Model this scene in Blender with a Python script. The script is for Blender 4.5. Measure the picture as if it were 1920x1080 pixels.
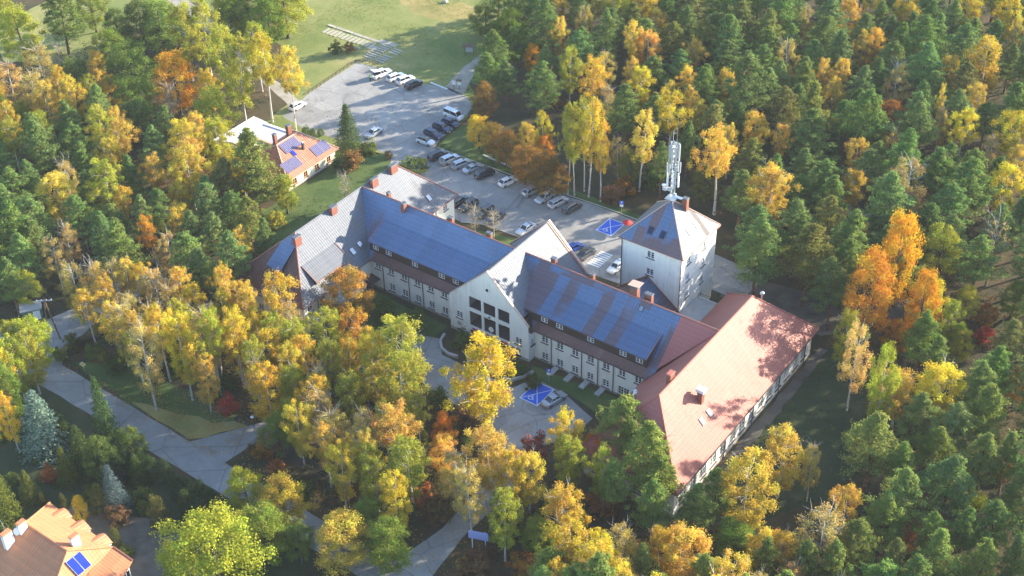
import bpy, bmesh, math, random
import numpy as np
from mathutils import Matrix, Vector

for o in list(bpy.data.objects):
    bpy.data.objects.remove(o)
SC = bpy.context.scene
COL = SC.collection

# ------------------------------------------------------------------ camera
cam_data = bpy.data.cameras.new('camera')
cam_data.sensor_width = 36.0
cam_data.lens = 47.960
cam_data.clip_start = 1.0
cam_data.clip_end = 4000.0
cam = bpy.data.objects.new('camera', cam_data)
COL.objects.link(cam)
_F = Vector((-0.475258, 0.641321, -0.602360))
_R = Vector((0.810989, 0.584807, -0.017232))
_U = Vector((-0.341214, 0.496697, 0.798039))
cam.matrix_world = Matrix(((_R.x, _U.x, -_F.x, 112.098), (_R.y, _U.y, -_F.y, -145.853), (_R.z, _U.z, -_F.z, 149.986), (0, 0, 0, 1)))
SC.camera = cam

# ------------------------------------------------------------------ sky, sun, exposure
SUN_AZ = math.atan2(0.53, 0.85)          # direction towards the sun, clockwise from +y
SUN_EL = math.radians(19.0)
world = bpy.data.worlds.new('World')
SC.world = world
world.use_nodes = True
wn = world.node_tree
wn.nodes.clear()
w_out = wn.nodes.new('ShaderNodeOutputWorld')
w_bg = wn.nodes.new('ShaderNodeBackground')
w_sky = wn.nodes.new('ShaderNodeTexSky')
w_sky.sky_type = 'NISHITA'
w_sky.sun_disc = False
w_sky.sun_elevation = SUN_EL
w_sky.sun_rotation = SUN_AZ
w_sky.air_density = 1.0
w_sky.dust_density = 0.6
w_sky.ozone_density = 2.5
w_bg.inputs['Strength'].default_value = 0.15
wn.links.new(w_sky.outputs['Color'], w_bg.inputs['Color'])
wn.links.new(w_bg.outputs['Background'], w_out.inputs['Surface'])
sun_data = bpy.data.lights.new('sun', 'SUN')
sun_data.energy = 4.4
sun_data.angle = math.radians(0.6)
sun_data.color = (1.0, 0.90, 0.72)
sun = bpy.data.objects.new('sun', sun_data)
COL.objects.link(sun)
_sd = Vector((math.sin(SUN_AZ) * math.cos(SUN_EL), math.cos(SUN_AZ) * math.cos(SUN_EL), math.sin(SUN_EL)))
sun.rotation_euler = (-_sd).to_track_quat('-Z', 'Y').to_euler()
sun.location = (60, 90, 80)
SC.view_settings.view_transform = 'Standard'
SC.view_settings.look = 'None'
SC.view_settings.gamma = 1.0
SC.view_settings.use_curve_mapping = False
SC.view_settings.exposure = 1.82
SC.cycles.max_bounces = 5
SC.cycles.diffuse_bounces = 2
SC.cycles.glossy_bounces = 2
SC.cycles.transmission_bounces = 3
SC.cycles.volume_bounces = 0

# ------------------------------------------------------------------ helpers
rng = np.random.default_rng(11)
rnd = random.Random(7)


def tag(o, label=None, cat=None, group=None, kind=None):
    if label: o['label'] = label
    if cat: o['category'] = cat
    if group: o['group'] = group
    if kind: o['kind'] = kind
    return o


def empty(name, loc=(0, 0, 0), rz=0.0):
    o = bpy.data.objects.new(name, None)
    o.location = loc
    o.rotation_euler = (0, 0, rz)
    o.empty_display_size = 0.5
    COL.objects.link(o)
    return o


def link(name, mesh, parent=None, loc=(0, 0, 0), rot=(0, 0, 0), scale=(1, 1, 1)):
    o = bpy.data.objects.new(name, mesh)
    COL.objects.link(o)
    o.parent = parent
    o.location = loc
    o.rotation_euler = rot
    o.scale = scale
    return o


def copy_tree(o, parent=None):
    c = o.copy()
    COL.objects.link(c)
    c.parent = parent
    for ch in o.children:
        copy_tree(ch, c)
    return c


class MB:
    """collects shapes in world (or local) coordinates, then links them as ONE mesh object"""
    def __init__(s):
        s.v = []; s.f = []; s.m = []

    def poly(s, pts, mi=0):
        b = len(s.v)
        s.v += [tuple(p) for p in pts]
        s.f.append(tuple(range(b, b + len(pts)))); s.m.append(mi)

    def prism(s, base, top, mi=0, cap=True):
        n = len(base); b = len(s.v)
        s.v += [tuple(p) for p in base] + [tuple(p) for p in top]
        for i in range(n):
            j = (i + 1) % n
            s.f.append((b + i, b + j, b + n + j, b + n + i)); s.m.append(mi)
        if cap:
            s.f.append(tuple(range(b + n - 1, b - 1, -1))); s.m.append(mi)
            s.f.append(tuple(range(b + n, b + 2 * n))); s.m.append(mi)

    def slab(s, pts, th, mi=0):
        """roof plane: pts counter-clockwise seen from above, thickness th downwards"""
        s.prism([(p[0], p[1], p[2] - th) for p in pts], pts, mi)

    def box(s, x0, y0, z0, x1, y1, z1, mi=0):
        s.prism([(x0, y0, z0), (x1, y0, z0), (x1, y1, z0), (x0, y1, z0)], [(x0, y0, z1), (x1, y0, z1), (x1, y1, z1), (x0, y1, z1)], mi)

    def cbox(s, c, d, mi=0):
        s.box(c[0] - d[0] / 2, c[1] - d[1] / 2, c[2] - d[2] / 2, c[0] + d[0] / 2, c[1] + d[1] / 2, c[2] + d[2] / 2, mi)

    def tube(s, pts, rad, n=6, mi=0, cap=True):
        pts = [Vector(p) for p in pts]
        if not hasattr(rad, '__len__'): rad = [rad] * len(pts)
        b = len(s.v)
        for i, p in enumerate(pts):
            d = (pts[min(i + 1, len(pts) - 1)] - pts[max(i - 1, 0)])
            d = d.normalized() if d.length > 1e-9 else Vector((0, 0, 1))
            a = d.cross(Vector((0, 0, 1)) if abs(d.z) < 0.9 else Vector((1, 0, 0))).normalized()
            c = d.cross(a)
            for k in range(n):
                t = 2 * math.pi * k / n
                s.v.append(tuple(p + (a * math.cos(t) + c * math.sin(t)) * rad[i]))
        for i in range(len(pts) - 1):
            for k in range(n):
                k2 = (k + 1) % n
                s.f.append((b + i * n + k, b + i * n + k2, b + (i + 1) * n + k2, b + (i + 1) * n + k)); s.m.append(mi)
        if cap:
            s.f.append(tuple(b + k for k in range(n - 1, -1, -1))); s.m.append(mi)
            e = b + (len(pts) - 1) * n
            s.f.append(tuple(e + k for k in range(n))); s.m.append(mi)

    def lathe(s, c, prof, n=10, mi=0):
        """prof: list of (radius, z) from bottom to top, round c"""
        b = len(s.v)
        for r, z in prof:
            for k in range(n):
                t = 2 * math.pi * k / n
                s.v.append((c[0] + r * math.cos(t), c[1] + r * math.sin(t), c[2] + z))
        for i in range(len(prof) - 1):
            for k in range(n):
                k2 = (k + 1) % n
                s.f.append((b + i * n + k, b + i * n + k2, b + (i + 1) * n + k2, b + (i + 1) * n + k)); s.m.append(mi)
        s.f.append(tuple(b + k for k in range(n - 1, -1, -1))); s.m.append(mi)
        e = b + (len(prof) - 1) * n
        s.f.append(tuple(e + k for k in range(n))); s.m.append(mi)

    def mesh(s, name, mats, org=(0, 0, 0), smooth=False):
        me = bpy.data.meshes.new(name)
        if not isinstance(mats, (list, tuple)): mats = [mats]
        me.from_pydata([(p[0] - org[0], p[1] - org[1], p[2] - org[2]) for p in s.v], [], s.f)
        for m in mats: me.materials.append(m)
        if len(mats) > 1:
            me.polygons.foreach_set('material_index', s.m)
        if smooth:
            me.polygons.foreach_set('use_smooth', [True] * len(me.polygons))
        me.update()
        return me

    def build(s, name, mats, parent=None, org=None, smooth=False):
        if org is None:
            org = (0, 0, 0)
            p = parent
            while p is not None:
                org = (org[0] + p.location[0], org[1] + p.location[1], org[2] + p.location[2])
                p = p.parent
        return link(name, s.mesh(name, mats, org, smooth), parent)


# ------------------------------------------------------------------ materials
MATS = {}


def nodes_of(name):
    m = bpy.data.materials.new(name)
    m.use_nodes = True
    nt = m.node_tree
    b = nt.nodes['Principled BSDF']
    MATS[name] = m
    return m, nt, b


def N(nt, t, **kw):
    n = nt.nodes.new(t)
    for k, v in kw.items():
        if k in n.inputs: n.inputs[k].default_value = v
        else: setattr(n, k, v)
    return n


def ramp(nt, stops, interp='LINEAR'):
    r = nt.nodes.new('ShaderNodeValToRGB')
    r.color_ramp.interpolation = interp
    e = r.color_ramp.elements
    while len(e) < len(stops): e.new(0.5)
    for i, (p, c) in enumerate(stops):
        e[i].position = p
        e[i].color = (c[0], c[1], c[2], 1)
    return r


def simple(name, col, rough=0.6, metal=0.0, noise=0.0, nscale=3.0, bump=0.0, spec=0.5):
    """plain material with a little mottling and relief"""
    m, nt, b = nodes_of(name)
    b.inputs['Roughness'].default_value = rough
    b.inputs['Metallic'].default_value = metal
    b.inputs['Specular IOR Level'].default_value = spec
    if noise > 0:
        g = N(nt, 'ShaderNodeNewGeometry')
        n = N(nt, 'ShaderNodeTexNoise', Scale=nscale, Detail=6.0, Roughness=0.65)
        nt.links.new(g.outputs['Position'], n.inputs['Vector'])
        r = ramp(nt, [(0.3, [c * (1 - noise) for c in col]), (0.7, [min(1, c * (1 + noise)) for c in col])])
        nt.links.new(n.outputs['Fac'], r.inputs['Fac'])
        nt.links.new(r.outputs['Color'], b.inputs['Base Color'])
        if bump:
            bp = N(nt, 'ShaderNodeBump', Strength=bump, Distance=0.05)
            nt.links.new(n.outputs['Fac'], bp.inputs['Height'])
            nt.links.new(bp.outputs['Normal'], b.inputs['Normal'])
    else:
        b.inputs['Base Color'].default_value = (*col, 1)
    return m


def stained(name, col, dirt):
    """lime plaster with rain streaks and weathered areas"""
    m, nt, b = nodes_of(name)
    L = nt.links.new
    g = N(nt, 'ShaderNodeNewGeometry')
    mp = N(nt, 'ShaderNodeMapping'); mp.inputs['Scale'].default_value = (1.0, 1.0, 0.09)
    L(g.outputs['Position'], mp.inputs['Vector'])
    st = N(nt, 'ShaderNodeTexNoise', Scale=1.7, Detail=7.0, Roughness=0.7); L(mp.outputs[0], st.inputs['Vector'])
    bl = N(nt, 'ShaderNodeTexNoise', Scale=0.28, Detail=5.0, Roughness=0.6); L(g.outputs['Position'], bl.inputs['Vector'])
    ad = N(nt, 'ShaderNodeMath', operation='MULTIPLY_ADD'); L(st.outputs['Fac'], ad.inputs[0]); ad.inputs[1].default_value = 0.6
    m3 = N(nt, 'ShaderNodeMath', operation='MULTIPLY'); L(bl.outputs['Fac'], m3.inputs[0]); m3.inputs[1].default_value = 0.4
    L(m3.outputs[0], ad.inputs[2])
    r = ramp(nt, [(0.50, col), (0.70, dirt)]); L(ad.outputs[0], r.inputs['Fac']); L(r.outputs['Color'], b.inputs['Base Color'])
    b.inputs['Roughness'].default_value = 0.88
    bp = N(nt, 'ShaderNodeBump', Strength=0.08, Distance=0.03); L(st.outputs['Fac'], bp.inputs['Height']); L(bp.outputs['Normal'], b.inputs['Normal'])
    return m


def sheet_roof(name, base, rust, amount, axis, rough=0.40, metal=0.55, cell=(2.2, 4.5), edge=0.0, rows=0.36, relief=0.8):
    """coated steel tile sheet: sheets laid in columns, some of them faded to another colour; axis = horizontal
    direction of the slope ('x' or 'y'); ribs and tile rows are relief, their shading also painted into the colour"""
    m, nt, b = nodes_of(name)
    L = nt.links.new
    g = N(nt, 'ShaderNodeNewGeometry')
    sp = N(nt, 'ShaderNodeSeparateXYZ')
    L(g.outputs['Position'], sp.inputs[0])
    along = sp.outputs['X' if axis == 'x' else 'Y']
    down = sp.outputs['Z']
    # sheet cells
    def mth(op, a, v=None):
        n = N(nt, 'ShaderNodeMath', operation=op)
        L(a, n.inputs[0])
        if v is not None:
            if hasattr(v, 'is_output'): L(v, n.inputs[1])
            else: n.inputs[1].default_value = v
        return n.outputs[0]
    cx = mth('FLOOR', mth('DIVIDE', along, cell[0]))
    cz = mth('FLOOR', mth('DIVIDE', down, cell[1]))
    cb = N(nt, 'ShaderNodeCombineXYZ')
    L(cx, cb.inputs[0]); L(cz, cb.inputs[1])
    wn_ = N(nt, 'ShaderNodeTexWhiteNoise', noise_dimensions='2D')
    L(cb.outputs[0], wn_.inputs['Vector'])
    big = N(nt, 'ShaderNodeTexNoise', Scale=0.16, Detail=2.0)
    L(g.outputs['Position'], big.inputs['Vector'])
    fine = N(nt, 'ShaderNodeTexNoise', Scale=1.6, Detail=8.0, Roughness=0.72)
    mp = N(nt, 'ShaderNodeMapping')
    mp.inputs['Scale'].default_value = (1.0, 1.0, 0.22)
    L(g.outputs['Position'], mp.inputs['Vector'])
    L(mp.outputs[0], fine.inputs['Vector'])
    # faded amount = threshold(sheet random + large noise)
    s1 = mth('ADD', mth('MULTIPLY', wn_.outputs['Value'], 0.55), mth('MULTIPLY', big.outputs['Fac'], 0.9))
    mr = N(nt, 'ShaderNodeMapRange')
    t = 1.12 - amount * 0.62
    mr.inputs['From Min'].default_value = t - 0.08
    mr.inputs['From Max'].default_value = t + 0.08
    L(s1, mr.inputs['Value'])
    fade = mr.outputs[0]
    streak = N(nt, 'ShaderNodeMapRange')
    streak.inputs['From Min'].default_value = 0.56
    streak.inputs['From Max'].default_value = 0.72
    streak.inputs['To Max'].default_value = 0.75
    L(fine.outputs['Fac'], streak.inputs['Value'])
    tot = mth('MAXIMUM', mth('MULTIPLY', fade, 0.85), streak.outputs[0])
    if edge > 0:    # wear creeping up from the eaves
        ez = N(nt, 'ShaderNodeMapRange')
        ez.inputs['From Min'].default_value = edge + 1.6
        ez.inputs['From Max'].default_value = edge - 0.6
        L(mth('ADD', down, mth('MULTIPLY', fine.outputs['Fac'], 2.0)), ez.inputs['Value'])
        tot = mth('MAXIMUM', tot, ez.outputs[0])
    mx = N(nt, 'ShaderNodeMix', data_type='RGBA')
    L(tot, mx.inputs['Factor'])
    mx.inputs['A'].default_value = (*base, 1)
    mx.inputs['B'].default_value = (*rust, 1)
    # tone of each sheet, and row and rib shading painted into the colour
    hs = N(nt, 'ShaderNodeHueSaturation')
    tone = mth('ADD', mth('MULTIPLY', wn_.outputs['Value'], 0.16), 0.92)
    rowc = mth('ADD', mth('MULTIPLY', mth('FRACT', mth('DIVIDE', down, 0.52)), 0.16), 0.92)
    ribc = mth('ADD', mth('MULTIPLY', mth('PINGPONG', along, 0.24), 0.5), 0.94)
    L(mth('MULTIPLY', mth('MULTIPLY', tone, rowc), ribc), hs.inputs['Value'])
    L(mx.outputs['Result'], hs.inputs['Color'])
    L(hs.outputs['Color'], b.inputs['Base Color'])
    rr = mth('ADD', mth('MULTIPLY', tot, 0.2), rough)
    L(rr, b.inputs['Roughness'])
    b.inputs['Metallic'].default_value = metal
    # relief: tile rows and ribs
    wv = mth('FRACT', mth('DIVIDE', down, rows * 0.68))
    rb = mth('PINGPONG', along, 0.24)
    hsum = mth('ADD', mth('MULTIPLY', wv, 0.05), mth('MULTIPLY', rb, 0.42))
    bp = N(nt, 'ShaderNodeBump', Strength=relief, Distance=relief)
    L(hsum, bp.inputs['Height'])
    L(bp.outputs['Normal'], b.inputs['Normal'])
    return m


def ground_mat(name, cols, scale, rough=0.95, bump=0.4, scale2=4.0, dist=0.12, cracks=0.0):
    m, nt, b = nodes_of(name)
    L = nt.links.new
    g = N(nt, 'ShaderNodeNewGeometry')
    a = N(nt, 'ShaderNodeTexNoise', Scale=scale, Detail=9.0, Roughness=0.68)
    c = N(nt, 'ShaderNodeTexNoise', Scale=scale2, Detail=6.0, Roughness=0.75)
    L(g.outputs['Position'], a.inputs['Vector'])
    L(g.outputs['Position'], c.inputs['Vector'])
    mixf = N(nt, 'ShaderNodeMath', operation='MULTIPLY_ADD')
    L(c.outputs['Fac'], mixf.inputs[0]); mixf.inputs[1].default_value = 0.42
    ad = N(nt, 'ShaderNodeMath', operation='MULTIPLY_ADD')
    L(a.outputs['Fac'], ad.inputs[0]); ad.inputs[1].default_value = 1.0; ad.inputs[2].default_value = -0.21
    L(ad.outputs[0], mixf.inputs[2])
    k = len(cols)
    r = ramp(nt, [(0.3 + 0.42 * i / (k - 1), cc) for i, cc in enumerate(cols)])
    L(mixf.outputs[0], r.inputs['Fac'])
    col = r.outputs['Color']
    if cracks:      # joints and cracks, and squares of newer surfacing
        vo = N(nt, 'ShaderNodeTexVoronoi', feature='DISTANCE_TO_EDGE', Scale=cracks)
        wp = N(nt, 'ShaderNodeMix', data_type='VECTOR'); wp.inputs['Factor'].default_value = 0.012
        L(g.outputs['Position'], wp.inputs['A']); sc = N(nt, 'ShaderNodeVectorMath', operation='SCALE'); sc.inputs['Scale'].default_value = 60.0
        L(c.outputs['Color'], sc.inputs[0]); L(sc.outputs[0], wp.inputs['B']); L(wp.outputs['Result'], vo.inputs['Vector'])
        mr = N(nt, 'ShaderNodeMapRange'); mr.inputs['From Max'].default_value = 0.016; mr.inputs['To Min'].default_value = 0.62
        L(vo.outputs['Distance'], mr.inputs['Value'])
        vc = N(nt, 'ShaderNodeTexVoronoi', distance='CHEBYCHEV', Scale=0.11); L(g.outputs['Position'], vc.inputs['Vector'])
        m2 = N(nt, 'ShaderNodeMapRange'); m2.inputs['To Min'].default_value = 0.86; m2.inputs['To Max'].default_value = 1.1
        sx = N(nt, 'ShaderNodeSeparateColor'); L(vc.outputs['Color'], sx.inputs[0]); L(sx.outputs[0], m2.inputs['Value'])
        mm = N(nt, 'ShaderNodeMath', operation='MULTIPLY'); L(mr.outputs[0], mm.inputs[0]); L(m2.outputs[0], mm.inputs[1])
        h = N(nt, 'ShaderNodeHueSaturation'); L(col, h.inputs['Color']); L(mm.outputs[0], h.inputs['Value']); col = h.outputs['Color']
    L(col, b.inputs['Base Color'])
    b.inputs['Roughness'].default_value = rough
    b.inputs['Specular IOR Level'].default_value = 0.25
    bp = N(nt, 'ShaderNodeBump', Strength=bump, Distance=dist)
    L(c.outputs['Fac'], bp.inputs['Height'])
    L(bp.outputs['Normal'], b.inputs['Normal'])
    return m


def leaf_mat(name, var=0.32, hue=0.035, trans=0.35, rough=0.6):
    """foliage: colour of the tree (object colour) varied leaf by leaf"""
    m, nt, b = nodes_of(name)
    L = nt.links.new
    oi = N(nt, 'ShaderNodeObjectInfo')
    at = N(nt, 'ShaderNodeAttribute', attribute_name='tint')
    sp = N(nt, 'ShaderNodeSeparateColor')
    L(at.outputs['Color'], sp.inputs[0])
    hs = N(nt, 'ShaderNodeHueSaturation')
    def madd(src, k, c):
        n = N(nt, 'ShaderNodeMath', operation='MULTIPLY_ADD')
        L(src, n.inputs[0]); n.inputs[1].default_value = k; n.inputs[2].default_value = c
        return n.outputs[0]
    h0 = madd(oi.outputs['Random'], hue * 1.0, 0.5 - hue * 0.5)
    h1 = N(nt, 'ShaderNodeMath', operation='ADD')
    L(h0, h1.inputs[0]); L(madd(sp.outputs[1], hue * 2, -hue), h1.inputs[1])
    L(h1.outputs[0], hs.inputs['Hue'])
    L(madd(sp.outputs[0], var * 2, 1 - var), hs.inputs['Value'])
    L(oi.outputs['Color'], hs.inputs['Color'])
    nt.nodes.remove(b)
    b = N(nt, 'ShaderNodeBsdfDiffuse')
    L(hs.outputs['Color'], b.inputs['Color'])
    tr = N(nt, 'ShaderNodeBsdfTranslucent')
    L(hs.outputs['Color'], tr.inputs['Color'])
    ms = N(nt, 'ShaderNodeMixShader')
    ms.inputs[0].default_value = trans
    L(b.outputs[0], ms.inputs[1]); L(tr.outputs[0], ms.inputs[2])
    out = [n for n in nt.nodes if n.type == 'OUTPUT_MATERIAL'][0]
    L(ms.outputs[0], out.inputs['Surface'])
    return m


def bark_mat(name, c0, c1, scale, stretch=0.3, lo=0.45, hi=0.55):
    m, nt, b = nodes_of(name)
    L = nt.links.new
    tc = N(nt, 'ShaderNodeTexCoord')
    mp = N(nt, 'ShaderNodeMapping')
    mp.inputs['Scale'].default_value = (stretch, stretch, 1.0)
    n = N(nt, 'ShaderNodeTexNoise', Scale=scale, Detail=5.0)
    L(tc.outputs['Object'], mp.inputs['Vector']); L(mp.outputs[0], n.inputs['Vector'])
    r = ramp(nt, [(lo, c0), (hi, c1)])
    L(n.outputs['Fac'], r.inputs['Fac']); L(r.outputs['Color'], b.inputs['Base Color'])
    b.inputs['Roughness'].default_value = 0.9
    return m


GREY_SKY_TINT = (0.125, 0.18, 0.29)  # grey sheet with the blue of the reflected sky put into its colour
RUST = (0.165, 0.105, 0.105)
sheet_roof('roof_x', GREY_SKY_TINT, RUST, 0.2, 'x', edge=7.4)         # slopes whose eaves run along x, reflected sky painted into the base
sheet_roof('roof_x_patchy', GREY_SKY_TINT, RUST, 0.62, 'x', edge=8.2)
sheet_roof('roof_y', (0.115, 0.125, 0.145), (0.13, 0.11, 0.10), 0.25, 'y', rough=0.6, metal=0.3, relief=0.45, cell=(1.1, 8.0))  # sunlit copy of the same sheet, without the painted sky blue
sheet_roof('roof_tower_x', GREY_SKY_TINT, (0.19, 0.11, 0.10), 0.92, 'x', cell=(1.7, 9.0))
sheet_roof('roof_brown', (0.15, 0.075, 0.06), (0.24, 0.15, 0.13), 0.2, 'x')
sheet_roof('roof_red', (0.38, 0.118, 0.08), (0.31, 0.105, 0.08), -0.4, 'y', rough=0.62, metal=0.0, relief=0.4, cell=(1.1, 9.0))
sheet_roof('roof_red_x', (0.42, 0.13, 0.105), (0.40, 0.125, 0.10), 0.3, 'x', rough=0.68, metal=0.0, relief=0.4, cell=(1.1, 9.0))
sheet_roof('roof_tile', (0.52, 0.20, 0.085), (0.49, 0.18, 0.08), 0.35, 'y', rough=0.62, metal=0.0, relief=0.4, cell=(0.9, 1.2))
sheet_roof('roof_tile_x', (0.52, 0.20, 0.085), (0.49, 0.18, 0.08), 0.35, 'x', rough=0.6, metal=0.0, cell=(0.9, 1.2))
sheet_roof('roof_tile_red', (0.44, 0.16, 0.09), (0.38, 0.13, 0.075), 0.35, 'y', rough=0.6, metal=0.0, cell=(0.9, 1.2))
stained('plaster', (0.78, 0.755, 0.68), (0.58, 0.55, 0.48))
simple('plaster_cream', (0.76, 0.68, 0.50), 0.85, noise=0.06, nscale=0.8)
simple('plinth', (0.36, 0.33, 0.29), 0.9, noise=0.15, nscale=1.2)
simple('timber_dark', (0.06, 0.035, 0.027), 0.75, noise=0.2, nscale=4)
simple('brick', (0.25, 0.09, 0.058), 0.85, noise=0.25, nscale=5)
simple('flashing', (0.33, 0.13, 0.095), 0.45, 0.3, noise=0.15)
simple('coping', (0.56, 0.36, 0.27), 0.6, noise=0.12)
simple('white_paint', (0.8, 0.8, 0.78), 0.5)
simple('sill', (0.13, 0.09, 0.08), 0.6)
simple('pipe_metal', (0.09, 0.07, 0.065), 0.5, 0.3)
simple('glass', (0.015, 0.02, 0.025), 0.08, spec=0.9)
simple('skylight_dark', (0.02, 0.03, 0.075), 0.1, 0.3)
simple('skylight_glass', (0.30, 0.34, 0.38), 0.12, 0.6)
simple('loggia', (0.28, 0.26, 0.23), 0.9, noise=0.15)
simple('steel', (0.55, 0.57, 0.58), 0.35, 0.85, noise=0.1)
simple('antenna_white', (0.72, 0.74, 0.74), 0.5)
simple('antenna_grey', (0.42, 0.45, 0.46), 0.5)
simple('banner_red', (0.50, 0.06, 0.06), 0.7)
simple('blue_paint', (0.03, 0.12, 0.62), 0.6, noise=0.1, nscale=2)
simple('road_white', (0.75, 0.76, 0.76), 0.7, noise=0.08, nscale=6)
simple('concrete', (0.42, 0.40, 0.37), 0.9, noise=0.15, nscale=1.0, bump=0.1)
simple('slab_stone', (0.36, 0.33, 0.26), 0.9, noise=0.22, nscale=2.2, bump=0.2)
simple('solar', (0.13, 0.10, 0.22), 0.15, 0.3)
simple('solar_blue', (0.02, 0.05, 0.42), 0.15, 0.3)
simple('wood_shutter', (0.50, 0.20, 0.05), 0.6)
simple('wood_post', (0.16, 0.10, 0.06), 0.85, noise=0.2)
simple('rubber', (0.015, 0.015, 0.015), 0.8)
simple('lamp_red', (0.45, 0.02, 0.02), 0.25)
simple('lamp_clear', (0.8, 0.82, 0.84), 0.15)
simple('sign_yellow', (0.80, 0.52, 0.04), 0.5)
simple('board_lilac', (0.30, 0.33, 0.62), 0.5)
simple('flat_roof_white', (0.78, 0.79, 0.82), 0.6, noise=0.06, nscale=0.6)
simple('flat_roof_grey', (0.50, 0.51, 0.58), 0.5, noise=0.05, nscale=0.6)
simple('red_fabric', (0.62, 0.03, 0.03), 0.7)
simple('cloth_green', (0.30, 0.62, 0.06), 0.7)
simple('cloth_dark', (0.03, 0.035, 0.05), 0.8)
simple('skin', (0.45, 0.28, 0.20), 0.6)
simple('hut_green', (0.10, 0.14, 0.11), 0.7, noise=0.1)
simple('cable', (0.12, 0.12, 0.13), 0.5)
ground_mat('forest_floor', [(0.03, 0.034, 0.015), (0.05, 0.046, 0.02), (0.095, 0.062, 0.027), (0.06, 0.065, 0.025)], 0.09)
ground_mat('grass', [(0.085, 0.125, 0.028), (0.155, 0.185, 0.045), (0.24, 0.235, 0.075), (0.36, 0.29, 0.13)], 0.05, scale2=2.0)
ground_mat('grass_dry', [(0.15, 0.15, 0.04), (0.28, 0.23, 0.075), (0.42, 0.31, 0.13)], 0.1, scale2=3.0)
ground_mat('lawn', [(0.045, 0.08, 0.018), (0.075, 0.115, 0.028), (0.13, 0.145, 0.045)], 0.12, scale2=3.0)
ground_mat('lawn_shaded', [(0.025, 0.038, 0.014), (0.045, 0.06, 0.022), (0.085, 0.08, 0.035)], 0.12, scale2=3.0)  # lawn with the shade of the trees put into its colour
ground_mat('yard', [(0.07, 0.06, 0.05), (0.12, 0.105, 0.085), (0.17, 0.15, 0.12)], 0.3, scale2=5.0)
ground_mat('asphalt', [(0.22, 0.21, 0.195), (0.30, 0.285, 0.265), (0.37, 0.355, 0.33)], 0.13, rough=0.85, bump=0.08, scale2=7.0, dist=0.03, cracks=0.17)
ground_mat('asphalt_road', [(0.21, 0.20, 0.19), (0.28, 0.27, 0.255), (0.35, 0.34, 0.32)], 0.2, rough=0.85, bump=0.08, scale2=7.0, dist=0.03, cracks=0.12)
ground_mat('gravel', [(0.22, 0.19, 0.15), (0.34, 0.30, 0.24), (0.42, 0.38, 0.31)], 0.3, scale2=8.0)
bark_mat('bark_pine', (0.10, 0.055, 0.035), (0.22, 0.11, 0.06), 1.2)
bark_mat('bark_birch', (0.06, 0.055, 0.05), (0.52, 0.48, 0.41), 2.2, 0.8, 0.36, 0.42)
bark_mat('bark_oak', (0.06, 0.05, 0.04), (0.13, 0.10, 0.075), 2.0)
bark_mat('bark_pale', (0.22, 0.19, 0.16), (0.42, 0.38, 0.32), 2.0)
leaf_mat('leaf_soft', 0.30, 0.03, 0.42)
leaf_mat('leaf_broad', 0.33, 0.03, 0.35)
leaf_mat('needle', 0.30, 0.03, 0.32)
M = MATS

# ------------------------------------------------------------------ the ground, roads and paths
def sheet(name, pts, z, mat, parent=None, kind='structure'):
    mb = MB()
    mb.poly([(x, y, z) for x, y in pts])
    o = mb.build(name, M[mat], parent)
    bm = bmesh.new(); bm.from_mesh(o.data)
    bmesh.ops.triangulate(bm, faces=bm.faces[:]); bm.to_mesh(o.data); bm.free()
    if kind and parent is None: o['kind'] = kind
    return o


def wob(pts, amp=0.35, step=2.2, seed=3, closed=True):
    """an outline with the small irregularities of a worn edge"""
    r = random.Random(seed); out = []
    n = len(pts)
    for i in range(n if closed else n - 1):
        a = Vector(pts[i]); b = Vector(pts[(i + 1) % n]); d = b - a
        k = max(1, int(d.length / step)); nrm = Vector((-d.y, d.x)).normalized() if d.length else Vector((0, 0))
        for j in range(k):
            p = a + d * (j / k)
            if j: p = p + nrm * r.uniform(-amp, amp)
            out.append((p.x, p.y))
    return out


sheet('ground', [(-450, -450), (450, -450), (450, 450), (-450, 450)], 0.0, 'forest_floor')
sheet('meadow', wob([(-190, 95), (-185, 45), (-150, 66), (-128, 66), (-112, 62), (-99, 54), (-89, 44), (-86, 30), (-64, 30), (-52, 40), (-50, 55), (-53, 66), (-61, 72), (-63, 80), (-70, 92), (-70, 102), (-66, 125), (-120, 140), (-190, 130)], 1.0, 3.5, 5), 0.004, 'grass')
sheet('bare_patch', wob([(-101, 96), (-92, 92), (-84, 93), (-78, 98), (-80, 104), (-88, 103), (-90, 99), (-97, 101), (-103, 100)], 0.8, 2.0, 8), 0.008, 'grass_dry')
sheet('lawn', wob([(-60, 35.5), (-54, 36.4), (-49.5, 32), (-45.2, 26.6), (-45, -20), (-54, 2), (-62, 6), (-62, 33)], 0.6, 3, 6), 0.004, 'lawn')
sheet('lawn', wob([(-49.6, 55), (-48.6, 44.2), (6, 45.5), (6, 47), (-23, 47.5), (-38, 49), (-46, 56)], 0.3, 2, 9), 0.006, 'lawn')
sheet('lawn', wob([(48.6, 34), (60, 30), (66, 15), (64, -2), (58, -12), (52, -16), (48.6, -16)], 0.8, 3, 4), 0.004, 'lawn_shaded')
sheet('lawn', wob([(-27, -1), (-27, -20), (-9, -22), (-9, -1.7)], 0.4, 3, 14), 0.004, 'lawn')
sheet('lawn', wob([(9, -2), (30, -0.4), (30, -7), (19, -4.5), (11, -4.2)], 0.2, 2, 15), 0.006, 'lawn')
sheet('lawn', wob([(-27, 17), (-27, 24), (-13, 27.5), (-9.2, 24), (-9.2, 17)], 0.3, 2, 16), 0.006, 'lawn')
sheet('verge', wob([(-56, -46), (-47, -47.2), (-38, -47.7), (-31, -44.9), (-25, -43.3), (-22.5, -40.9), (-24, -38.5), (-34, -39.5), (-48, -41)], 0.5, 2.5, 44), 0.005, 'lawn')  # shaded part of the verge, tree shade put into the darker colour
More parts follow.
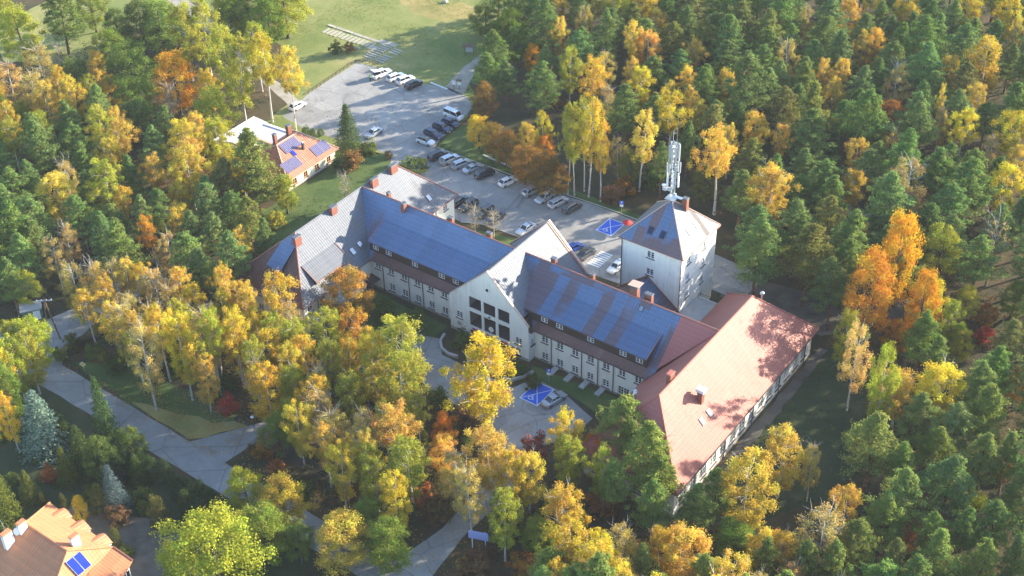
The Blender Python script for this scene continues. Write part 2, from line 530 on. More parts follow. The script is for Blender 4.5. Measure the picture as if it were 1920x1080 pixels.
sheet('verge', wob([(-40, -47.2), (-33, -47.9), (-25.5, -48.1), (-22.4, -44), (-19.6, -40.4), (-22.5, -40.8), (-25, -43.2), (-31, -44.8)], 0.7, 2.5, 12), 0.006, 'grass_dry')  # sunlit tip of the verge, the light put into the paler colour
lot = sheet('car_park', wob([(-84.5, 36), (-87, 47.3), (-87.6, 64.4), (-82.1, 65.2), (-68.4, 65.0), (-62.5, 66.8), (-56.5, 66.0), (-52.2, 62.6), (-50.6, 54.2), (-49.2, 46), (-48.4, 44.4), (-27.9, 44.4), (-6.3, 45.2), (6, 45), (12, 44.5), (30, 43), (30, 34), (11, 34), (11, 26), (-2, 25.6), (-9, 26), (-12.8, 28), (-22.9, 27.4), (-27, 25.6), (-45, 26.4), (-50, 32), (-54, 36.6), (-61.3, 37.5), (-67.2, 35.9), (-75, 34.5)], 0.14, 2.5, 2), 0.012, 'asphalt')
sheet('street', wob([(-140, -53.0), (-60, -53.0), (20, -54.2), (110, -57), (110, -51), (26, -49.4), (-10, -48.6), (-24.6, -48.4), (-57, -47.6), (-60, -44), (-61.5, -36), (-61, -20), (-67, -20), (-68, -36), (-70, -44), (-76, -48.2), (-140, -48.2)], 0.12, 3, 7), 0.012, 'asphalt_road')
sheet('driveway', wob([(-25, -48.6), (-20.2, -41.2), (-13, -30), (-9.6, -31.5), (-16, -42), (-16.8, -48.8)], 0.12, 2, 3), 0.016, 'asphalt_road')
sheet('forecourt', wob([(-12, -6.5), (-9, -13), (-2, -16.5), (8, -17.5), (14.5, -19), (19.6, -28), (19.8, -40), (18.0, -49.2), (24.6, -49.6), (23.4, -40), (23.8, -28), (21.5, -18), (25, -12), (25, -7.2), (17.5, -4.6), (11.5, -4.4), (10, -8.4), (3, -8.6), (-5, -8.4), (-8.2, -5.2)], 0.1, 2, 13), 0.016, 'asphalt')
sheet('gravel_path', wob([(-63.1, 66.4), (-65.5, 77), (-66, 90), (-63, 90), (-61.3, 76), (-57.5, 65.9)], 0.25, 2, 21), 0.012, 'gravel')
sheet('footpath', wob([(-175, 70), (-140, 60), (-108, 48), (-86, 40), (-84, 42.5), (-107, 51), (-139, 64), (-175, 74)], 0.3, 3, 22), 0.010, 'gravel')
sheet('pavement', wob([(47.1, -18), (48.7, -18), (49.0, 10), (48.7, 30), (47.1, 30)], .25, 1.5, 31), 0.010, 'yard')
sheet('clearing', wob([(-158, 18), (-172, 26), (-176, 45), (-180, 75), (-150, 72), (-146, 58), (-144.5, 45), (-138, 34), (-141, 22)], 1.2, 4, 33), 0.004, 'grass')
sheet('garden_lawn', wob([(-60, -53.6), (-30, -54.0), (8, -55), (8, -66), (-4, -76), (-8, -90), (-60, -90), (-66, -70)], .8, 3, 34), 0.003, 'lawn_shaded')
sheet('yard', wob([(-30, -69), (-14, -62), (-4, -64), (-3, -76), (-9, -73.6), (-14, -72), (-27, -72)], 0.5, 3, 26), 0.007, 'yard')
sheet('terrace_path', [(26, 33), (46, 33), (52, 40), (60, 52), (57, 54), (46, 44), (26, 41)], 0.006, 'yard')


def kerb(pts, parent, w=0.15, h=0.12, mat='concrete'):
    for i in range(len(pts) - 1):
        a = Vector(pts[i]); b = Vector(pts[i + 1]); d = (b - a)
        n = Vector((-d.y, d.x)).normalized() * (w / 2); e = d.normalized() * 0.02
        mb = MB()
        q = [(a + n + e), (a - n + e), (b - n - e), (b + n - e)]
        mb.prism([(p.x, p.y, 0.0) for p in q], [(p.x, p.y, h) for p in q])
        k = mb.build('kerb', M[mat], parent)
        if parent is None: k['kind'] = 'structure'


kerb([(-48.5, 44.9), (-38, 44.8), (-28, 44.9), (-17, 45.1), (-6, 45.6), (4, 45.5)], lot)
kerb([(-13, 27.9), (-22.9, 27.3), (-27, 25.5)], lot)
kerb([(-38.2, 47.8), (-29.4, 47.2)], None, 0.3, 0.25)
# painted parking bays and zebra
def bay(x, y, w, d, zt):
    mb = MB(); mb.poly([(x, y, zt), (x + w, y, zt), (x + w, y + d, zt), (x, y + d, zt)])
    f = mb.build('blue_bay', M['blue_paint'], lot if y > 0 else None)
    if y < 0: f['kind'] = 'structure'
    mb = MB(); z = zt + 0.004; t = 0.14
    for (x0, y0, x1, y1) in ((x, y, x + w, y + t), (x, y + d - t, x + w, y + d), (x, y + t, x + t, y + d - t), (x + w - t, y + t, x + w, y + d - t)):
        mb.poly([(x0, y0, z), (x1, y0, z), (x1, y1, z), (x0, y1, z)])
    for (a, b, zz) in (((x + t, y + t), (x + w - t, y + d - t), z + 0.002), ((x + t, y + d - t), (x + w - t, y + t), z + 0.004)):
        a = Vector(a); b = Vector(b); n = (b - a).normalized(); n = Vector((-n.y, n.x)) * 0.06
        mb.poly([(a.x + n.x, a.y + n.y, zz), (a.x - n.x, a.y - n.y, zz), (b.x - n.x, b.y - n.y, zz), (b.x + n.x, b.y + n.y, zz)])
    mb.build('line', M['road_white'], f)
    # wheelchair symbol, upright seen from the drive (-y side)
    mb = MB(); c = (x + w * 0.42, y + d * 0.13); k = 0.95; zz = z + 0.006
    def bar(pts, wd):
        for i in range(len(pts) - 1):
            a = Vector(pts[i]); b = Vector(pts[i + 1]); n = (b - a).normalized(); n = Vector((-n.y, n.x)) * wd / 2
            mb.poly([(c[0] + k * q.x, c[1] + k * q.y, zz + 0.0006 * len(mb.f)) for q in (a + n, a - n, b - n, b + n)])
    ring = [(0.0 + 0.42 * math.cos(t), 0.42 + 0.42 * math.sin(t)) for t in [math.radians(q) for q in range(115, 381, 24)]]
    bar(ring, 0.12)
    bar([(-0.02, 1.15), (0.02, 0.62), (0.42, 0.62), (0.58, 0.2), (0.72, 0.22)], 0.12)
    bar([(0.0, 0.9), (0.34, 0.9)], 0.1)
    mb.poly([(c[0] + k * (-0.03 + 0.13 * math.cos(t)), c[1] + k * (1.33 + 0.13 * math.sin(t)), zz + 0.02) for t in [i * math.pi / 5 for i in range(10)]])
    mb.build('wheelchair_symbol', M['road_white'], f)


bay(12.36, -9.86, 3.6, 5.0, 0.022)
bay(-3.77, 38.0, 3.6, 5.0, 0.018)
for i in range(8):
    y = 28.0 + i * 0.64
    mb = MB(); mb.poly([(0.85, y, 0.018), (3.45, y, 0.018), (3.45, y + 0.36, 0.018), (0.85, y + 0.36, 0.018)])
    mb.build('zebra_stripe', M['road_white'], lot)
# stone slabs of the stepped path in the meadow
sp_ = empty('slab_path', (-90, 71, 0)); sp_['kind'] = 'structure'
def slab_stone(x0, y0, x1, y1, rot):
    c = ((x0 + x1) / 2, (y0 + y1) / 2); mb = MB(); h = 0.10 + rnd.uniform(-0.03, 0.05)
    q = [(x0, y0), (x1, y0), (x1, y1), (x0, y1)]
    q = [(c[0] + (a - c[0]) * math.cos(rot) - (b - c[1]) * math.sin(rot), c[1] + (a - c[0]) * math.sin(rot) + (b - c[1]) * math.cos(rot)) for a, b in q]
    t = rnd.uniform(-0.03, 0.03)
    mb.prism([(a, b, 0.0) for a, b in q], [(a, b, h + (t if i < 2 else -t)) for i, (a, b) in enumerate(q)])
    mb.build('stone_slab', M['slab_stone'], sp_)
for i in range(13):
    x = -105.2 + i * 1.22
    slab_stone(x, 71.6 + rnd.uniform(-.2, .2), x + 0.72, 74.3 + rnd.uniform(-.15, .15), rnd.uniform(-.06, .06))
for i in range(6):
    x = -106.5 + i * 2.75
    slab_stone(x, 75.0, x + 2.45, 75.9, rnd.uniform(-.04, .04))
for i in range(8):
    y = 67.6 + i * 0.98
    slab_stone(-88.6 + rnd.uniform(-.2, .2), y, -85.6, y + 0.55, rnd.uniform(-.05, .05))
    if i != 4: slab_stone(-84.9, y, -82.2 + rnd.uniform(-.2, .2), y + 0.55, rnd.uniform(-.05, .05))
for a in ((-90.6, 71.2, -88.4, 73.2), (-90.4, 74.9, -88.2, 76.8), (-88.0, 75.3, -85.2, 76.9)):
    slab_stone(*a, rnd.uniform(-.06, .06))

# ------------------------------------------------------------------ building tools
def clip_poly(poly, a, b, c):
    """keep the side a*u + b*z <= c of a polygon in (u, z)"""
    out = []
    for i in range(len(poly)):
        p, q = poly[i], poly[(i + 1) % len(poly)]
        dp = a * p[0] + b * p[1] - c; dq = a * q[0] + b * q[1] - c
        if dp <= 0: out.append(p)
        if (dp < 0 < dq) or (dq < 0 < dp):
            t = dp / (dp - dq); out.append((p[0] + (q[0] - p[0]) * t, p[1] + (q[1] - p[1]) * t))
    return out


def wall(parent, p0, ang, length, z0, z1, openings=(), mat='plaster', depth=0.2, clips=(), name='wall', plinth=0.0):
    """a facade with real openings; p0 = left end seen from outside, ang = direction of its run (outside is to the right of it)"""
    u = Vector((math.cos(ang), math.sin(ang))); n = Vector((u.y, -u.x))
    def P(a, z, d=0.0):
        return (p0[0] + u.x * a - n.x * d, p0[1] + u.y * a - n.y * d, z)
    us = sorted({0.0, length, *[o[0] for o in openings], *[o[2] for o in openings]})
    zs = sorted({z0, z1, *[o[1] for o in openings], *[o[3] for o in openings]})
    mb = MB()
    for i in range(len(us) - 1):
        for j in range(len(zs) - 1):
            cu, cz = (us[i] + us[i + 1]) / 2, (zs[j] + zs[j + 1]) / 2
            if any(o[0] < cu < o[2] and o[1] < cz < o[3] for o in openings): continue
            q = [(us[i], zs[j]), (us[i + 1], zs[j]), (us[i + 1], zs[j + 1]), (us[i], zs[j + 1])]
            for c in clips: q = clip_poly(q, *c)
            if len(q) > 2: mb.poly([P(a, z) for a, z in q])
    for (a, b, c, d) in openings:
        mb.poly([P(a, b), P(a, b, depth), P(a, d, depth), P(a, d)]); mb.poly([P(c, b), P(c, d), P(c, d, depth), P(c, b, depth)])
        mb.poly([P(a, b), P(c, b), P(c, b, depth), P(a, b, depth)]); mb.poly([P(a, d), P(a, d, depth), P(c, d, depth), P(c, d)])
    o = mb.build(name, M[mat], parent)
    if plinth:
        mb = MB(); e = 0.05
        mb.prism([P(0, z0 - 0.1, -e), P(0, z0 - 0.1, 0.02), P(length, z0 - 0.1, 0.02), P(length, z0 - 0.1, -e)], [P(0, z0 + plinth, -e), P(0, z0 + plinth, 0.02), P(length, z0 + plinth, 0.02), P(length, z0 + plinth, -e)])
        mb.build('plinth', M['plinth'], parent)
    return o


WIN = {}
def window_meshes(w, h, nx, ny, sill=True, style='white'):
    key = (w, h, nx, ny, style)
    if key in WIN: return WIN[key]
    f = 0.09; y0, y1 = -0.05, 0.03
    pane = MB(); pane.box(-w / 2 + .01, 0.0, -h / 2 + .01, w / 2 - .01, 0.012, h / 2 - .01)
    fr = MB()
    fr.box(-w / 2, y0, -h / 2, -w / 2 + f, y1, h / 2); fr.box(w / 2 - f, y0, -h / 2, w / 2, y1, h / 2)
    fr.box(-w / 2 + f, y0, -h / 2, w / 2 - f, y1, -h / 2 + f); fr.box(-w / 2 + f, y0, h / 2 - f, w / 2 - f, y1, h / 2)
    for i in range(1, nx):
        x = -w / 2 + w * i / nx; t = 0.075 if i * 2 == nx else 0.035
        fr.box(x - t, y0 + .006, -h / 2 + f, x + t, y1 - .004, h / 2 - f)
    for j in range(1, ny):
        z = -h / 2 + h * j / ny
        fr.box(-w / 2 + f, y0 + .012, z - .03, w / 2 - f, y1 - .008, z + .03)
    sl = MB(); sl.box(-w / 2 - .15, -0.36, -h / 2 - .1, w / 2 + .15, 0.0, -h / 2 - .012)
    WIN[key] = (pane.mesh('pane', M['glass']), fr.mesh('window_frame', M['white_paint' if style == 'white' else 'wood_shutter']), sl.mesh('sill', M['sill']) if sill else None)
    return WIN[key]


def window(parent, x, y, z, ang, w, h, nx=2, ny=3, depth=0.14, sill=True, style='white'):
    n = (math.sin(ang), -math.cos(ang))
    pm, fm, sm = window_meshes(w, h, nx, ny, sill, style)
    L = (x - n[0] * depth - parent.location[0], y - n[1] * depth - parent.location[1], z - parent.location[2])
    o = link('window', pm, parent, L, (0, 0, ang))
    link('window_frame', fm, o)
    if sm: link('sill', sm, o)
    return o


def wall_win(parent, p0, ang, length, z0, z1, wins, mat='plaster', nx=2, ny=3, plinth=0.0, clips=(), extra=()):
    """wins: (u centre, z centre, w, h)"""
    ops = [(u - w / 2, z - h / 2, u + w / 2, z + h / 2) for u, z, w, h in wins] + list(extra)
    wall(parent, p0, ang, length, z0, z1, ops, mat, clips=clips, plinth=plinth)
    for u, z, w, h in wins:
        window(parent, p0[0] + math.cos(ang) * u, p0[1] + math.sin(ang) * u, z, ang, w, h, nx if w < 1.7 else 4, ny)


def roof(parent, pts, mat, th=0.22, name='roof_slope'):
    """pts counter-clockwise seen from above"""
    a = sum(pts[i][0] * pts[(i + 1) % len(pts)][1] - pts[(i + 1) % len(pts)][0] * pts[i][1] for i in range(len(pts)))
    if a < 0: pts = pts[::-1]
    mb = MB(); mb.slab(pts, th)
    return mb.build(name, M[mat], parent)


def ridge_cap(parent, a, b, mat='flashing', r=0.14):
    mb = MB(); mb.tube([a, b], r, 6); return mb.build('ridge_cap', M[mat], parent)


def chimney(parent, x, y, z0, z1, w, d, mat='brick', cap='roof_y', pots=2):
    w *= .85; d *= .85
    mb = MB(); mb.box(x - w / 2, y - d / 2, z0, x + w / 2, y + d / 2, z1)
    c = mb.build('chimney', M[mat], parent)
    mb = MB(); mb.prism([(x - w / 2 - .09, y - d / 2 - .09, z1 + .003), (x + w / 2 + .09, y - d / 2 - .09, z1 + .003), (x + w / 2 + .09, y + d / 2 + .09, z1 + .003), (x - w / 2 - .09, y + d / 2 + .09, z1 + .003)],
                        [(x - w / 2 - .02, y - d / 2 - .02, z1 + .16), (x + w / 2 + .02, y - d / 2 - .02, z1 + .16), (x + w / 2 + .02, y + d / 2 + .02, z1 + .16), (x - w / 2 - .02, y + d / 2 + .02, z1 + .16)])
    mb.build('chimney_cap', M[cap], c)
    return c


def skylight(parent, c, along, down, w, h, glass='skylight_glass'):
    """c on the slope, along = unit vector of the eaves, down = unit vector down the slope"""
    c = Vector(c); a = Vector(along).normalized(); d = Vector(down).normalized(); n = a.cross(d)
    if n.z < 0: n = -n
    def q(s, t, e): return tuple(c + a * s + d * t + n * e)
    def ring(w_, h_, e): return [q(-w_ / 2, -h_ / 2, e), q(w_ / 2, -h_ / 2, e), q(w_ / 2, h_ / 2, e), q(-w_ / 2, h_ / 2, e)]
    mb = MB(); mb.prism(ring(w, h, -0.1), ring(w, h, 0.09)); o = mb.build('skylight', M['pipe_metal'], parent)
    mb = MB(); mb.prism(ring(w - .16, h - .16, 0.092), ring(w - .16, h - .16, 0.11)); mb.build('pane', M[glass], o)
    return o


def drainpipe(parent, x, y, z0, z1, mat='pipe_metal'):
    mb = MB(); mb.tube([(x, y, z0), (x, y, z1)], 0.075, 6); mb.build('drainpipe', M[mat], parent)


# ------------------------------------------------------------------ the main building: long two-storey house with a cross gable and a hipped left wing
HR, YR, YB = 14.3, 8.06, 16.72
SL = 0.9
def mz(y): return HR - SL * abs(y - YR)
B = empty('school_building', (0, 8, 0))
tag(B, 'long white two-storey building with bluish sheet roof, shed dormers and tall entrance gable', 'building')
# left half
up = [-26.0 + 3.04 * i for i in range(6)]
wl = [(x + 27.8, 5.27, 1.25, 1.5) for x in up] + [(x + 27.8, 1.6, 1.25, 1.5) for x in up[1:]]
wall_win(B, (-27.8, 0), 0, 27.8 - 8.37, 0, 6.78, wl, plinth=0.45)
for x in (-24.8, -18.8, -15.6): drainpipe(B, x, -0.12, 0.1, 6.3)
# right half
up = [10.65 + 3.05 * i for i in range(7)]
wr = [(x - 8.37, 5.0, 1.25, 1.5) for x in up] + [(x - 8.37, 1.3, 1.25, 1.5) for x in up[:5]] + [(26.3 - 8.37, 1.2, 2.1, 1.7)]
wall_win(B, (8.37, 0), 0, 31.0 - 8.37, 0, 6.78, wr, plinth=0.35)
for x in (12.0, 18.1, 21.3, 24.3): drainpipe(B, x, -0.12, 0.1, 6.3)
for x in (13.2, 16.3, 19.4, 22.5):            # stone basement light shafts along the wall
    mb = MB(); mb.box(x - .5, -2.2, 0.0, x + .5, -0.1, 0.28); mb.build('light_shaft', M['concrete'], B)
wall(B, (31.0, YB - .6), math.pi, 58.8, 0, 6.75)                                        # back wall
# front and back slopes
LX, RX = -35.8, 38.66
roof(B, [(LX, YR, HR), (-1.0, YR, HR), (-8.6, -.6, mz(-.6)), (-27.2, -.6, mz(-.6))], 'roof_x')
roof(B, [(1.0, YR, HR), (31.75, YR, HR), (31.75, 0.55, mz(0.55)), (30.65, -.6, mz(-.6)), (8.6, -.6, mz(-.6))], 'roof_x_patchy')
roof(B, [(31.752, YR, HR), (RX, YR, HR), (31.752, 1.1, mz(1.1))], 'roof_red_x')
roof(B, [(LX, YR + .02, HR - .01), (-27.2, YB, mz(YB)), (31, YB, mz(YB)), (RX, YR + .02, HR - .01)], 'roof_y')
ridge_cap(B, (LX, YR, HR + .02), (-1, YR, HR + .02)); ridge_cap(B, (1, YR, HR + .02), (RX, YR, HR + .02))
# brown lower strip below the dormers
for x0, x1 in ((-27.0, -8.5), (8.7, 30.0)):
    mb = MB(); mb.slab([(x0, -.62, mz(-.6) + .06), (x1, -.62, mz(-.6) + .06), (x1, .62, mz(.6) + .06), (x0, .62, mz(.6) + .06)], .05)
    mb.build('eaves_strip', M['roof_brown'], B)
    mb = MB(); mb.tube([(x0, -.7, mz(-.6) - .06), (x1, -.7, mz(-.6) - .06)], .09, 6); mb.build('gutter', M['pipe_metal'], B)
# shed dormers
DZ, DY = 9.6, 0.3
for x0, x1, wx in ((-28.2, -5.6, (-26.7, -23.67, -17.64, -11.64, -8.55)), (5.6, 30.1, (10.15, 13.2, 19.36, 25.57, 28.67))):
    ops = [(x - x0, 8.62 - .5, 1.3, 1.0) for x in wx]
    w_ = [(x - x0 - .65, 8.1, x - x0 + .65, 9.05) for x in wx]
    wall(B, (x0 + .1, 0.6), 0, x1 - x0 - .2, mz(.6) - .1, DZ - .02, [(a - .1, b, c - .1, d) for a, b, c, d in w_], 'timber_dark', .12, name='dormer_wall')
    for x in wx: window(B, x, 0.6, 8.575, 0, 1.3, .95, 2, 2, .06, False)
    g0, g1 = (x0, x1)
    t0, t1 = (x0, -3.4) if x0 < 0 else (3.4, x1)
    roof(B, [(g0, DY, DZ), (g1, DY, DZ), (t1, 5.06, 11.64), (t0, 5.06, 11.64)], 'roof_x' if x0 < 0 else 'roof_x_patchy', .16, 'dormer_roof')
    mb = MB(); xc = x0 + .1 if x0 < 0 else x1 - .1                      # dormer cheek
    mb.prism([(xc - .04, .6, mz(.6) - .1), (xc - .04, .6, DZ - .1), (xc - .04, 5.0, 11.45)], [(xc + .04, .6, mz(.6) - .1), (xc + .04, .6, DZ - .1), (xc + .04, 5.0, 11.45)])
    mb.build('dormer_cheek', M['timber_dark'], B)
    mb = MB(); mb.tube([(x0, DY - .05, DZ - .08), (x1, DY - .05, DZ - .08)], .07, 6); mb.build('gutter', M['pipe_metal'], B)
    mb = MB(); xe = x0 if x0 < 0 else x1; mb.tube([(xe, DY, DZ), (xe, 5.06, 11.66)], .09, 6); mb.build('verge_trim', M['flashing'], B)
# ---- entrance gable
GW, GY, GH, GK = 8.37, -1.53, 15.5, 0.965
cols = ((-4.1, -1.5), (-1.0, 1.5), (2.05, 4.45))
ops = [(a + GW, 6.35, b + GW, 8.85) for a, b in cols] + [(a + GW, 2.45, b + GW, 5.65) for a, b in cols] + [(a + GW, 0.02, b + GW, 1.55) for a, b in cols]
wins = [(-6.3 + GW, 3.75, 1.3, 1.4), (6.3 + GW, 3.65, 1.3, 1.4)]
cl = [(-GK, 1, GH - GK * GW + .12), (GK, 1, GH + GK * GW + .12)]
wall_win(B, (-GW, GY), 0, 2 * GW, 0, 16, wins, clips=cl, extra=ops, plinth=0.6)
# loggia behind the six openings; recess shade put into dark back wall and floors
mb = MB(); mb.poly([(-4.6, 1.4, 0), (4.9, 1.4, 0), (4.9, 1.4, 9.4), (-4.6, 1.4, 9.4)]); mb.build('loggia_back_wall', M['timber_dark'], B)
for z in (2.2, 5.95, 9.0):
    mb = MB(); mb.box(-4.7, GY + .21, z - .12, 5.0, 1.38, z + .1); mb.build('loggia_floor', M['sill'], B)
for x in (-4.55, 4.9):
    mb = MB(); mb.box(x - .1, GY + .21, 0, x + .1, 1.38, 9.1); mb.build('loggia_side', M['loggia'], B)
for x, z in ((-2.8, 3.6), (0.2, 3.6), (3.2, 3.6), (-2.8, 7.3), (0.2, 7.3), (3.2, 7.3)):
    window(B, x, 1.38, z, 0, 1.5, 1.9, 2, 3, -.03, False)
mb = MB(); mb.lathe((0, 0, 0), [(.52, 0), (.52, .08), (.46, .09)], 20)
ck = link('clock_disc', mb.mesh('clock_disc', M['white_paint']), B, (.3, GY + .32 - 8, 3.25), (math.pi / 2, 0, 0))
mb = MB(); mb.box(-.02, -.02, .092, .02, .3, .1); mb.box(-.02, -.02, .101, .24, .02, .108); link('clock_hand', mb.mesh('clock_hand', M['rubber']), ck)
for x in (-2.8, .22, 3.25):
    mb = MB(); mb.box(x - .75, GY - .05, 1.72, x + .75, GY - .01, 2.12); mb.build('red_banner', M['banner_red'], B)
mb = MB(); mb.lathe((0, 0, 0), [(.3, 0), (.3, .05)], 16); link('round_window', mb.mesh('round_window', M['glass']), B, (-.1, GY - 8 - .0, 11.7), (math.pi / 2, 0, 0))
mb = MB(); mb.lathe((0, 0, 0), [(.2, 0), (.2, .06), (.12, .08)], 12); link('emblem', mb.mesh('emblem', M['sill']), B, (.22, GY - 8 - .0, 6.0), (math.pi / 2, 0, 0))
for x, z in ((-6.35, 1.85), (6.2, 1.75)):
    mb = MB(); mb.lathe((0, 0, 0), [(.48, 0), (.48, .06), (.4, .07), (.36, .04), (.3, .04), (.22, .1), (.05, .12)], 18)
    link('medallion', mb.mesh('medallion', M['plinth']), B, (x, GY - 8, z), (math.pi / 2, 0, 0))
for x in (4.95, 5.3):
    mb = MB(); mb.box(x - .13, GY - .04, 1.5, x + .13, GY - .005, 1.9); mb.build('wall_plaque', M['sill'], B)
for x in (-6.3, 6.3):
    mb = MB(); mb.box(x - .55, GY - .08, .28, x + .55, GY - .055, .72); mb.build('basement_window', M['glass'], B)
for sx in (-1, 1):
    # side wall of the gable block, roof slope, coping on the parapet
    mb = MB(); mb.prism([(sx * GW, GY + .003, 0), (sx * GW, 0.6, 0), (sx * (GW - .3), 0.6, 0), (sx * (GW - .3), GY + .003, 0)], [(sx * GW, GY + .003, 6.15), (sx * GW, 0.6, 6.15), (sx * (GW - .3), 0.6, 6.15), (sx * (GW - .3), GY + .003, 6.15)])
    mb.build('wall', M['plaster'], B)
    window(B, sx * GW, -.6, 3.9, math.pi / 2 * sx, .9, 1.3, 2, 3, -.045)
    zz = lambda x: GH - GK * abs(x)
    roof(B, [(0, GY + .25, GH), (0, 16.85, GH), (sx * 8.3, 16.85, zz(8.3)), (sx * 8.3, 2.0, zz(8.3)), (sx * 7.0, 1.2, zz(7.0)), (sx * 7.0, GY + .25, zz(7.0))], 'roof_y', .25)
    roof(B, [(sx * 6.9, GY + .26, 7.9), (sx * 8.75, GY + .26, 6.2), (sx * 8.75, 0.7, 6.2), (sx * 6.9, 0.7, 7.9)], 'roof_brown', .12, 'eaves_strip')
    mb = MB(); mb.prism([(0, GY - .08, GH + .1), (0, GY + .32, GH + .1), (sx * 8.42, GY + .32, zz(8.42) + .1), (sx * 8.42, GY - .08, zz(8.42) + .1)], [(0, GY - .08, GH + .24), (0, GY + .32, GH + .24), (sx * 8.42, GY + .32, zz(8.42) + .24), (sx * 8.42, GY - .08, zz(8.42) + .24)])
    mb.build('coping', M['coping'], B)
    mb = MB(); mb.prism([(0, 16.5, GH + .04), (0, 16.95, GH + .04), (sx * 8.35, 16.95, zz(8.35) + .04), (sx * 8.35, 16.5, zz(8.35) + .04)], [(0, 16.5, GH + .3), (0, 16.95, GH + .3), (sx * 8.35, 16.95, zz(8.35) + .3), (sx * 8.35, 16.5, zz(8.35) + .3)])
    mb.build('verge_board', M['coping'], B)
    mb = MB(); mb.prism([(0, 16.2, GH + .02), (0, 16.48, GH + .02), (sx * 8.3, 16.48, zz(8.3) + .02), (sx * 8.3, 16.2, zz(8.3) + .02)], [(0, 16.2, GH + .14), (0, 16.48, GH + .14), (sx * 8.3, 16.48, zz(8.3) + .14), (sx * 8.3, 16.2, zz(8.3) + .14)])
    mb.build('flashing_strip', M['flashing'], B)
ridge_cap(B, (0, GY + .33, GH + .04), (0, 16.2, GH + .04), 'roof_y')
wall(B, (8.3, 16.6), math.pi, 16.6, 0, 16, (), clips=[(GK, 1, GH + GK * 8.3 - .3), (-GK, 1, GH - GK * 8.3 - .3)])
# ---- left wing, hipped
WE, WW, WS, WN = -27.2, -44.4, -18.3, 25.3
EZ = 6.5
for (a, b) in (((-27.8, -17.7), (-27.8, 24.7)),):
    ws = [(u, 5.1, 1.25, 1.5) for u in (1.6, 4.8, 8.0, 11.2, 14.4)] + [(u, 1.5, 1.25, 1.5) for u in (1.6, 4.8, 8.0, 11.2)] + [(u, 5.1, 1.25, 1.5) for u in (36.6, 39.8)] + [(u, 1.5, 1.25, 1.5) for u in (36.6, 39.8)]
    wall_win(B, (-27.8, -17.7), math.pi / 2, 42.4, 0, 6.8, ws, plinth=.45)
wall_win(B, (-43.8, -17.7), 0, 16.0, 0, 6.8, [(u, z, 1.25, 1.5) for u in (2, 5.2, 8.4, 11.6, 14.2) for z in (5.1, 1.5)], plinth=.45)
wall(B, (-27.8, 24.7), math.pi, 16.0, 0, 6.8, (), plinth=.45)
wall(B, (-43.8, 24.7), -math.pi / 2, 42.4, 0, 6.8, ())
drainpipe(B, -27.66, -14.2, .1, 6.4)
RS, RN = -9.9, 17.4
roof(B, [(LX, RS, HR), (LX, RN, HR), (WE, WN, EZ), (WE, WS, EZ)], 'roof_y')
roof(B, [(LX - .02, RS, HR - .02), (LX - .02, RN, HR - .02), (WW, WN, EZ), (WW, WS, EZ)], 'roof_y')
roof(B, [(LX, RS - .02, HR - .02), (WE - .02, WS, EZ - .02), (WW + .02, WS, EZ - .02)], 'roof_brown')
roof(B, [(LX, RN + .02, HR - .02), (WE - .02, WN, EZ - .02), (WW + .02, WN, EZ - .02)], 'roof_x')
ridge_cap(B, (LX, RS, HR + .03), (LX, RN, HR + .03), 'roof_y')
for q in ((WE, WS), (WW, WS)): ridge_cap(B, (LX, RS, HR + .02), (q[0], q[1], EZ + .02), 'flashing', .12)
ridge_cap(B, (LX, RN, HR + .02), (WE, WN, EZ + .02), 'flashing', .12)
mb = MB(); mb.tube([(WE + .08, WS, EZ - .14), (WE + .08, -.7, EZ - .14)], .09, 6); mb.build('gutter', M['flashing'], B)
mb = MB(); mb.tube([(WE + .08, 17.0, EZ - .14), (WE + .08, WN, EZ - .14)], .09, 6); mb.build('gutter', M['flashing'], B)
# shed dormer on the lit slope of the wing
roof(B, [(-31.7, -13.25, 10.66), (-31.7, -4.5, 10.66), (-28.4, -4.5, 8.45), (-28.4, -13.25, 8.45)], 'roof_y', .16, 'dormer_roof')
wall(B, (-28.7, -13.1), math.pi / 2, 8.5, 7.6, 8.5, [(1.0, 7.9, 2.2, 8.4), (4.0, 7.9, 5.2, 8.4), (6.6, 7.9, 7.8, 8.4)], 'timber_dark', .1, name='dormer_wall')
for u in (1.6, 4.6, 7.2): window(B, -28.7, -13.1 + u, 8.15, math.pi / 2, 1.2, .5, 2, 1, .04, False)
mb = MB(); mb.tube([(-28.35, -13.3, 8.4), (-28.35, -4.45, 8.4)], .08, 6); mb.build('gutter', M['flashing'], B)
for y in (-13.2, -4.55):
    mb = MB(); mb.prism([(-31.6, y - .04, 10.5), (-28.7, y - .04, 8.55), (-28.7, y - .04, 7.6)], [(-31.6, y + .04, 10.5), (-28.7, y + .04, 8.55), (-28.7, y + .04, 7.6)]); mb.build('dormer_cheek', M['timber_dark'], B)
    mb = MB(); mb.tube([(-31.7, y, 10.7), (-28.4, y, 8.5)], .07, 6); mb.build('verge_trim', M['flashing'], B)
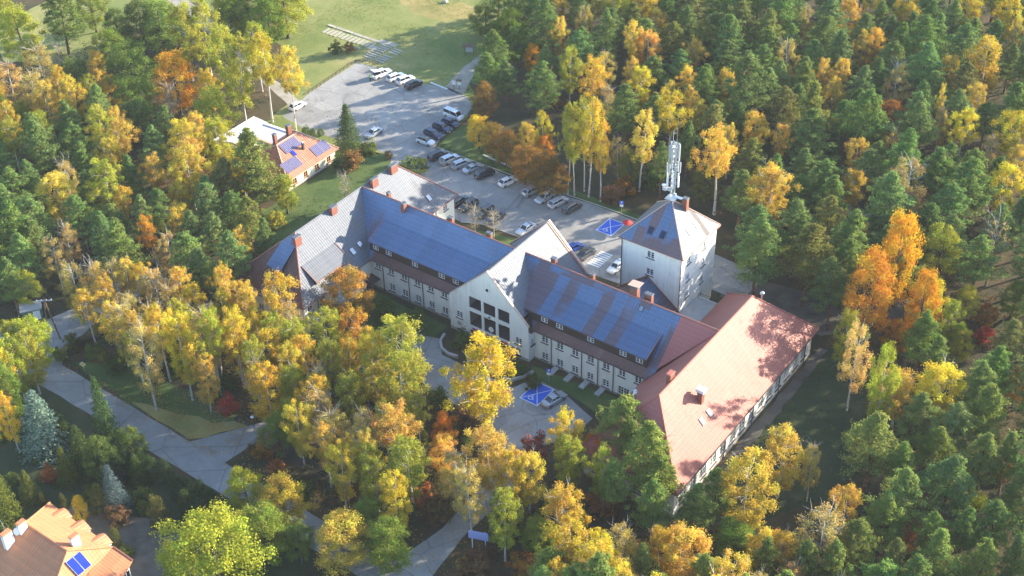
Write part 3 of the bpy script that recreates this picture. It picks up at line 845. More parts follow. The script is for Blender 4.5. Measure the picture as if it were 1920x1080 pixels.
# dormer on the hipped end
roof(B, [(-37.9, -15.6, 10.0), (-34.6, -15.9, 9.6), (-34.3, -11.6, 12.75), (-37.5, -11.8, 12.6), (-35.9, -10.0, 14.3)][:2] + [(-34.3, -11.6, 12.95), (-35.85, -10.0, 14.32), (-37.5, -11.8, 12.75)], 'roof_x', .14, 'dormer_roof')
mb = MB(); mb.box(-37.6, -15.3, 8.6, -34.9, -13.2, 9.7); mb.build('dormer_wall', M['timber_dark'], B)
link('roof_lamp', (lambda q: (q.lathe((0, 0, 0), [(.25, 0), (.25, .5), (.3, .5), (.2, .8), (.05, .9)], 10), q.mesh('roof_lamp', M['steel']))[1])(MB()), B, (-32.4, -16.3 - 8, 8.6))
mb = MB(); mb.slab([(-27.75, -2.3, 2.9), (-25.6, -2.3, 2.5), (-25.6, 1.5 - 1.6, 2.5), (-27.75, 1.5 - 1.6, 2.9)], .12); mb.build('door_canopy', M['pipe_metal'], B)
mb = MB(); mb.box(-27.78, -1.7, 0, -27.72, -.5, 2.1); mb.build('door', M['timber_dark'], B)
for y, z in ((-2.58, 8.55), (-.39, 8.65), (19.0, 8.35)):
    x = LX + (HR - z) / SL
    skylight(B, (x, y, HR - SL * (x - LX)), (0, 1, 0), (1, 0, -SL), .95, 1.35)
skylight(B, (24.9, 7.0, mz(7.0)), (1, 0, 0), (0, -1, -SL), .8, 1.0)
# chimneys
chimney(B, -35.1, 16.2, 12.6, 15.05, .9, 2.2); chimney(B, -35.0, 10.6, 12.6, 15.0, .8, 1.9)
chimney(B, -35.1, -.6, 12.6, 14.95, .85, 1.7); chimney(B, -34.4, -10.9, 11.6, 14.6, .9, 1.8)
chimney(B, -25.2, 7.3, 12.8, 15.0, .9, 1.1); chimney(B, -29.9, 8.7, 12.8, 14.8, .7, .8)
chimney(B, -15.6, 8.7, 12.6, 14.85, 1.2, .7); chimney(B, -7.1, 8.7, 12.6, 14.85, 1.2, .7)
chimney(B, 6.5, 8.8, 12.6, 14.85, 1.1, .8); chimney(B, 14.2, 8.7, 12.6, 14.85, 1.1, .8)
chimney(B, 22.6, 8.7, 12.4, 15.7, 1.5, 1.2); chimney(B, 24.9, 9.3, 12.2, 14.9, 1.6, .9)
mb = MB(); mb.slab([(21.6, 7.9, 16.3), (23.7, 7.9, 16.5), (23.7, 9.6, 16.5), (21.6, 9.6, 16.3)], .08); mb.build('chimney_hood', M['coping'], B)
mb = MB(); [mb.box(22.6 + a, 8.7 + b, 15.86, 22.7 + a, 8.8 + b, 16.3) for a in (-.6, .5) for b in (-.5, .4)]; mb.build('hood_leg', M['pipe_metal'], B)
# planter walls by the entrance
for pts in ([(-7.9, -4.0), (-7.4, -5.8), (-5.9, -7.3), (-4.2, -7.8), (-2.3, -7.5)], [(7.4, -7.7), (8.7, -7.3), (9.9, -5.6), (10.6, -3.4)]):
    mb = MB()
    for i in range(len(pts) - 1):
        a = Vector(pts[i]); b = Vector(pts[i + 1]); n = Vector((-(b - a).y, (b - a).x)).normalized() * .2
        q = [a + n, a - n, b - n, b + n]; mb.prism([(p.x, p.y, 0) for p in q], [(p.x, p.y, .5) for p in q])
    o = mb.build('planter_wall', M['concrete']); tag(o, 'low curved concrete planter wall on the ' + ('hipped-wing side of the entrance gable' if pts[0][0] < 0 else 'blue-bay side of the entrance gable'), 'wall')
# ---- tower
TW = empty('tower', (19.1, 25.7, 0))
tag(TW, 'square white tower with pyramid roof of bluish and brown sheets, carrying an antenna mast', 'tower')
tx0, tx1, ty0, ty1, TZ = 13.2, 25.0, 19.7, 31.65, 15.9
wall_win(TW, (tx0, ty0), 0, tx1 - tx0, 0, 16.0, [(18.93 - tx0, 14.15, 1.4, 1.35), (18.93 - tx0, 10.55, 1.4, 1.35)])
wall_win(TW, (tx1, ty0), math.pi / 2, ty1 - ty0, 0, 16.0, [(y - ty0, z, 1.2, 1.4) for y in (22.1, 27.3) for z in (14.1, 10.5, 6.9)] + [(27.35 - ty0, 3.3, 1.2, 1.4)])
wall(TW, (tx1, ty1), math.pi, tx1 - tx0, 0, 16.0, ()); wall(TW, (tx0, ty1), -math.pi / 2, ty1 - ty0, 0, 16.0, ())
for x in (tx0 + .03, tx1 - .05):
    mb = MB(); mb.tube([(x, ty0 - .09, .1), (x, ty0 - .09, 15.7)], .08, 6); mb.build('drainpipe', M['flashing' if x > 20 else 'pipe_metal'], TW)
ex0, ex1, ey0, ey1 = 12.7, 25.45, 19.25, 32.1; AP = (19.1, 25.7, 22.2)
cor = [(ex0, ey0, TZ), (ex1, ey0, TZ), (ex1, ey1, TZ), (ex0, ey1, TZ)]
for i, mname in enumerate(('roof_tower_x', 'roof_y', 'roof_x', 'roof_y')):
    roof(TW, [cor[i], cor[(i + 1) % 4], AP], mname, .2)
for c in cor: ridge_cap(TW, (c[0], c[1], c[2] + .03), (AP[0], AP[1], AP[2] + .03), 'coping', .09)
for i in range(4):
    a, b = cor[i], cor[(i + 1) % 4]
    mb = MB(); mb.tube([(a[0], a[1], a[2] - .12), (b[0], b[1], b[2] - .12)], .1, 6); mb.build('gutter', M['flashing'], TW)
k = (AP[2] - TZ) / (AP[1] - ey0)
for x in (17.8, 20.15): skylight(TW, (x, 21.3, TZ + k * (21.3 - ey0)), (1, 0, 0), (0, -1, -k), .95, 1.4, 'skylight_dark')
for y in (24.6, 27.0): skylight(TW, (23.35, y, TZ + k * (ex1 - 23.35)), (0, 1, 0), (1, 0, -k), .95, 1.4)
chimney(TW, 20.9, 27.2, 19.0, 22.3, 1.1, 1.0)
# link roof between the house and the tower
roof(TW, [(18.5, 13.0, 9.5), (18.5, 19.68, 9.5), (12.6, 19.68, 4.6), (12.6, 17.0, 4.6)], 'roof_brown', .2)
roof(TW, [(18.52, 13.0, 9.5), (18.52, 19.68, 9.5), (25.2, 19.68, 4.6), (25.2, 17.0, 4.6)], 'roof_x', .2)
mb = MB(); mb.box(13.4, 16.2, 0, 24.6, 19.65, 4.6); mb.build('link_wall', M['plaster'], TW)
for s_, x in ((1, 12.6), (-1, 25.2)):
    mb = MB(); mb.tube([(18.5, 19.6, 9.6), (x, 19.6, 4.7)], .12, 6); mb.build('verge_trim', M['flashing'], TW)
# flat terrace beside the tower
mb = MB(); mb.box(25.02, 16.2, 0, 29.9, 26.0, 3.9); mb.build('terrace_base', M['plaster'], TW)
mb = MB(); mb.box(25.02, 16.2, 3.905, 29.95, 26.0, 4.02); mb.build('terrace_floor', M['concrete'], TW)
mb = MB(); mb.box(25.6, 25.8, 4.03, 29.9, 25.95, 4.3); mb.build('parapet', M['plaster'], TW)
mb = MB()
for i in range(12): mb.box(26 + i * .33, 25.86, 4.3, 26.03 + i * .33, 25.89, 5.0)
mb.box(25.7, 25.85, 5.0, 29.9, 25.9, 5.06); mb.build('railing', M['pipe_metal'], TW)
# ---- antenna mast
MA = empty('antenna_mast', (19.1, 25.6, 22.1))
tag(MA, 'lattice telecom mast with white panel antennas standing on the tower roof', 'mast')
cx, cy = 19.1, 25.6
legs = [(cx + .42 * math.cos(t), cy + .42 * math.sin(t)) for t in (.3, 2.4, 4.5)]
for lx, ly in legs:
    mb = MB(); mb.tube([(lx, ly, 21.4), (lx, ly, 33.6)], .06, 5); mb.build('mast_leg', M['antenna_grey'], MA)
for j in range(12):
    mb = MB(); z = 22.0 + j * .97
    for i in range(3):
        a, b = legs[i], legs[(i + 1) % 3]
        mb.tube([(a[0], a[1], z), (b[0], b[1], z)], .03, 4); mb.tube([(a[0], a[1], z), (b[0], b[1], z + .97)], .03, 4)
    mb.build('brace', M['steel'], MA)
for zc, h, rad, w, n, mt in ((31.6, 3.1, .85, .26, 7, 'antenna_grey'), (28.6, 2.0, 1.1, .30, 6, 'antenna_grey'), (26.2, 2.1, 1.05, .30, 6, 'antenna_white')):
    for i in range(n):
        t = 2 * math.pi * i / n + zc; x = cx + rad * math.cos(t); y = cy + rad * math.sin(t)
        mb = MB(); mb.box(-w / 2, -.09, -h / 2, w / 2, .09, h / 2)
        p = link('panel_antenna', mb.mesh('panel_antenna', M[mt]), MA, (x - cx, y - cy, zc - 22.1 + .25 * math.sin(3 * t)), (0, 0, t + math.pi / 2))
        mb = MB(); mb.tube([(0, 0, -h * .3), (0, rad * .75, -h * .3)], .035, 4); mb.tube([(0, 0, h * .3), (0, rad * .75, h * .3)], .035, 4); link('bracket', mb.mesh('bracket', M['steel']), p)
for x, y, z, s_ in ((-1.2, -.6, 24.4, .3), (.9, -.7, 24.0, .25), (-1.1, .5, 23.8, .28), (.2, -1.1, 25.0, .3)):
    mb = MB(); mb.box(cx + x - s_, cy + y - s_ * .6, z - s_, cx + x + s_, cy + y + s_ * .6, z + s_); mb.build('radio_unit', M['antenna_grey'], MA)
mb = MB(); mb.lathe((cx - 1.25, cy - .7, 24.9), [(.06, 0), (.3, .1), (.42, .3)], 12); mb.build('dish', M['antenna_white'], MA)
mb = MB(); mb.box(cx - .9, cy - .9, 22.55, cx + .9, cy + .9, 22.7); mb.box(cx + .2, cy + .2, 22.72, cx + 1.7, cy + .9, 22.8); mb.build('platform', M['steel'], MA)
mb = MB(); mb.tube([(cx + .3, cy, 33), (cx + .3, cy, 40.4)], [.05, .02], 5); mb.build('whip', M['steel'], MA)
mb = MB(); mb.tube([(cx - .3, cy - .2, 33.5), (cx - .3, cy - .2, 35.6), (cx + .7, cy + .3, 37.4)], .03, 5); mb.tube([(cx - .3, cy - .2, 35.2), (cx + .3, cy, 35.4)], .03, 5); mb.build('dipole', M['antenna_white'], MA)
mb = MB(); mb.tube([(cx - .7, cy - .3, 31), (cx - .7, cy - .3, 35.3)], .03, 5); mb.build('whip', M['steel'], MA)
# ---- red roofed wing
RW = empty('hall_wing', (38.66, 4.3, 0))
tag(RW, 'single-storey white hall with large hipped red tile-sheet roof', 'building')
re0, re1, rs, rn, rz = 29.97, 47.35, -19.2, 27.9, 5.62
r1, r2 = -10.54, 19.05
roof(RW, [(RX, r1, HR), (RX, r2, HR), (re1, rn, rz), (re1, rs, rz)], 'roof_red')
roof(RW, [(RX - .02, r1, HR - .02), (RX - .02, r2, HR - .02), (re0, rn, rz), (re0, rs, rz)], 'roof_red')
roof(RW, [(RX, r1 - .02, HR - .02), (re0 + .02, rs, rz - .02), (re1 - .02, rs, rz - .02)], 'roof_red_x')
roof(RW, [(RX, r2 + .02, HR - .02), (re0 + .02, rn, rz - .02), (re1 - .02, rn, rz - .02)], 'roof_red_x')
ridge_cap(RW, (RX, r1, HR + .03), (RX, r2, HR + .03), 'roof_red', .12)
for q in ((re1, rs, r1), (re0, rs, r1), (re1, rn, r2), (re0, rn, r2)): ridge_cap(RW, (RX, q[2], HR + .02), (q[0], q[1], rz + .02), 'roof_red', .12)
mb = MB(); mb.tube([(re1 + .08, rs, rz - .14), (re1 + .08, rn, rz - .14)], .09, 6); mb.build('gutter', M['pipe_metal'], RW)
wall_win(RW, (46.6, -18.5), math.pi / 2, 45.7, 0, 5.7, [(2.6 + 3.1 * i, 2.4, 1.9, 2.4) for i in range(14)], plinth=.4)
wall_win(RW, (30.7, -18.5), 0, 15.9, 0, 5.7, [(u, 2.4, 1.6, 1.8) for u in (2.5, 6, 9.5)], plinth=.4)
wall(RW, (46.6, 27.2), math.pi, 15.9, 0, 5.7, ()); wall(RW, (30.7, 27.2), -math.pi / 2, 45.7, 0, 5.7, ())
for y in (-12.6, -3.3, 6.0, 15.3, 24.6): drainpipe(RW, 46.72, y, .1, 5.4)
for y in (-6.46, -4.2): skylight(RW, (44.08, y, HR - (44.08 - RX)), (0, 1, 0), (1, 0, -1), .95, 1.3)
chimney(RW, 42.4, -4.2, 8.0, 12.1, 1.0, 1.0)
mb = MB(); mb.box(41.7, -4.75, 12.4, 43.1, -3.65, 13.0); mb.build('chimney_hood', M['antenna_white'], RW)
mb = MB(); [mb.box(42.3 + a, -4.25 + b, 12.05, 42.4 + a, -4.15 + b, 12.45) for a in (-.4, .4) for b in (-.35, .35)]; mb.build('hood_leg', M['pipe_metal'], RW)
chimney(RW, 38.0, -6.1, 12.6, 15.2, .9, 1.5, 'brick', 'roof_red')
for x, y, z0, z1 in ((32.9, -7.6, 7.4, 10.4), (33.3, -8.3, 7.8, 10.6), (39.6, 20.6, 11.5, 14.6)):
    mb = MB(); mb.lathe((x, y, z0), [(.14, 0), (.14, z1 - z0 - .5), (.34, z1 - z0 - .5), (.36, z1 - z0 - .2), (.2, z1 - z0), (.04, z1 - z0 + .08)], 12); mb.build('roof_vent', M['steel'], RW, smooth=False)
# ---- small house with solar panels
SH = empty('house_with_solar_panels', (-68.4, 21.5, 0))
tag(SH, 'cream bungalow with orange hipped roof carrying six violet solar panels', 'house')
hx0, hx1, hy0, hy1, hz = -75.0, -61.75, 13.9, 29.4, 3.0
hr = (-68.4, 18.4, 24.7, 7.0)
roof(SH, [(hr[0], hr[1], hr[3]), (hr[0], hr[2], hr[3]), (hx1, hy1, hz), (hx1, hy0, hz)], 'roof_tile_red', .18)
roof(SH, [(hr[0] - .02, hr[1], hr[3] - .02), (hr[0] - .02, hr[2], hr[3] - .02), (hx0, hy1, hz), (hx0, hy0, hz)], 'roof_tile_red', .18)
roof(SH, [(hr[0], hr[1] - .02, hr[3] - .02), (hx0, hy0, hz - .02), (hx1, hy0, hz - .02)], 'roof_tile_red', .18)
roof(SH, [(hr[0], hr[2] + .02, hr[3] - .02), (hx0, hy1, hz - .02), (hx1, hy1, hz - .02)], 'roof_tile_red', .18)
ridge_cap(SH, (hr[0], hr[1], hr[3] + .03), (hr[0], hr[2], hr[3] + .03), 'coping', .13)
for q in ((hx1, hy0, hr[1]), (hx1, hy1, hr[2]), (hx0, hy0, hr[1]), (hx0, hy1, hr[2])): ridge_cap(SH, (hr[0], q[2], hr[3] + .02), (q[0], q[1], hz + .02), 'coping', .12)
wall(SH, (-62.4, 14.5), math.pi / 2, 14.3, 0, 3.1, [(u - .6, .85, u + .6, 2.15) for u in (2.0, 5.2, 8.6, 12.2)], 'plaster_cream', plinth=.3)
for u in (2.0, 5.2, 8.6, 12.2):
    o = window(SH, -62.4, 14.5 + u, 1.5, math.pi / 2, 1.2, 1.3, 2, 2, .1, True, 'wood')
wall(SH, (-74.4, 14.5), 0, 12.0, 0, 3.1, [], 'plaster_cream'); wall(SH, (-62.4, 28.8), math.pi, 12.0, 0, 3.1, [], 'plaster_cream'); wall(SH, (-74.4, 28.8), -math.pi / 2, 14.3, 0, 3.1, [], 'plaster_cream')
ks = (hr[3] - hz) / (hx1 - hr[0])
def panel(parent, x, y, w, h, mat, k=ks, base=None, n=6):
    zz = lambda q: (hr[3] - k * (q - hr[0])) if base is None else base(q)
    mb = MB(); e = .16; dx = h / math.sqrt(1 + k * k)
    pts = [(x, y, zz(x) + e), (x, y + w, zz(x) + e), (x + dx, y + w, zz(x + dx) + e), (x + dx, y, zz(x + dx) + e)]
    mb.slab(pts[::-1], .09); o = mb.build('solar_panel', M[mat], parent)
    mb = MB()
    for i in range(n + 1):
        yy = y + (w - .05) * i / n
        mb.slab([(x, yy, zz(x) + e + .012), (x + dx, yy, zz(x + dx) + e + .012), (x + dx, yy + .05, zz(x + dx) + e + .012), (x, yy + .05, zz(x) + e + .012)], .01)
    mb.build('panel_frame', M['antenna_grey'], o)
for x, y in ((-68.0, 18.6), (-68.0, 20.9), (-64.6, 21.8 + 1.9), (-64.6, 24.0 + 1.9), (-64.9, 15.3), (-64.9, 17.6)): panel(SH, x, y, 2.15, 2.4, 'solar')
for x, y, g in ((-65.5, 20.0, 'solar_blue'),): skylight(SH, (x, y, hr[3] - ks * (x - hr[0])), (0, 1, 0), (1, 0, -ks), .9, 1.5, 'solar_blue')
chimney(SH, -65.2, 22.6, 4.6, 6.6, .5, .5, 'pipe_metal', 'antenna_grey'); chimney(SH, -70.3, 19.9, 5, 8.1, .8, .8); chimney(SH, -70.6, 24.3, 5, 8.0, .9, 1.2)
AN = empty('flat_roofed_annex', (-79, 22, 0)); tag(AN, 'low annex with glaring white flat roof behind the solar-panel bungalow', 'building')
def flat(pts, z0, z1, mat, nm): 
    mb = MB(); mb.prism([(a, b, z0) for a, b in pts], [(a, b, z1) for a, b in pts]); return mb.build(nm, M[mat], AN)
flat([(-84.2, 16.2), (-75.02, 20.0), (-75.02, 27.0), (-84.2, 27.4)], 0, 3.7, 'plaster_cream', 'wall')
flat([(-84.6, 15.8), (-80.4, 17.6), (-80.4, 27.6), (-84.6, 27.8)], 3.71, 4.0, 'flat_roof_white', 'roof_deck')
flat([(-80.38, 21.6), (-72.6, 21.9), (-72.6, 27.0), (-80.38, 26.4)], 3.72, 3.95, 'flat_roof_grey', 'roof_deck')
flat([(-80.38, 26.42), (-72.6, 27.02), (-72.6, 27.5), (-80.38, 27.1)], 3.72, 4.15, 'flat_roof_white', 'parapet')
flat([(-80.38, 21.0), (-72.6, 21.3), (-72.6, 21.88), (-80.38, 21.58)], 3.72, 4.15, 'coping', 'parapet')
# ---- house in the corner with the orange roof
OH = empty('house_with_orange_roof', (-18, -78.7, 0))
tag(OH, 'garden house with bright orange tile roof, white chimneys and a blue solar collector', 'house')
A_, B_ = (-24.5, -78.7, 8.0), (-15.4, -78.7, 8.0)
E0, E1, E2 = (-28.7, -72.06, 4.02), (-13.76, -72.86, 4.49), (-10.0, -72.7, 3.9)
S0 = (-28.7, -88.0, 4.09); Q_ = (-12.24, -85.57, 5.11); PM = (-13.36, -77.20, 4.87)
roof(OH, [A_, B_, E1, E0], 'roof_tile_x', .2)
roof(OH, [(A_[0], A_[1] - .02, 7.98), (B_[0], B_[1] - .02, 7.98), (Q_[0] - .02, Q_[1], Q_[2] - .02), (-12.24, -88.0, 4.09), S0], 'roof_tile_x', .2)
roof(OH, [(A_[0] - .02, A_[1], 7.97), E0, S0], 'roof_tile', .2)
roof(OH, [(B_[0] + .02, B_[1], 7.99), E1, PM, (-12.69, -79.82, 4.50), Q_], 'roof_tile', .2)
roof(OH, [(E1[0] + .05, E1[1], 4.47), E2, (-6.9, -80, 3.7), (-6.4, -86, 3.6), (-12.64, -79.82, 4.45), (PM[0] + .03, PM[1], PM[2] - .05)], 'roof_tile', .2)
for a, b in ((A_, B_), (B_, E1), (A_, E0), (B_, Q_)): ridge_cap(OH, (a[0], a[1], a[2] + .03), (b[0], b[1], b[2] + .03), 'roof_tile', .13)
mb = MB(); mb.tube([(E1[0], E1[1] + .1, E1[2]), (E2[0], E2[1] + .1, E2[2])], .16, 6); mb.build('gutter', M['flashing'], OH)
mb = MB(); mb.prism([(-28, -86, 0), (-9.0, -86, 0), (-10.4, -73.2, 0), (-28, -73, 0)], [(-28, -86, 3.5), (-9.0, -86, 3.5), (-10.4, -73.2, 3.4), (-28, -73, 3.9)]); mb.build('wall', M['white_paint'], OH)
for y in (-74.2, -77.4, -80.4): window(OH, -10.25 + (-73.2 - y) * .11 + .1, y, 2.2, math.pi / 2 + .11, 1.5, 1.4, 2, 1, -.06, False)
for x, y, z0, z1, w, d in ((-23.9, -79.6, 6, 9.3, .8, 1.5), (-24.2, -82.0, 4.6, 9.1, .9, 1.7), (-16.3, -76.7, 6, 8.7, .8, 1.5)):
    chimney(OH, x, y, z0, z1, w, d, 'white_paint', 'roof_tile')
def eyebrow(x, y, z, ang):
    """rounded dormer: arched roof over a white front"""
    mb = MB(); n = 9; w = 1.5; h = .95; dep = 2.4
    arc = [(-w + 2 * w * i / n, h * (math.cos(math.pi * (i / n - .5)) ** 1.4)) for i in range(n + 1)]
    c, s_ = math.cos(ang), math.sin(ang)
    def T(u, v, zz): return (x + u * c - v * s_, y + u * s_ + v * c, z + zz)
    for i in range(n):
        a, b = arc[i], arc[i + 1]
        mb.poly([T(a[0], -.25, a[1] + .12), T(b[0], -.25, b[1] + .12), T(b[0] * .6, dep, b[1] * .3 + 1.15), T(a[0] * .6, dep, a[1] * .3 + 1.15)])
        mb.poly([T(a[0], -.25, a[1]), T(b[0], -.25, b[1]), T(b[0], -.25, b[1] + .12), T(a[0], -.25, a[1] + .12)])
    o = mb.build('dormer', M['roof_tile_x'], OH)
    mb = MB(); mb.prism([T(a, 0, b - .02) for a, b in arc], [T(a, .3, b - .02) for a, b in arc]); mb.build('dormer_front', M['white_paint'], o)
    mb = MB(); mb.prism([T(-.6, -.04, .05), T(.6, -.04, .05), T(.6, -.04, .65), T(-.6, -.04, .65)], [T(-.6, -.012, .05), T(.6, -.012, .05), T(.6, -.012, .65), T(-.6, -.012, .65)]); mb.build('pane', M['glass'], o)
for x in (-24.9, -20.8, -16.2): eyebrow(x, -72.3, 4.0, math.pi)
eyebrow(-9.0, -79.5, 4.1, math.pi / 2)
n_ = Vector((1.38, 0.21, 1.00)).normalized() * .2
P4 = [Vector(p) for p in ((-14.65, -79.95, 7.24), (-14.87, -77.35, 6.97), (-13.40, -77.08, 4.90), (-13.15, -79.56, 5.09))]
for k0, k1 in ((0, .49), (.51, 1)):
    q = [P4[0].lerp(P4[1], k0), P4[0].lerp(P4[1], k1), P4[3].lerp(P4[2], k1), P4[3].lerp(P4[2], k0)]
    mb = MB(); mb.prism([tuple(p + n_ * .3) for p in q], [tuple(p + n_) for p in q]); o = mb.build('solar_panel', M['solar_blue'], OH)
    mb = MB(); mb.tube([tuple(p + n_ * 1.05) for p in q + q[:1]], .04, 4); mb.build('panel_frame', M['antenna_grey'], o)
mb = MB(); mb.lathe((0, 0, 0), [(.05, 0), (.35, .08), (.55, .25)], 14); link('satellite_dish', mb.mesh('satellite_dish', M['white_paint']), OH, (-23.7 + 18, -80.5 + 78.7, 8.4), (.9, .3, 0))
mb = MB(); mb.tube([(-24.3, -82, 9.2), (-24.3, -82, 11.2)], .03, 5); mb.tube([(-25.9, -81.5, 11.1), (-22.7, -82.5, 11.1)], .02, 4); mb.build('tv_aerial', M['steel'], OH)

# ------------------------------------------------------------------ cars
def paint(name, col, metal=0.3):
    m, nt, b = nodes_of('paint_' + name)
    b.inputs['Base Color'].default_value = (*col, 1); b.inputs['Roughness'].default_value = 0.32
    b.inputs['Metallic'].default_value = metal; b.inputs['Coat Weight'].default_value = 0.6; b.inputs['Coat Roughness'].default_value = 0.08
    return m
PAINT = {n: paint(n, c, mt) for n, c, mt in (('white', (.78, .78, .77), 0), ('silver', (.42, .44, .46), .5), ('black', (.012, .012, .014), .1), ('navy', (.02, .03, .075), .2), ('blue', (.03, .10, .42), .3), ('graphite', (.06, .065, .07), .4), ('lightgrey', (.55, .57, .59), .3))}
# stations along the car: (x, half width at sill, half width at belt, z bottom, z belt)
# greenhouse: x of windscreen foot, windscreen top, rear-window top, rear-window foot, roof z
CARS = {
    'sedan': dict(L=4.6, W=1.78, belt=[(0, .62), (.05, .80), (.28, .93), (.72, .98), (.95, .93), (1, .70)], gh=(.27, .42, .68, .84), roof=1.44, wb=(.18, .80), r=.31),
    'hatch': dict(L=4.15, W=1.74, belt=[(0, .60), (.05, .80), (.28, .95), (.85, 1.0), (.97, .95), (1, .75)], gh=(.26, .42, .82, .97), roof=1.48, wb=(.19, .81), r=.31),
    'wagon': dict(L=4.65, W=1.78, belt=[(0, .62), (.05, .80), (.27, .95), (.88, 1.0), (.98, .96), (1, .75)], gh=(.26, .40, .87, .98), roof=1.50, wb=(.18, .80), r=.31),
    'suv': dict(L=4.5, W=1.86, belt=[(0, .70), (.04, .95), (.27, 1.08), (.9, 1.12), (.985, 1.08), (1, .85)], gh=(.27, .39, .88, .985), roof=1.72, wb=(.19, .80), r=.36),
    'van': dict(L=4.9, W=1.92, belt=[(0, .65), (.03, .95), (.14, 1.12), (.9, 1.15), (.99, 1.12), (1, .85)], gh=(.13, .25, .96, .992), roof=1.96, wb=(.18, .80), r=.33),
    'pickup': dict(L=5.1, W=1.86, belt=[(0, .75), (.04, 1.0), (.27, 1.10), (.64, 1.12), (.98, 1.12), (1, .9)], gh=(.27, .38, .60, .645), roof=1.80, wb=(.18, .79), r=.39),
}
def belt_z(c, t):
    b = c['belt']
    for i in range(len(b) - 1):
        if b[i][0] <= t <= b[i + 1][0]:
            k = (t - b[i][0]) / (b[i + 1][0] - b[i][0]); return b[i][1] + (b[i + 1][1] - b[i][1]) * k
    return b[-1][1]
CARMESH = {}
def car_meshes(kind, tailgate=False):
    """front of the car at +x"""
    key = (kind, tailgate)
    if key in CARMESH: return CARMESH[key]
    c = CARS[kind]; L, W = c['L'], c['W']
    X = lambda t: L * (.5 - t)
    ts = sorted({0, .02, .05, .12, .2, .28, .36, .45, .55, .65, .75, .85, .92, .97, 1.0, *[b[0] for b in c['belt']]})
    body = MB(); rings = []
    for t in ts:
        hw = W / 2 * (1 - .20 * max(0, (.10 - t) / .10) ** 2 - .14 * max(0, (t - .92) / .08) ** 2)
        zb = .22 + .12 * max(0, (.08 - t) / .08) + .12 * max(0, (t - .94) / .06); zt = belt_z(c, t)
        zm = zb + (zt - zb) * .55; zs = zt - .06
        x = X(t)
        rings.append([(x, -hw * .93, zb), (x, -hw, zm), (x, -hw * .97, zs), (x, -hw * .86, zt), (x, 0, zt + .03), (x, hw * .86, zt), (x, hw * .97, zs), (x, hw, zm), (x, hw * .93, zb)])
    n = 9; b0 = 0
    for r in rings: body.v += r
    for i in range(len(rings) - 1):
        for k in range(n):
            k2 = (k + 1) % n
            body.f.append((i * n + k, (i + 1) * n + k, (i + 1) * n + k2, i * n + k2)); body.m.append(0)
    body.f.append(tuple(range(n))); body.m.append(0); e = (len(rings) - 1) * n; body.f.append(tuple(e + k for k in range(n - 1, -1, -1))); body.m.append(0)
    # greenhouse
    a, b, d, f = c['gh']; hw = W / 2; rz = c['roof']
    def g(t, k, z): return (X(t), k, z)
    za, zf = belt_z(c, a) + .0, belt_z(c, f) - .01
    lo = .86; up = .70
    ws = [g(a, -hw * lo * .92, za), g(a, hw * lo * .92, za), g(b, hw * up * .96, rz - .05), g(b, -hw * up * .96, rz - .05)]
    rw = [g(f, hw * lo * .9, zf), g(f, -hw * lo * .9, zf), g(d, -hw * up * .95, rz - .06), g(d, hw * up * .95, rz - .06)]
    def side(s):
        return [g(a, s * hw * lo * .94, za), g(f, s * hw * lo * .93, zf), g(d, s * hw * up, rz - .07), g(b, s * hw * up, rz - .06)]
    roofm = MB()
    roofm.prism([g(b, -hw * up, rz - .07), g(d, -hw * up, rz - .08), g(d, hw * up, rz - .08), g(b, hw * up, rz - .07)][::-1], [g(b + .01, -hw * up * .9, rz - .005), g(d - .01, -hw * up * .9, rz - .02), g(d - .01, hw * up * .9, rz - .02), g(b + .01, hw * up * .9, rz - .005)][::-1])
    for s in (-1, 1):   # pillars
        for p, q in (((a, lo * .93, za), (b, up * .98, rz - .06)), ((f, lo * .92, zf), (d, up * .98, rz - .08)), (((a + f) / 2, lo * .95, belt_z(c, .5)), ((b + d) / 2, up * 1.0, rz - .06))):
            roofm.tube([g(p[0], s * hw * p[1], p[2]), g(q[0], s * hw * q[1], q[2])], .05, 5)
    out = {'body': body.mesh('body', PAINT['white'], smooth=False), 'roof': roofm.mesh('roof', PAINT['white'])}
    for nm, q in (('windscreen', ws), ('rear_window', rw)):
        mb = MB(); cen = Vector((0, 0, .6)); mb.prism([tuple(Vector(p) * .985 + cen * .015) for p in q], q); out[nm] = mb.mesh(nm, M['glass'])
    for s, nm in ((-1, 'side_window_r'), (1, 'side_window_l')):
        q = side(s); mb = MB(); mb.prism([(p[0], p[1] - s * .02, p[2]) for p in q], q); out[nm] = mb.mesh('side_window', M['glass'])
    tyre = MB(); r = c['r']; tyre.lathe((0, 0, -.1), [(r * .6, 0), (r, .02), (r, .18), (r * .6, .2)], 14); out['tyre'] = tyre.mesh('tyre', M['rubber'])
    rim = MB(); rim.lathe((0, 0, 0), [(r * .62, 0), (r * .62, .108), (r * .2, .085)], 12); out['rim'] = rim.mesh('rim', M['steel'])
    hl = MB(); hl.cbox((0, 0, 0), (.12, .36, .14)); out['headlight'] = hl.mesh('headlight', M['lamp_clear'])
    tl = MB(); tl.cbox((0, 0, 0), (.08, .28, .2)); out['taillight'] = tl.mesh('taillight', M['lamp_red'])
    mi = MB(); mi.cbox((0, 0, 0), (.16, .2, .13)); out['mirror'] = mi.mesh('mirror', M['rubber'])
    pl = MB(); pl.cbox((0, 0, 0), (.02, .5, .11)); out['number_plate'] = pl.mesh('number_plate', M['white_paint'])
    CARMESH[key] = out
    return out


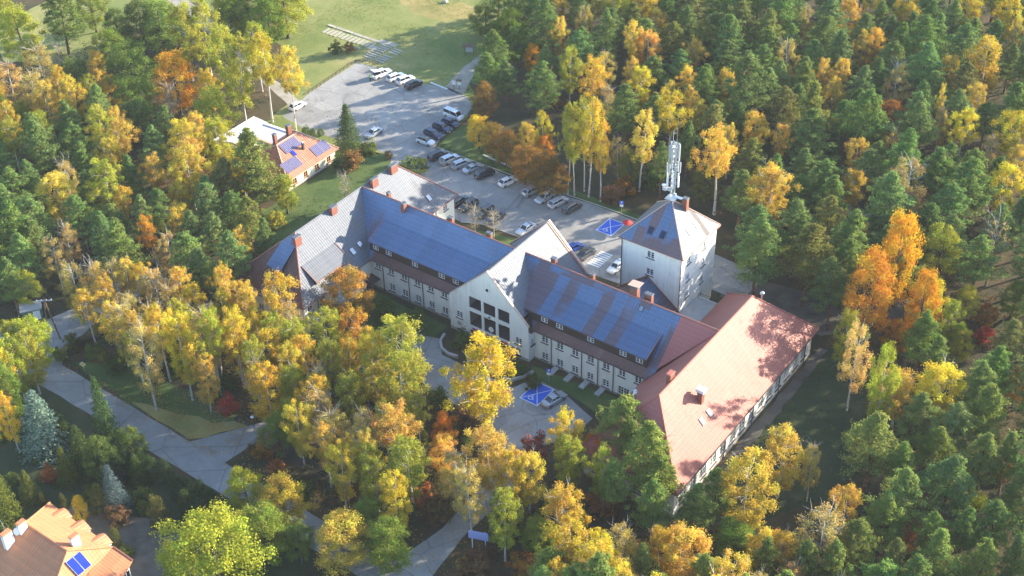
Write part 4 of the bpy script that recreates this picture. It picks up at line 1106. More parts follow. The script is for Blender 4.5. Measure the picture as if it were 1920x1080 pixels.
def car(kind, col, x, y, deg, label, roofcol=None, cat='car', group=None, z=0.012, extra=None):
    c = CARS[kind]; me = car_meshes(kind); L, W = c['L'], c['W']
    o = empty('parked_car' if cat == 'car' else 'parked_' + cat, (x, y, z), math.radians(deg))
    tag(o, label, cat, group or 'parked vehicles')
    def part(nm, mesh, loc=(0, 0, 0), rot=(0, 0, 0), paintit=None, parent=None):
        p = link(nm, mesh, parent or o, loc, rot)
        if paintit:
            p.material_slots[0].link = 'OBJECT'; p.material_slots[0].material = PAINT[paintit]
        return p
    part('body', me['body'], paintit=col); part('roof', me['roof'], paintit=roofcol or col)
    part('windscreen', me['windscreen']); part('rear_window', me['rear_window']); part('side_window', me['side_window_r']); part('side_window', me['side_window_l'])
    for t in c['wb']:
        for s in (-1, 1):
            w = part('wheel', me['tyre'], (L * (.5 - t), s * (W / 2 - .09), c['r']), (-s * math.pi / 2, 0, 0)); part('rim', me['rim'], (0, 0, 0), parent=w)
    for s in (-1, 1):
        part('headlight', me['headlight'], (L / 2 - .1, s * W * .33, belt_z(c, .03) - .12)); part('taillight', me['taillight'], (-L / 2 + .06, s * W * .37, belt_z(c, .97) - .14))
        part('mirror', me['mirror'], (L * (.5 - c['gh'][0] - .03), s * (W / 2 + .06), belt_z(c, .3) + .05))
    part('number_plate', me['number_plate'], (L / 2 + .005, 0, .45)); part('number_plate', me['number_plate'], (-L / 2 - .005, 0, .6))
    return o


pk = car('pickup', 'white', -78.4, 62.6, 76, 'white pickup with raised bed cover at the foot of the slab path', cat='pickup')
mb = MB(); mb.box(-2.35, -.72, 1.1, -.75, .72, 1.18); link('cargo_bed', mb.mesh('cargo_bed', M['rubber']), pk)
mb = MB(); mb.box(-2.8, -.75, 1.02, -2.5, .75, 1.1); link('tailgate', mb.mesh('tailgate', PAINT['white']), pk)
mb = MB(); mb.slab([(-2.5, -.8, 2.25), (-.75, -.8, 1.82), (-.75, .8, 1.82), (-2.5, .8, 2.25)], .06); link('bed_cover', mb.mesh('bed_cover', PAINT['white']), pk)
mb = MB(); [mb.tube([(-2.3, s * .7, 1.18), (-2.2, s * .7, 2.14)], .03, 5) for s in (-1, 1)]; link('cover_strut', mb.mesh('cover_strut', M['rubber']), pk)
car('wagon', 'white', -74.8, 63.3, 76, 'white estate car parked between the pickup and the white off-roader')
car('suv', 'white', -72.0, 63.4, 76, 'white off-roader beside the black one at the meadow edge')
car('suv', 'black', -69.1, 62.8, 82, 'black off-roader parked last in the row at the meadow edge')
car('sedan', 'silver', -62.7, 41.3, -94, 'silver saloon alone beside the big dark spruce')
car('van', 'white', -53.0, 56.8, -4, 'white minibus with row of side windows under the forest edge', cat='minibus')
car('hatch', 'navy', -51.7, 53.9, -2, 'dark blue hatchback parked next to the white minibus')
car('suv', 'navy', -51.7, 51.1, -3, 'dark navy car parked second from the white minibus')
car('wagon', 'navy', -51.7, 48.1, -5, 'dark navy estate car next to the white hatchback at the row end')
car('hatch', 'white', -51.3, 44.9, 2, 'white hatchback with dark roof glass at the end of the short row', roofcol='graphite')
car('suv', 'black', -45.5, 41.8, 77, 'black car first in the kerb row after the white hatchback')
car('suv', 'silver', -42.4, 41.8, 74, 'silver car with bright roof next to the black one in the kerb row', roofcol='lightgrey')
car('wagon', 'silver', -39.4, 41.9, 73, 'silver estate car third in the kerb row')
car('sedan', 'silver', -36.4, 41.9, 73, 'silver saloon next to the black car before the gap in the kerb row')
car('suv', 'black', -33.1, 41.6, 74, 'black car at the gap before the small white hatchback')
car('hatch', 'white', -27.5, 41.8, 76, 'small white hatchback standing alone in the middle of the kerb row')
car('hatch', 'silver', -21.5, 41.6, 77, 'silver hatchback first of the four cars under the birches')
car('sedan', 'lightgrey', -18.0, 41.3, -98, 'light grey saloon with bonnet towards the building, in front of the birches')
car('wagon', 'lightgrey', -14.8, 41.3, 77, 'light grey estate car next to the dark one under the birches')
car('suv', 'graphite', -11.4, 41.3, 80, 'dark off-roader last in the row under the birches')
car('wagon', 'black', -31.2, 30.5, 89, 'black estate car close to the hipped wing wall')
car('suv', 'black', -28.7, 30.3, -94, 'black car beside the estate car behind the building')
car('suv', 'graphite', -24.7, 30.3, -93, 'dark car with roof rails behind a bare shrub')
car('sedan', 'graphite', -21.9, 30.0, -97, 'dark saloon behind the bare shrubs on the lawn strip')
car('sedan', 'lightgrey', -14.7, 30.2, -95, 'light grey saloon standing behind the peak of the cross gable')
car('hatch', 'blue', -3.6, 30.0, 76, 'blue hatchback half hidden behind the cross gable')
car('sedan', 'graphite', -.6, 29.8, 82, 'dark grey saloon next to the zebra crossing')
car('sedan', 'white', 6.3, 29.6, -91, 'white saloon half hidden beside the tower')
car('sedan', 'silver', 17.6, -7.4, 77, 'silver saloon parked on the blue bay in front of the building', z=.03)
car('hatch', 'white', -84.4, 40.7, 85, 'white hatchback half hidden under the golden birches')

# ------------------------------------------------------------------ signs, posts, poles, people
def post_sign(x, y, h, deg, label, plates, z=0.0):
    o = empty('road_sign', (x, y, z), math.radians(deg)); tag(o, label, 'sign')
    mb = MB(); mb.tube([(0, 0, 0), (0, 0, h)], .045, 6); link('post', mb.mesh('post', M['steel']), o)
    for zc, w, hh, mat, tilt in plates:
        mb = MB(); mb.box(-w / 2, -.075, -hh / 2, w / 2, -.05, hh / 2); link('plate', mb.mesh('plate', M[mat]), o, (0, 0, zc), (0, tilt, 0))
    return o
def letter_p(o, zc, s):
    mb = MB()
    mb.box(-.16 * s, -.09, -.3 * s, -.06 * s, -.077, .3 * s); mb.box(-.06 * s, -.09, .2 * s, .1 * s, -.077, .3 * s); mb.box(-.06 * s, -.09, -.05 * s, .1 * s, -.077, .05 * s); mb.box(.1 * s, -.09, -.05 * s, .2 * s, -.077, .3 * s)
    link('letter', mb.mesh('letter', M['white_paint']), o, (0, 0, zc))
s1 = post_sign(-2.66, 45.5, 3.0, 20, 'blue parking sign with white plate behind the rear blue bay', [(2.7, .8, .8, 'blue_paint', 0), (2.0, .7, .5, 'white_paint', 0)]); letter_p(s1, 2.7, .9)
s2 = post_sign(14.2, -4.0, 3.0, 20, 'blue parking sign with white plate by the front blue bay', [(2.7, .8, .8, 'blue_paint', 0), (2.0, .7, .5, 'white_paint', 0)]); letter_p(s2, 2.7, .9)
s3 = post_sign(-51.6, -47.0, 2.8, 30, 'yellow and white diamond priority sign at the street verge', [(2.4, .85, .85, 'white_paint', math.pi / 4)])
mb = MB(); mb.box(-.31, -.09, -.31, .31, -.077, .31); link('plate_face', mb.mesh('plate_face', M['sign_yellow']), s3, (0, 0, 2.4), (0, math.pi / 4, 0))
bb = empty('billboard', (27.0, -40.4, 0), math.radians(20)); tag(bb, 'pale blue billboard on posts beside the drive', 'billboard')
for x in (-1.0, 1.0):
    mb = MB(); mb.tube([(x, 0, 0), (x, 0, 4.2)], .08, 6); link('post', mb.mesh('post', M['antenna_white']), bb)
mb = MB(); mb.box(-1.5, -.14, 2.6, 1.5, -.09, 4.2); link('board', mb.mesh('board', M['board_lilac']), bb)
for x, y, lb in ((-60.7, 66.9, 'white notice board on a post by the gravel path, the plain one'), (-59.5, 67.4, 'notice board with dark roof by the gravel path')):
    o = empty('notice_board', (x, y, 0), math.radians(25)); tag(o, lb, 'sign')
    mb = MB(); mb.tube([(0, 0, 0), (0, 0, 2.3)], .07, 6); link('post', mb.mesh('post', M['wood_post']), o)
    mb = MB(); mb.box(-.42, -.13, 1.3, .42, -.075, 2.3); link('board', mb.mesh('board', M['white_paint']), o)
    if 'roof' in lb:
        mb = MB(); mb.prism([(-.6, -.4, 2.35), (.6, -.4, 2.35), (.6, .3, 2.35), (-.6, .3, 2.35)], [(-.6, -.06, 2.7), (.6, -.06, 2.7), (.6, .04, 2.7), (-.6, .04, 2.7)]); link('roof', mb.mesh('roof', M['wood_post']), o)
ib = empty('information_shelter', (-67.8, 82, 0), math.radians(33)); tag(ib, 'dark roofed wooden information board at the forest edge of the meadow', 'sign')
for x in (-.95, .95):
    mb = MB(); mb.tube([(x, 0, 0), (x, 0, 2.6)], .1, 6); link('post', mb.mesh('post', M['wood_post']), ib)
mb = MB(); mb.box(-.85, -.06, .9, .85, .0, 2.2); link('board', mb.mesh('board', M['antenna_grey']), ib)
mb = MB(); mb.prism([(-1.5, -.8, 2.5), (1.5, -.8, 2.5), (1.5, .8, 2.5), (-1.5, .8, 2.5)], [(-1.5, -.05, 3.1), (1.5, -.05, 3.1), (1.5, .05, 3.1), (-1.5, .05, 3.1)]); link('roof', mb.mesh('roof', M['wood_post']), ib)
# low timber rail round the car park
rf = empty('timber_rail', (-87.4, 56, 0)); tag(rf, 'low timber rail on short posts along the meadow side of the car park', 'fence')
pts = [(-86.9, 47.0), (-87.3, 52.8), (-87.7, 58.6), (-88.1, 64.6), (-85, 65.9), (-82.0, 66.1)]
for i in range(len(pts) - 1):
    a, b = Vector(pts[i]), Vector(pts[i + 1]); d = b - a; k = max(1, int(d.length / 1.45))
    for j in range(k):
        p = a + d * (j / k); mb = MB(); mb.tube([(p.x, p.y, 0), (p.x, p.y, .55)], .11, 6); mb.build('post', M['wood_post'], rf)
        q = a + d * ((j + .82) / k); p = a + d * ((j + .1) / k); mb = MB(); mb.tube([(p.x, p.y, .5), (q.x, q.y, .5)], .07, 5); mb.build('rail', M['wood_post'], rf)
for i in range(5):
    o = (lambda q: (q.cbox((0, 0, .12), (.9, .3, .24)), q.mesh('kerb_block', M['white_paint']))[1])(MB())
    b = link('kerb_block', o, None, (-66.6 + i * 1.05, 66.3 - i * .06, 0.0), (0, 0, -.1)); tag(b, 'short white kerb block closing the gravel path mouth', 'kerb block', 'white kerb blocks')
# red parasol by the rear blue bay
pa = empty('parasol', (1.45, 41.2, .012)); tag(pa, 'red parasol standing beside the rear blue bay', 'parasol')
mb = MB(); mb.tube([(0, 0, 0), (0, 0, 2.5)], .03, 6); link('pole', mb.mesh('pole', M['steel']), pa)
mb = MB(); mb.lathe((0, 0, 0), [(.3, 0), (.3, .08), (.1, .1)], 10); link('base', mb.mesh('base', M['concrete']), pa)
mb = MB()
for i in range(8):
    t0, t1 = 2 * math.pi * i / 8, 2 * math.pi * (i + 1) / 8; r = 1.0
    mb.poly([(0, 0, 2.45), (r * math.cos(t0), r * math.sin(t0), 1.95), (r * math.cos((t0 + t1) / 2) * .96, r * math.sin((t0 + t1) / 2) * .96, 1.98), (r * math.cos(t1), r * math.sin(t1), 1.95)])
link('canopy', mb.mesh('canopy', M['red_fabric']), pa)
mb = MB(); mb.lathe((0, 0, 2.44), [(.12, 0), (.1, .06), (.02, .1)], 8); link('finial', mb.mesh('finial', M['rubber']), pa)
# two-legged power pole, hut and cables
pp = empty('power_pole', (-63.8, -43.6, 0)); tag(pp, 'two-legged dark timber power pole by the street corner', 'pole')
for sx in (-1, 1):
    mb = MB(); mb.tube([(sx * .9, sx * .5, 0), (0.06 * sx, 0, 8.6)], [.17, .12], 7); link('leg', mb.mesh('leg', M['wood_post']), pp)
mb = MB(); mb.tube([(-1.0, -.9, 8.4), (1.0, .9, 8.4)], .09, 5); link('crossarm', mb.mesh('crossarm', M['steel']), pp)
for t in (-.9, -.3, .3, .9):
    mb = MB(); mb.lathe((t, t * .9, 8.45), [(.05, 0), (.09, .1), (.05, .22)], 6); link('insulator', mb.mesh('insulator', M['antenna_white']), pp)
for t in (-.9, -.3, .3, .9):
    for nm, e in (('street', (8, -47.0)), ('wood', (-118, -30))):
        mb = MB(); a = Vector((-63.8 + t, -43.6 + t * .9, 8.65)); b = Vector((e[0] + t, e[1] + t * .9, 8.2)); n_ = 12
        mb.tube([tuple(a.lerp(b, i / n_) - Vector((0, 0, 1.4 * 4 * (i / n_) * (1 - i / n_)))) for i in range(n_ + 1)],   .013, 4)
        o = mb.build('power_cable', M['cable']); tag(o, 'thin grey overhead cable from the timber pole ' + ('along the street verge' if nm == 'street' else 'towards the dark wood'), 'cable', 'overhead cables ' + nm)
p2 = empty('power_pole', (8, -47.0, 0)); tag(p2, 'single timber power pole among the trees along the street', 'pole')
mb = MB(); mb.tube([(0, 0, 0), (0, 0, 8.6)], [.17, .12], 7); link('leg', mb.mesh('leg', M['wood_post']), p2)
mb = MB(); mb.tube([(-.5, -.45, 8.1), (.5, .45, 8.1)], .06, 5); link('crossarm', mb.mesh('crossarm', M['wood_post']), p2)
hu = empty('transformer_hut', (-71.9, -41.8, 0), math.radians(55)); tag(hu, 'small green hut with pale door at the edge of the dark wood', 'hut')
mb = MB(); mb.box(-1.7, -1.1, 0, 1.7, 1.1, 2.3); link('wall', mb.mesh('wall', M['hut_green']), hu)
mb = MB(); mb.box(-1.9, -1.3, 2.31, 1.9, 1.3, 2.5); link('roof', mb.mesh('roof', M['concrete']), hu)
mb = MB(); mb.box(.2, -1.16, .1, 1.4, -1.11, 2.0); link('door', mb.mesh('door', M['antenna_white']), hu)
sl_ = empty('street_lamp', (-17.6, -41.0, 0)); tag(sl_, 'small white headed lamp at the mouth of the driveway', 'lamp')
mb = MB(); mb.tube([(0, 0, 0), (0, 0, 3.4)], .05, 6); link('post', mb.mesh('post', M['wood_post']), sl_)
mb = MB(); mb.lathe((0, 0, 3.4), [(.1, 0), (.3, .12), (.3, .22), (.08, .32)], 10); link('lamp_head', mb.mesh('lamp_head', M['white_paint']), sl_)
# rubble and stones in the meadow
for i, (x, y) in enumerate(((-92.0, 70.0), (-93.2, 69.2), (-90.2, 101.5), (-77.6, 98.6))):
    mb = MB(); r = .5 + .15 * (i % 3)
    mb.lathe((0, 0, 0), [(r * .9, 0), (r, r * .3), (r * .7, r * .7), (r * .2, r * .85)], 7)
    o = link('boulder', mb.mesh('boulder', M['slab_stone']), None, (x, y, 0), (0, 0, i)); tag(o, ['pale boulder under the orange shrub by the slab path', 'second pale boulder near the orange shrub by the slab path', 'dark stone at the top of the bare patch', 'small stone right of the bare patch near the forest'][i], 'boulder')
# man at the tail of the pickup
def person(x, y, deg, label):
    o = empty('person', (x, y, .012), math.radians(deg)); tag(o, label, 'person')
    J = {'pel': (0, 0, .95), 'chest': (.04, 0, 1.32), 'neck': (.06, 0, 1.5), 'head': (.09, 0, 1.62), 'top': (.09, 0, 1.76),
         'hl': (0, .1, .9), 'kl': (.06, .12, .5), 'al': (0, .13, .09), 'tl': (.16, .14, .04), 'hr': (0, -.1, .9), 'kr': (.02, -.12, .5), 'ar': (-.06, -.13, .09), 'tr': (.1, -.14, .04),
         'sl': (.05, .19, 1.42), 'el': (.12, .25, 1.16), 'wl': (.36, .2, 1.08), 'fl': (.46, .18, 1.08), 'sr': (.05, -.19, 1.42), 'er': (.1, -.25, 1.16), 'wr': (.34, -.2, 1.05), 'fr': (.44, -.18, 1.05)}
    Ed = [('pel', 'chest'), ('chest', 'neck'), ('neck', 'head'), ('head', 'top'), ('pel', 'hl'), ('hl', 'kl'), ('kl', 'al'), ('al', 'tl'), ('pel', 'hr'), ('hr', 'kr'), ('kr', 'ar'), ('ar', 'tr'), ('chest', 'sl'), ('sl', 'el'), ('el', 'wl'), ('wl', 'fl'), ('chest', 'sr'), ('sr', 'er'), ('er', 'wr'), ('wr', 'fr')]
    R = dict(pel=.15, chest=.16, neck=.06, head=.1, top=.08, hl=.1, kl=.065, al=.045, tl=.045, hr=.1, kr=.065, ar=.045, tr=.045, sl=.075, el=.05, wl=.04, fl=.035, sr=.075, er=.05, wr=.04, fr=.035)
    ks_ = list(J); me = bpy.data.meshes.new('figure'); me.from_pydata([J[k] for k in ks_], [(ks_.index(a), ks_.index(b)) for a, b in Ed], [])
    ob = link('body', me, o); ob.modifiers.new('skin', 'SKIN'); ob.modifiers.new('sub', 'SUBSURF').levels = 1
    sv = me.skin_vertices[0].data
    for i, k in enumerate(ks_): sv[i].radius = (R[k], R[k]); sv[i].use_root = (k == 'pel')
    m, nt, b = nodes_of('person_cloth'); tc = N(nt, 'ShaderNodeTexCoord'); sp = N(nt, 'ShaderNodeSeparateXYZ'); nt.links.new(tc.outputs['Object'], sp.inputs[0])
    mr = N(nt, 'ShaderNodeMath', operation='DIVIDE'); nt.links.new(sp.outputs['Z'], mr.inputs[0]); mr.inputs[1].default_value = 1.8
    rp = ramp(nt, [(0, (.02, .02, .025)), (.53, (.03, .035, .05)), (.535, (.30, .62, .06)), (.84, (.45, .28, .2)), (.95, (.05, .03, .02))], 'CONSTANT'); nt.links.new(mr.outputs[0], rp.inputs['Fac']); nt.links.new(rp.outputs['Color'], b.inputs['Base Color']); b.inputs['Roughness'].default_value = .8
    me.materials.append(m)
person(-79.0, 59.2, 76, 'person in bright green vest and dark trousers leaning into the pickup tail')

# ------------------------------------------------------------------ trees and shrubs
def quads_mesh(name, cen, nrm, size, asp, tint, mat, roll=None):
    """leaf faces: centres, normals, sizes -> one mesh with a per-face colour 'tint'"""
    n = len(cen)
    nrm = nrm / np.maximum(np.linalg.norm(nrm, axis=1, keepdims=True), 1e-6)
    ref = rng.normal(size=(n, 3))
    a = np.cross(nrm, ref); a /= np.maximum(np.linalg.norm(a, axis=1, keepdims=True), 1e-6)
    b = np.cross(nrm, a)
    s = size[:, None] * 0.5
    a = a * s; b = b * s * asp
    # a folded leaf-spray: four points, two of them lifted
    lift = nrm * s * 0.35
    v = np.empty((n, 4, 3), np.float32)
    v[:, 0] = cen - a; v[:, 1] = cen - b + lift; v[:, 2] = cen + a; v[:, 3] = cen + b + lift
    me = bpy.data.meshes.new(name)
    me.vertices.add(n * 4); me.vertices.foreach_set('co', v.ravel())
    me.loops.add(n * 4); me.loops.foreach_set('vertex_index', np.arange(n * 4, dtype=np.int32))
    me.polygons.add(n); me.polygons.foreach_set('loop_start', np.arange(0, n * 4, 4, dtype=np.int32)); me.polygons.foreach_set('loop_total', np.full(n, 4, np.int32))
    at = me.attributes.new('tint', 'FLOAT_COLOR', 'FACE')
    col = np.ones((n, 4), np.float32); col[:, 0:2] = tint
    at.data.foreach_set('color', col.ravel())
    me.materials.append(M[mat]); me.update(); me.validate()
    return me


def clumps_to_leaves(name, C, Rad, per, size, mat, asp=0.7, up=0.5, shell=0.45, droop=0.0):
    """C: clump centres, Rad: clump radii (n,3), per: leaves in each"""
    k = len(C); n = k * per
    d = rng.normal(size=(n, 3)); d /= np.linalg.norm(d, axis=1, keepdims=True)
    r = shell + (1 - shell) * rng.random(n) ** 0.5
    r *= 1 + 0.25 * rng.normal(size=n)
    idx = np.repeat(np.arange(k), per)
    pos = C[idx] + d * r[:, None] * Rad[idx]
    if droop: pos[:, 2] -= droop * rng.random(n) ** 2
    nr = d + rng.normal(size=(n, 3)) * 0.75; nr[:, 2] += up
    tint = np.empty((n, 2), np.float32)
    ct = rng.random(k); ch = rng.random(k)
    tint[:, 0] = np.clip(ct[idx] * 0.55 + rng.random(n) * 0.45, 0, 1)
    tint[:, 1] = np.clip(ch[idx] * 0.6 + rng.random(n) * 0.4, 0, 1)
    sz = size * (0.65 + 0.7 * rng.random(n))
    return quads_mesh(name, pos.astype(np.float32), nr, sz, asp, tint, mat)


def trunk_mesh(name, H, r0, mat, limbs, lean=0.0, n=6):
    mb = MB(); k = 7; pts = []; ph = rng.random() * 6
    for i in range(k):
        t = i / (k - 1); pts.append((lean * H * t * t + .12 * math.sin(ph + 3 * t) * t * 2, .10 * math.sin(ph * 2 + 4 * t) * t * 2, H * t))
    mb.tube(pts, [r0 * (1.25 if i == 0 else 1) * (1 - .88 * i / (k - 1)) + .012 for i in range(k)], n)
    for (z, az, ln, el, r) in limbs:
        t = z / H; i = min(int(t * (k - 1)), k - 2); f = t * (k - 1) - i
        b = [pts[i][q] + (pts[i + 1][q] - pts[i][q]) * f for q in range(3)]
        q = [tuple(b)]
        for j in (1, 2, 3):
            s = j / 3; e = el * (1 - .25 * s)
            q.append((b[0] + math.cos(az + .2 * s) * ln * s * math.cos(e), b[1] + math.sin(az + .2 * s) * ln * s * math.cos(e), b[2] + ln * s * math.sin(e)))
        mb.tube(q, [r, r * .7, r * .45, r * .15], 4, cap=False)
        # a side twig
        m_ = q[2]; a2 = az + rng.choice([-.8, .8]); l2 = ln * .45
        mb.tube([m_, (m_[0] + math.cos(a2) * l2 * math.cos(el), m_[1] + math.sin(a2) * l2 * math.cos(el), m_[2] + l2 * math.sin(el))], [r * .5, r * .12], 3, cap=False)
    return mb.mesh(name, M[mat])


def crown_points(n, H, base, rfun, inner=0.35, jitter=0.12):
    """clump centres spread through a crown: more of them outside, golden-angle spread"""
    out = []
    for i in range(n):
        t = (i + rng.random()) / n; z = base + (H - base) * t
        az = i * 2.39996 + rng.normal() * .5
        rr = rfun(t) * (inner + (1 - inner) * rng.random() ** .55) * (1 + jitter * rng.normal())
        out.append((rr * math.cos(az), rr * math.sin(az), z + rng.normal() * .25))
    return np.array(out)


VAR = {}
def make_pine(i):
    H = 17.0; base = H * (.30 + .12 * rng.random()); w = 2.75
    sk = (.62, .8, 1.0, 1.3)[i % 4]
    rf = lambda t: w * (.55 + .45 * min(1, t * 5)) * (1 - t ** (1.5 * sk)) ** .8 + .1
    C = crown_points(170, H - .2, base, rf, .15, .22)
    az = np.arctan2(C[:, 1], C[:, 0]); C[:, :2] *= (1 + .2 * np.sin(2 * az + rng.random() * 6 + C[:, 2] * .7))[:, None]
    sc = .26 + .34 * (1 - (C[:, 2] - base) / (H - base))
    sc = sc * (.75 + .5 * rng.random(len(C)))
    R = np.stack([sc * 1.2, sc * 1.2, sc * .7], 1)
    limbs = [(base + (H - base) * rng.random() * .8, rng.random() * 6.28, 1.6 + rng.random(), .25, .05) for _ in range(9)] + [(H * .2 + rng.random() * H * .15, rng.random() * 6.28, .8, .1, .03) for _ in range(4)]
    return trunk_mesh('trunk', H * .94, .2, 'bark_pine', limbs, .01), clumps_to_leaves('crown', C, R, 72, .245, 'needle', .45, .5, .05), H, w * 2
def make_birch(i):
    H = 16.0; base = H * (.2 + .1 * rng.random()); w = 2.5; p = .7 + .6 * rng.random()
    rf = lambda t: w * (math.sin(math.pi * (.12 + .8 * t) ** p)) ** .75 + .1
    C = crown_points(85, H - .3, base, rf, .25)
    # lopsided boughs: push a few groups outwards, thin others
    az = np.arctan2(C[:, 1], C[:, 0]); lob = 1 + .22 * np.sin(3 * az + rng.random() * 6 + C[:, 2] * .5)
    C[:, :2] *= lob[:, None]
    keep = rng.random(len(C)) > .1; C = C[keep]
    s = .38 + .38 * rng.random(len(C)); R = np.stack([s, s, s * 1.25], 1)
    limbs = [(base + (H - base) * (.02 + .8 * rng.random()), rng.random() * 6.28, 2.0 + 1.3 * rng.random(), .85, .042) for _ in range(16)]
    return trunk_mesh('trunk', H * .97, .15, 'bark_birch', limbs, .015), clumps_to_leaves('crown', C, R, 165, .195, 'leaf_soft', .75, .25, .05, .5), H, w * 2
def make_birch_tall(i):
    """slender birch drawn up by its neighbours: long clean white stem, airy top"""
    H = 17.0; base = H * (.4 + .1 * rng.random()); w = 2.1; p = .8 + .5 * rng.random()
    rf = lambda t: w * (math.sin(math.pi * (.14 + .78 * t) ** p)) ** .8 + .1
    C = crown_points(80, H - .2, base, rf, .2, .2)
    az = np.arctan2(C[:, 1], C[:, 0]); C[:, :2] *= (1 + .28 * np.sin(3 * az + rng.random() * 6 + C[:, 2] * .6))[:, None]
    C = C[rng.random(len(C)) > .15]
    s = .3 + .32 * rng.random(len(C)); R = np.stack([s, s, s * 1.5], 1)
    limbs = [(base + (H - base) * (.02 + .8 * rng.random()), rng.random() * 6.28, 1.7 + 1.1 * rng.random(), .9, .035) for _ in range(16)] + [(base * (.5 + .5 * rng.random()), rng.random() * 6.28, .8, .7, .02) for _ in range(5)]
    return trunk_mesh('trunk', H * .97, .15, 'bark_birch', limbs, .015), clumps_to_leaves('crown', C, R, 130, .18, 'leaf_soft', .75, .25, .02, .5), H, 4.6
def make_birch_sparse(i):
    H = 16.0; base = H * .3; w = 2.5
    rf = lambda t: w * (math.sin(math.pi * (.12 + .8 * t) ** .8)) ** .7 + .1
    C = crown_points(70, H - 1.2, base, rf, .35)
    C = C[rng.random(len(C)) > (C[:, 2] - base) / (H - base) * .55]
    s = .4 + .4 * rng.random(len(C)); R = np.stack([s, s, s * 1.3], 1)
    limbs = [(base + (H - base) * (.0 + .85 * rng.random()), rng.random() * 6.28, 2.2 + 1.3 * rng.random(), .95, .035) for _ in range(34)]
    return trunk_mesh('trunk', H, .16, 'bark_birch', limbs, .015), clumps_to_leaves('crown', C, R, 150, .18, 'leaf_soft', .75, .25, .1, .3), H, w * 2
def make_oak(i):
    H = 13.0; base = H * .2; w = 3.5
    rf = lambda t: w * (math.sin(math.pi * min(1, .16 + .78 * t))) ** .62
    C = crown_points(80, H - .5, base, rf, .35)
    az = np.arctan2(C[:, 1], C[:, 0]); lob = 1 + .16 * np.sin(2 * az + rng.random() * 6) + .12 * np.sin(5 * az + C[:, 2])
    C[:, :2] *= lob[:, None]
    s = .6 + .5 * rng.random(len(C)); R = np.stack([s, s, s * .8], 1)
    limbs = [(base + (H - base) * .6 * rng.random(), rng.random() * 6.28, 2.4 + 1.5 * rng.random(), .6, .09) for _ in range(11)]
    return trunk_mesh('trunk', H * .85, .26, 'bark_oak', limbs), clumps_to_leaves('crown', C, R, 190, .2, 'leaf_broad', .8, .45, .35), H, w * 2
def make_spruce(i):
    H = 13.0; C = []; R = []
    lv = 22
    for j in range(lv):
        t = j / lv; z = .6 + (H - .8) * t; rad = 2.5 * (1 - t) ** .85 + .1; nb = max(4, int(11 * (1 - t) + 4))
        for b in range(nb):
            a = 6.283 * b / nb + j * 1.1 + rng.normal() * .15; L = rad * (.75 + .35 * rng.random())
            for u in (.35, .68, .95):
                C.append((L * u * math.cos(a), L * u * math.sin(a), z - .28 * L * u + .05 * L)); s = .16 + .3 * (1 - t) * (1.15 - .5 * u); R.append((s * 1.2, s * 1.2, s * .55))
    limbs = []
    return trunk_mesh('trunk', H, .16, 'bark_oak', limbs), clumps_to_leaves('crown', np.array(C), np.array(R), 11, .25, 'needle', .5, .6, .2), H, 5.0
def make_thuja(i):
    H = 4.5; n = 60; C = crown_points(n, H - .1, .1, lambda t: 1.35 * (1 - t ** 2.2) ** .6 * (.75 + .25 * min(1, t * 4)), .6, .06)
    R = np.full((n, 3), .36); R[:, 2] = .5
    return trunk_mesh('trunk', H * .8, .08, 'bark_oak', []), clumps_to_leaves('crown', C, R, 70, .16, 'needle', .6, .3, .4), H, 3.0
def make_shrub(i):
    H = 2.8; n = 34; C = crown_points(n, H - .3, .25, lambda t: 1.4 * math.sin(math.pi * (.22 + .66 * t)) ** .6, .3, .2)
    s = .28 + .3 * rng.random(n); R = np.stack([s, s, s * .8], 1)
    limbs = [(.1 + .5 * rng.random(), rng.random() * 6.28, 1.3, 1.0, .03) for _ in range(8)]
    return trunk_mesh('stem', 1.6, .06, 'bark_oak', limbs), clumps_to_leaves('crown', C, R, 75, .2, 'leaf_broad', .8, .4, .3), H, 3.0
def make_bush(i):
    H = 2.0; n = 36; C = crown_points(n, H - .15, .15, lambda t: 1.15 * math.sin(math.pi * (.28 + .6 * t)) ** .5, .55, .05)
    R = np.full((n, 3), .34)
    return trunk_mesh('stem', 1.2, .05, 'bark_oak', []), clumps_to_leaves('crown', C, R, 75, .14, 'leaf_broad', .8, .4, .45), H, 2.6
def make_bare(i):
    H = 12.0
    limbs = [(H * (.25 + .65 * rng.random()), rng.random() * 6.28, 2.2 + 1.6 * rng.random(), 1.0, .06) for _ in range(44)]
    C = crown_points(26, H - 1, H * .35, lambda t: 2.0 * math.sin(math.pi * (.15 + .75 * t)), .4); s = .45 + .3 * rng.random(len(C)); R = np.stack([s, s, s], 1)
    return trunk_mesh('trunk', H, .14, 'bark_pale', limbs, .03), clumps_to_leaves('crown', C, R, 16, .16, 'leaf_soft', .75, .3, .1), H, 4.6
for nm, fn, k in (('pine', make_pine, 8), ('birch', make_birch, 7), ('birchs', make_birch_sparse, 4), ('bircht', make_birch_tall, 5), ('oak', make_oak, 6), ('spruce', make_spruce, 3), ('thuja', make_thuja, 3), ('shrub', make_shrub, 4), ('bush', make_bush, 2), ('bare', make_bare, 3)):
    VAR[nm] = [fn(i) for i in range(k)]

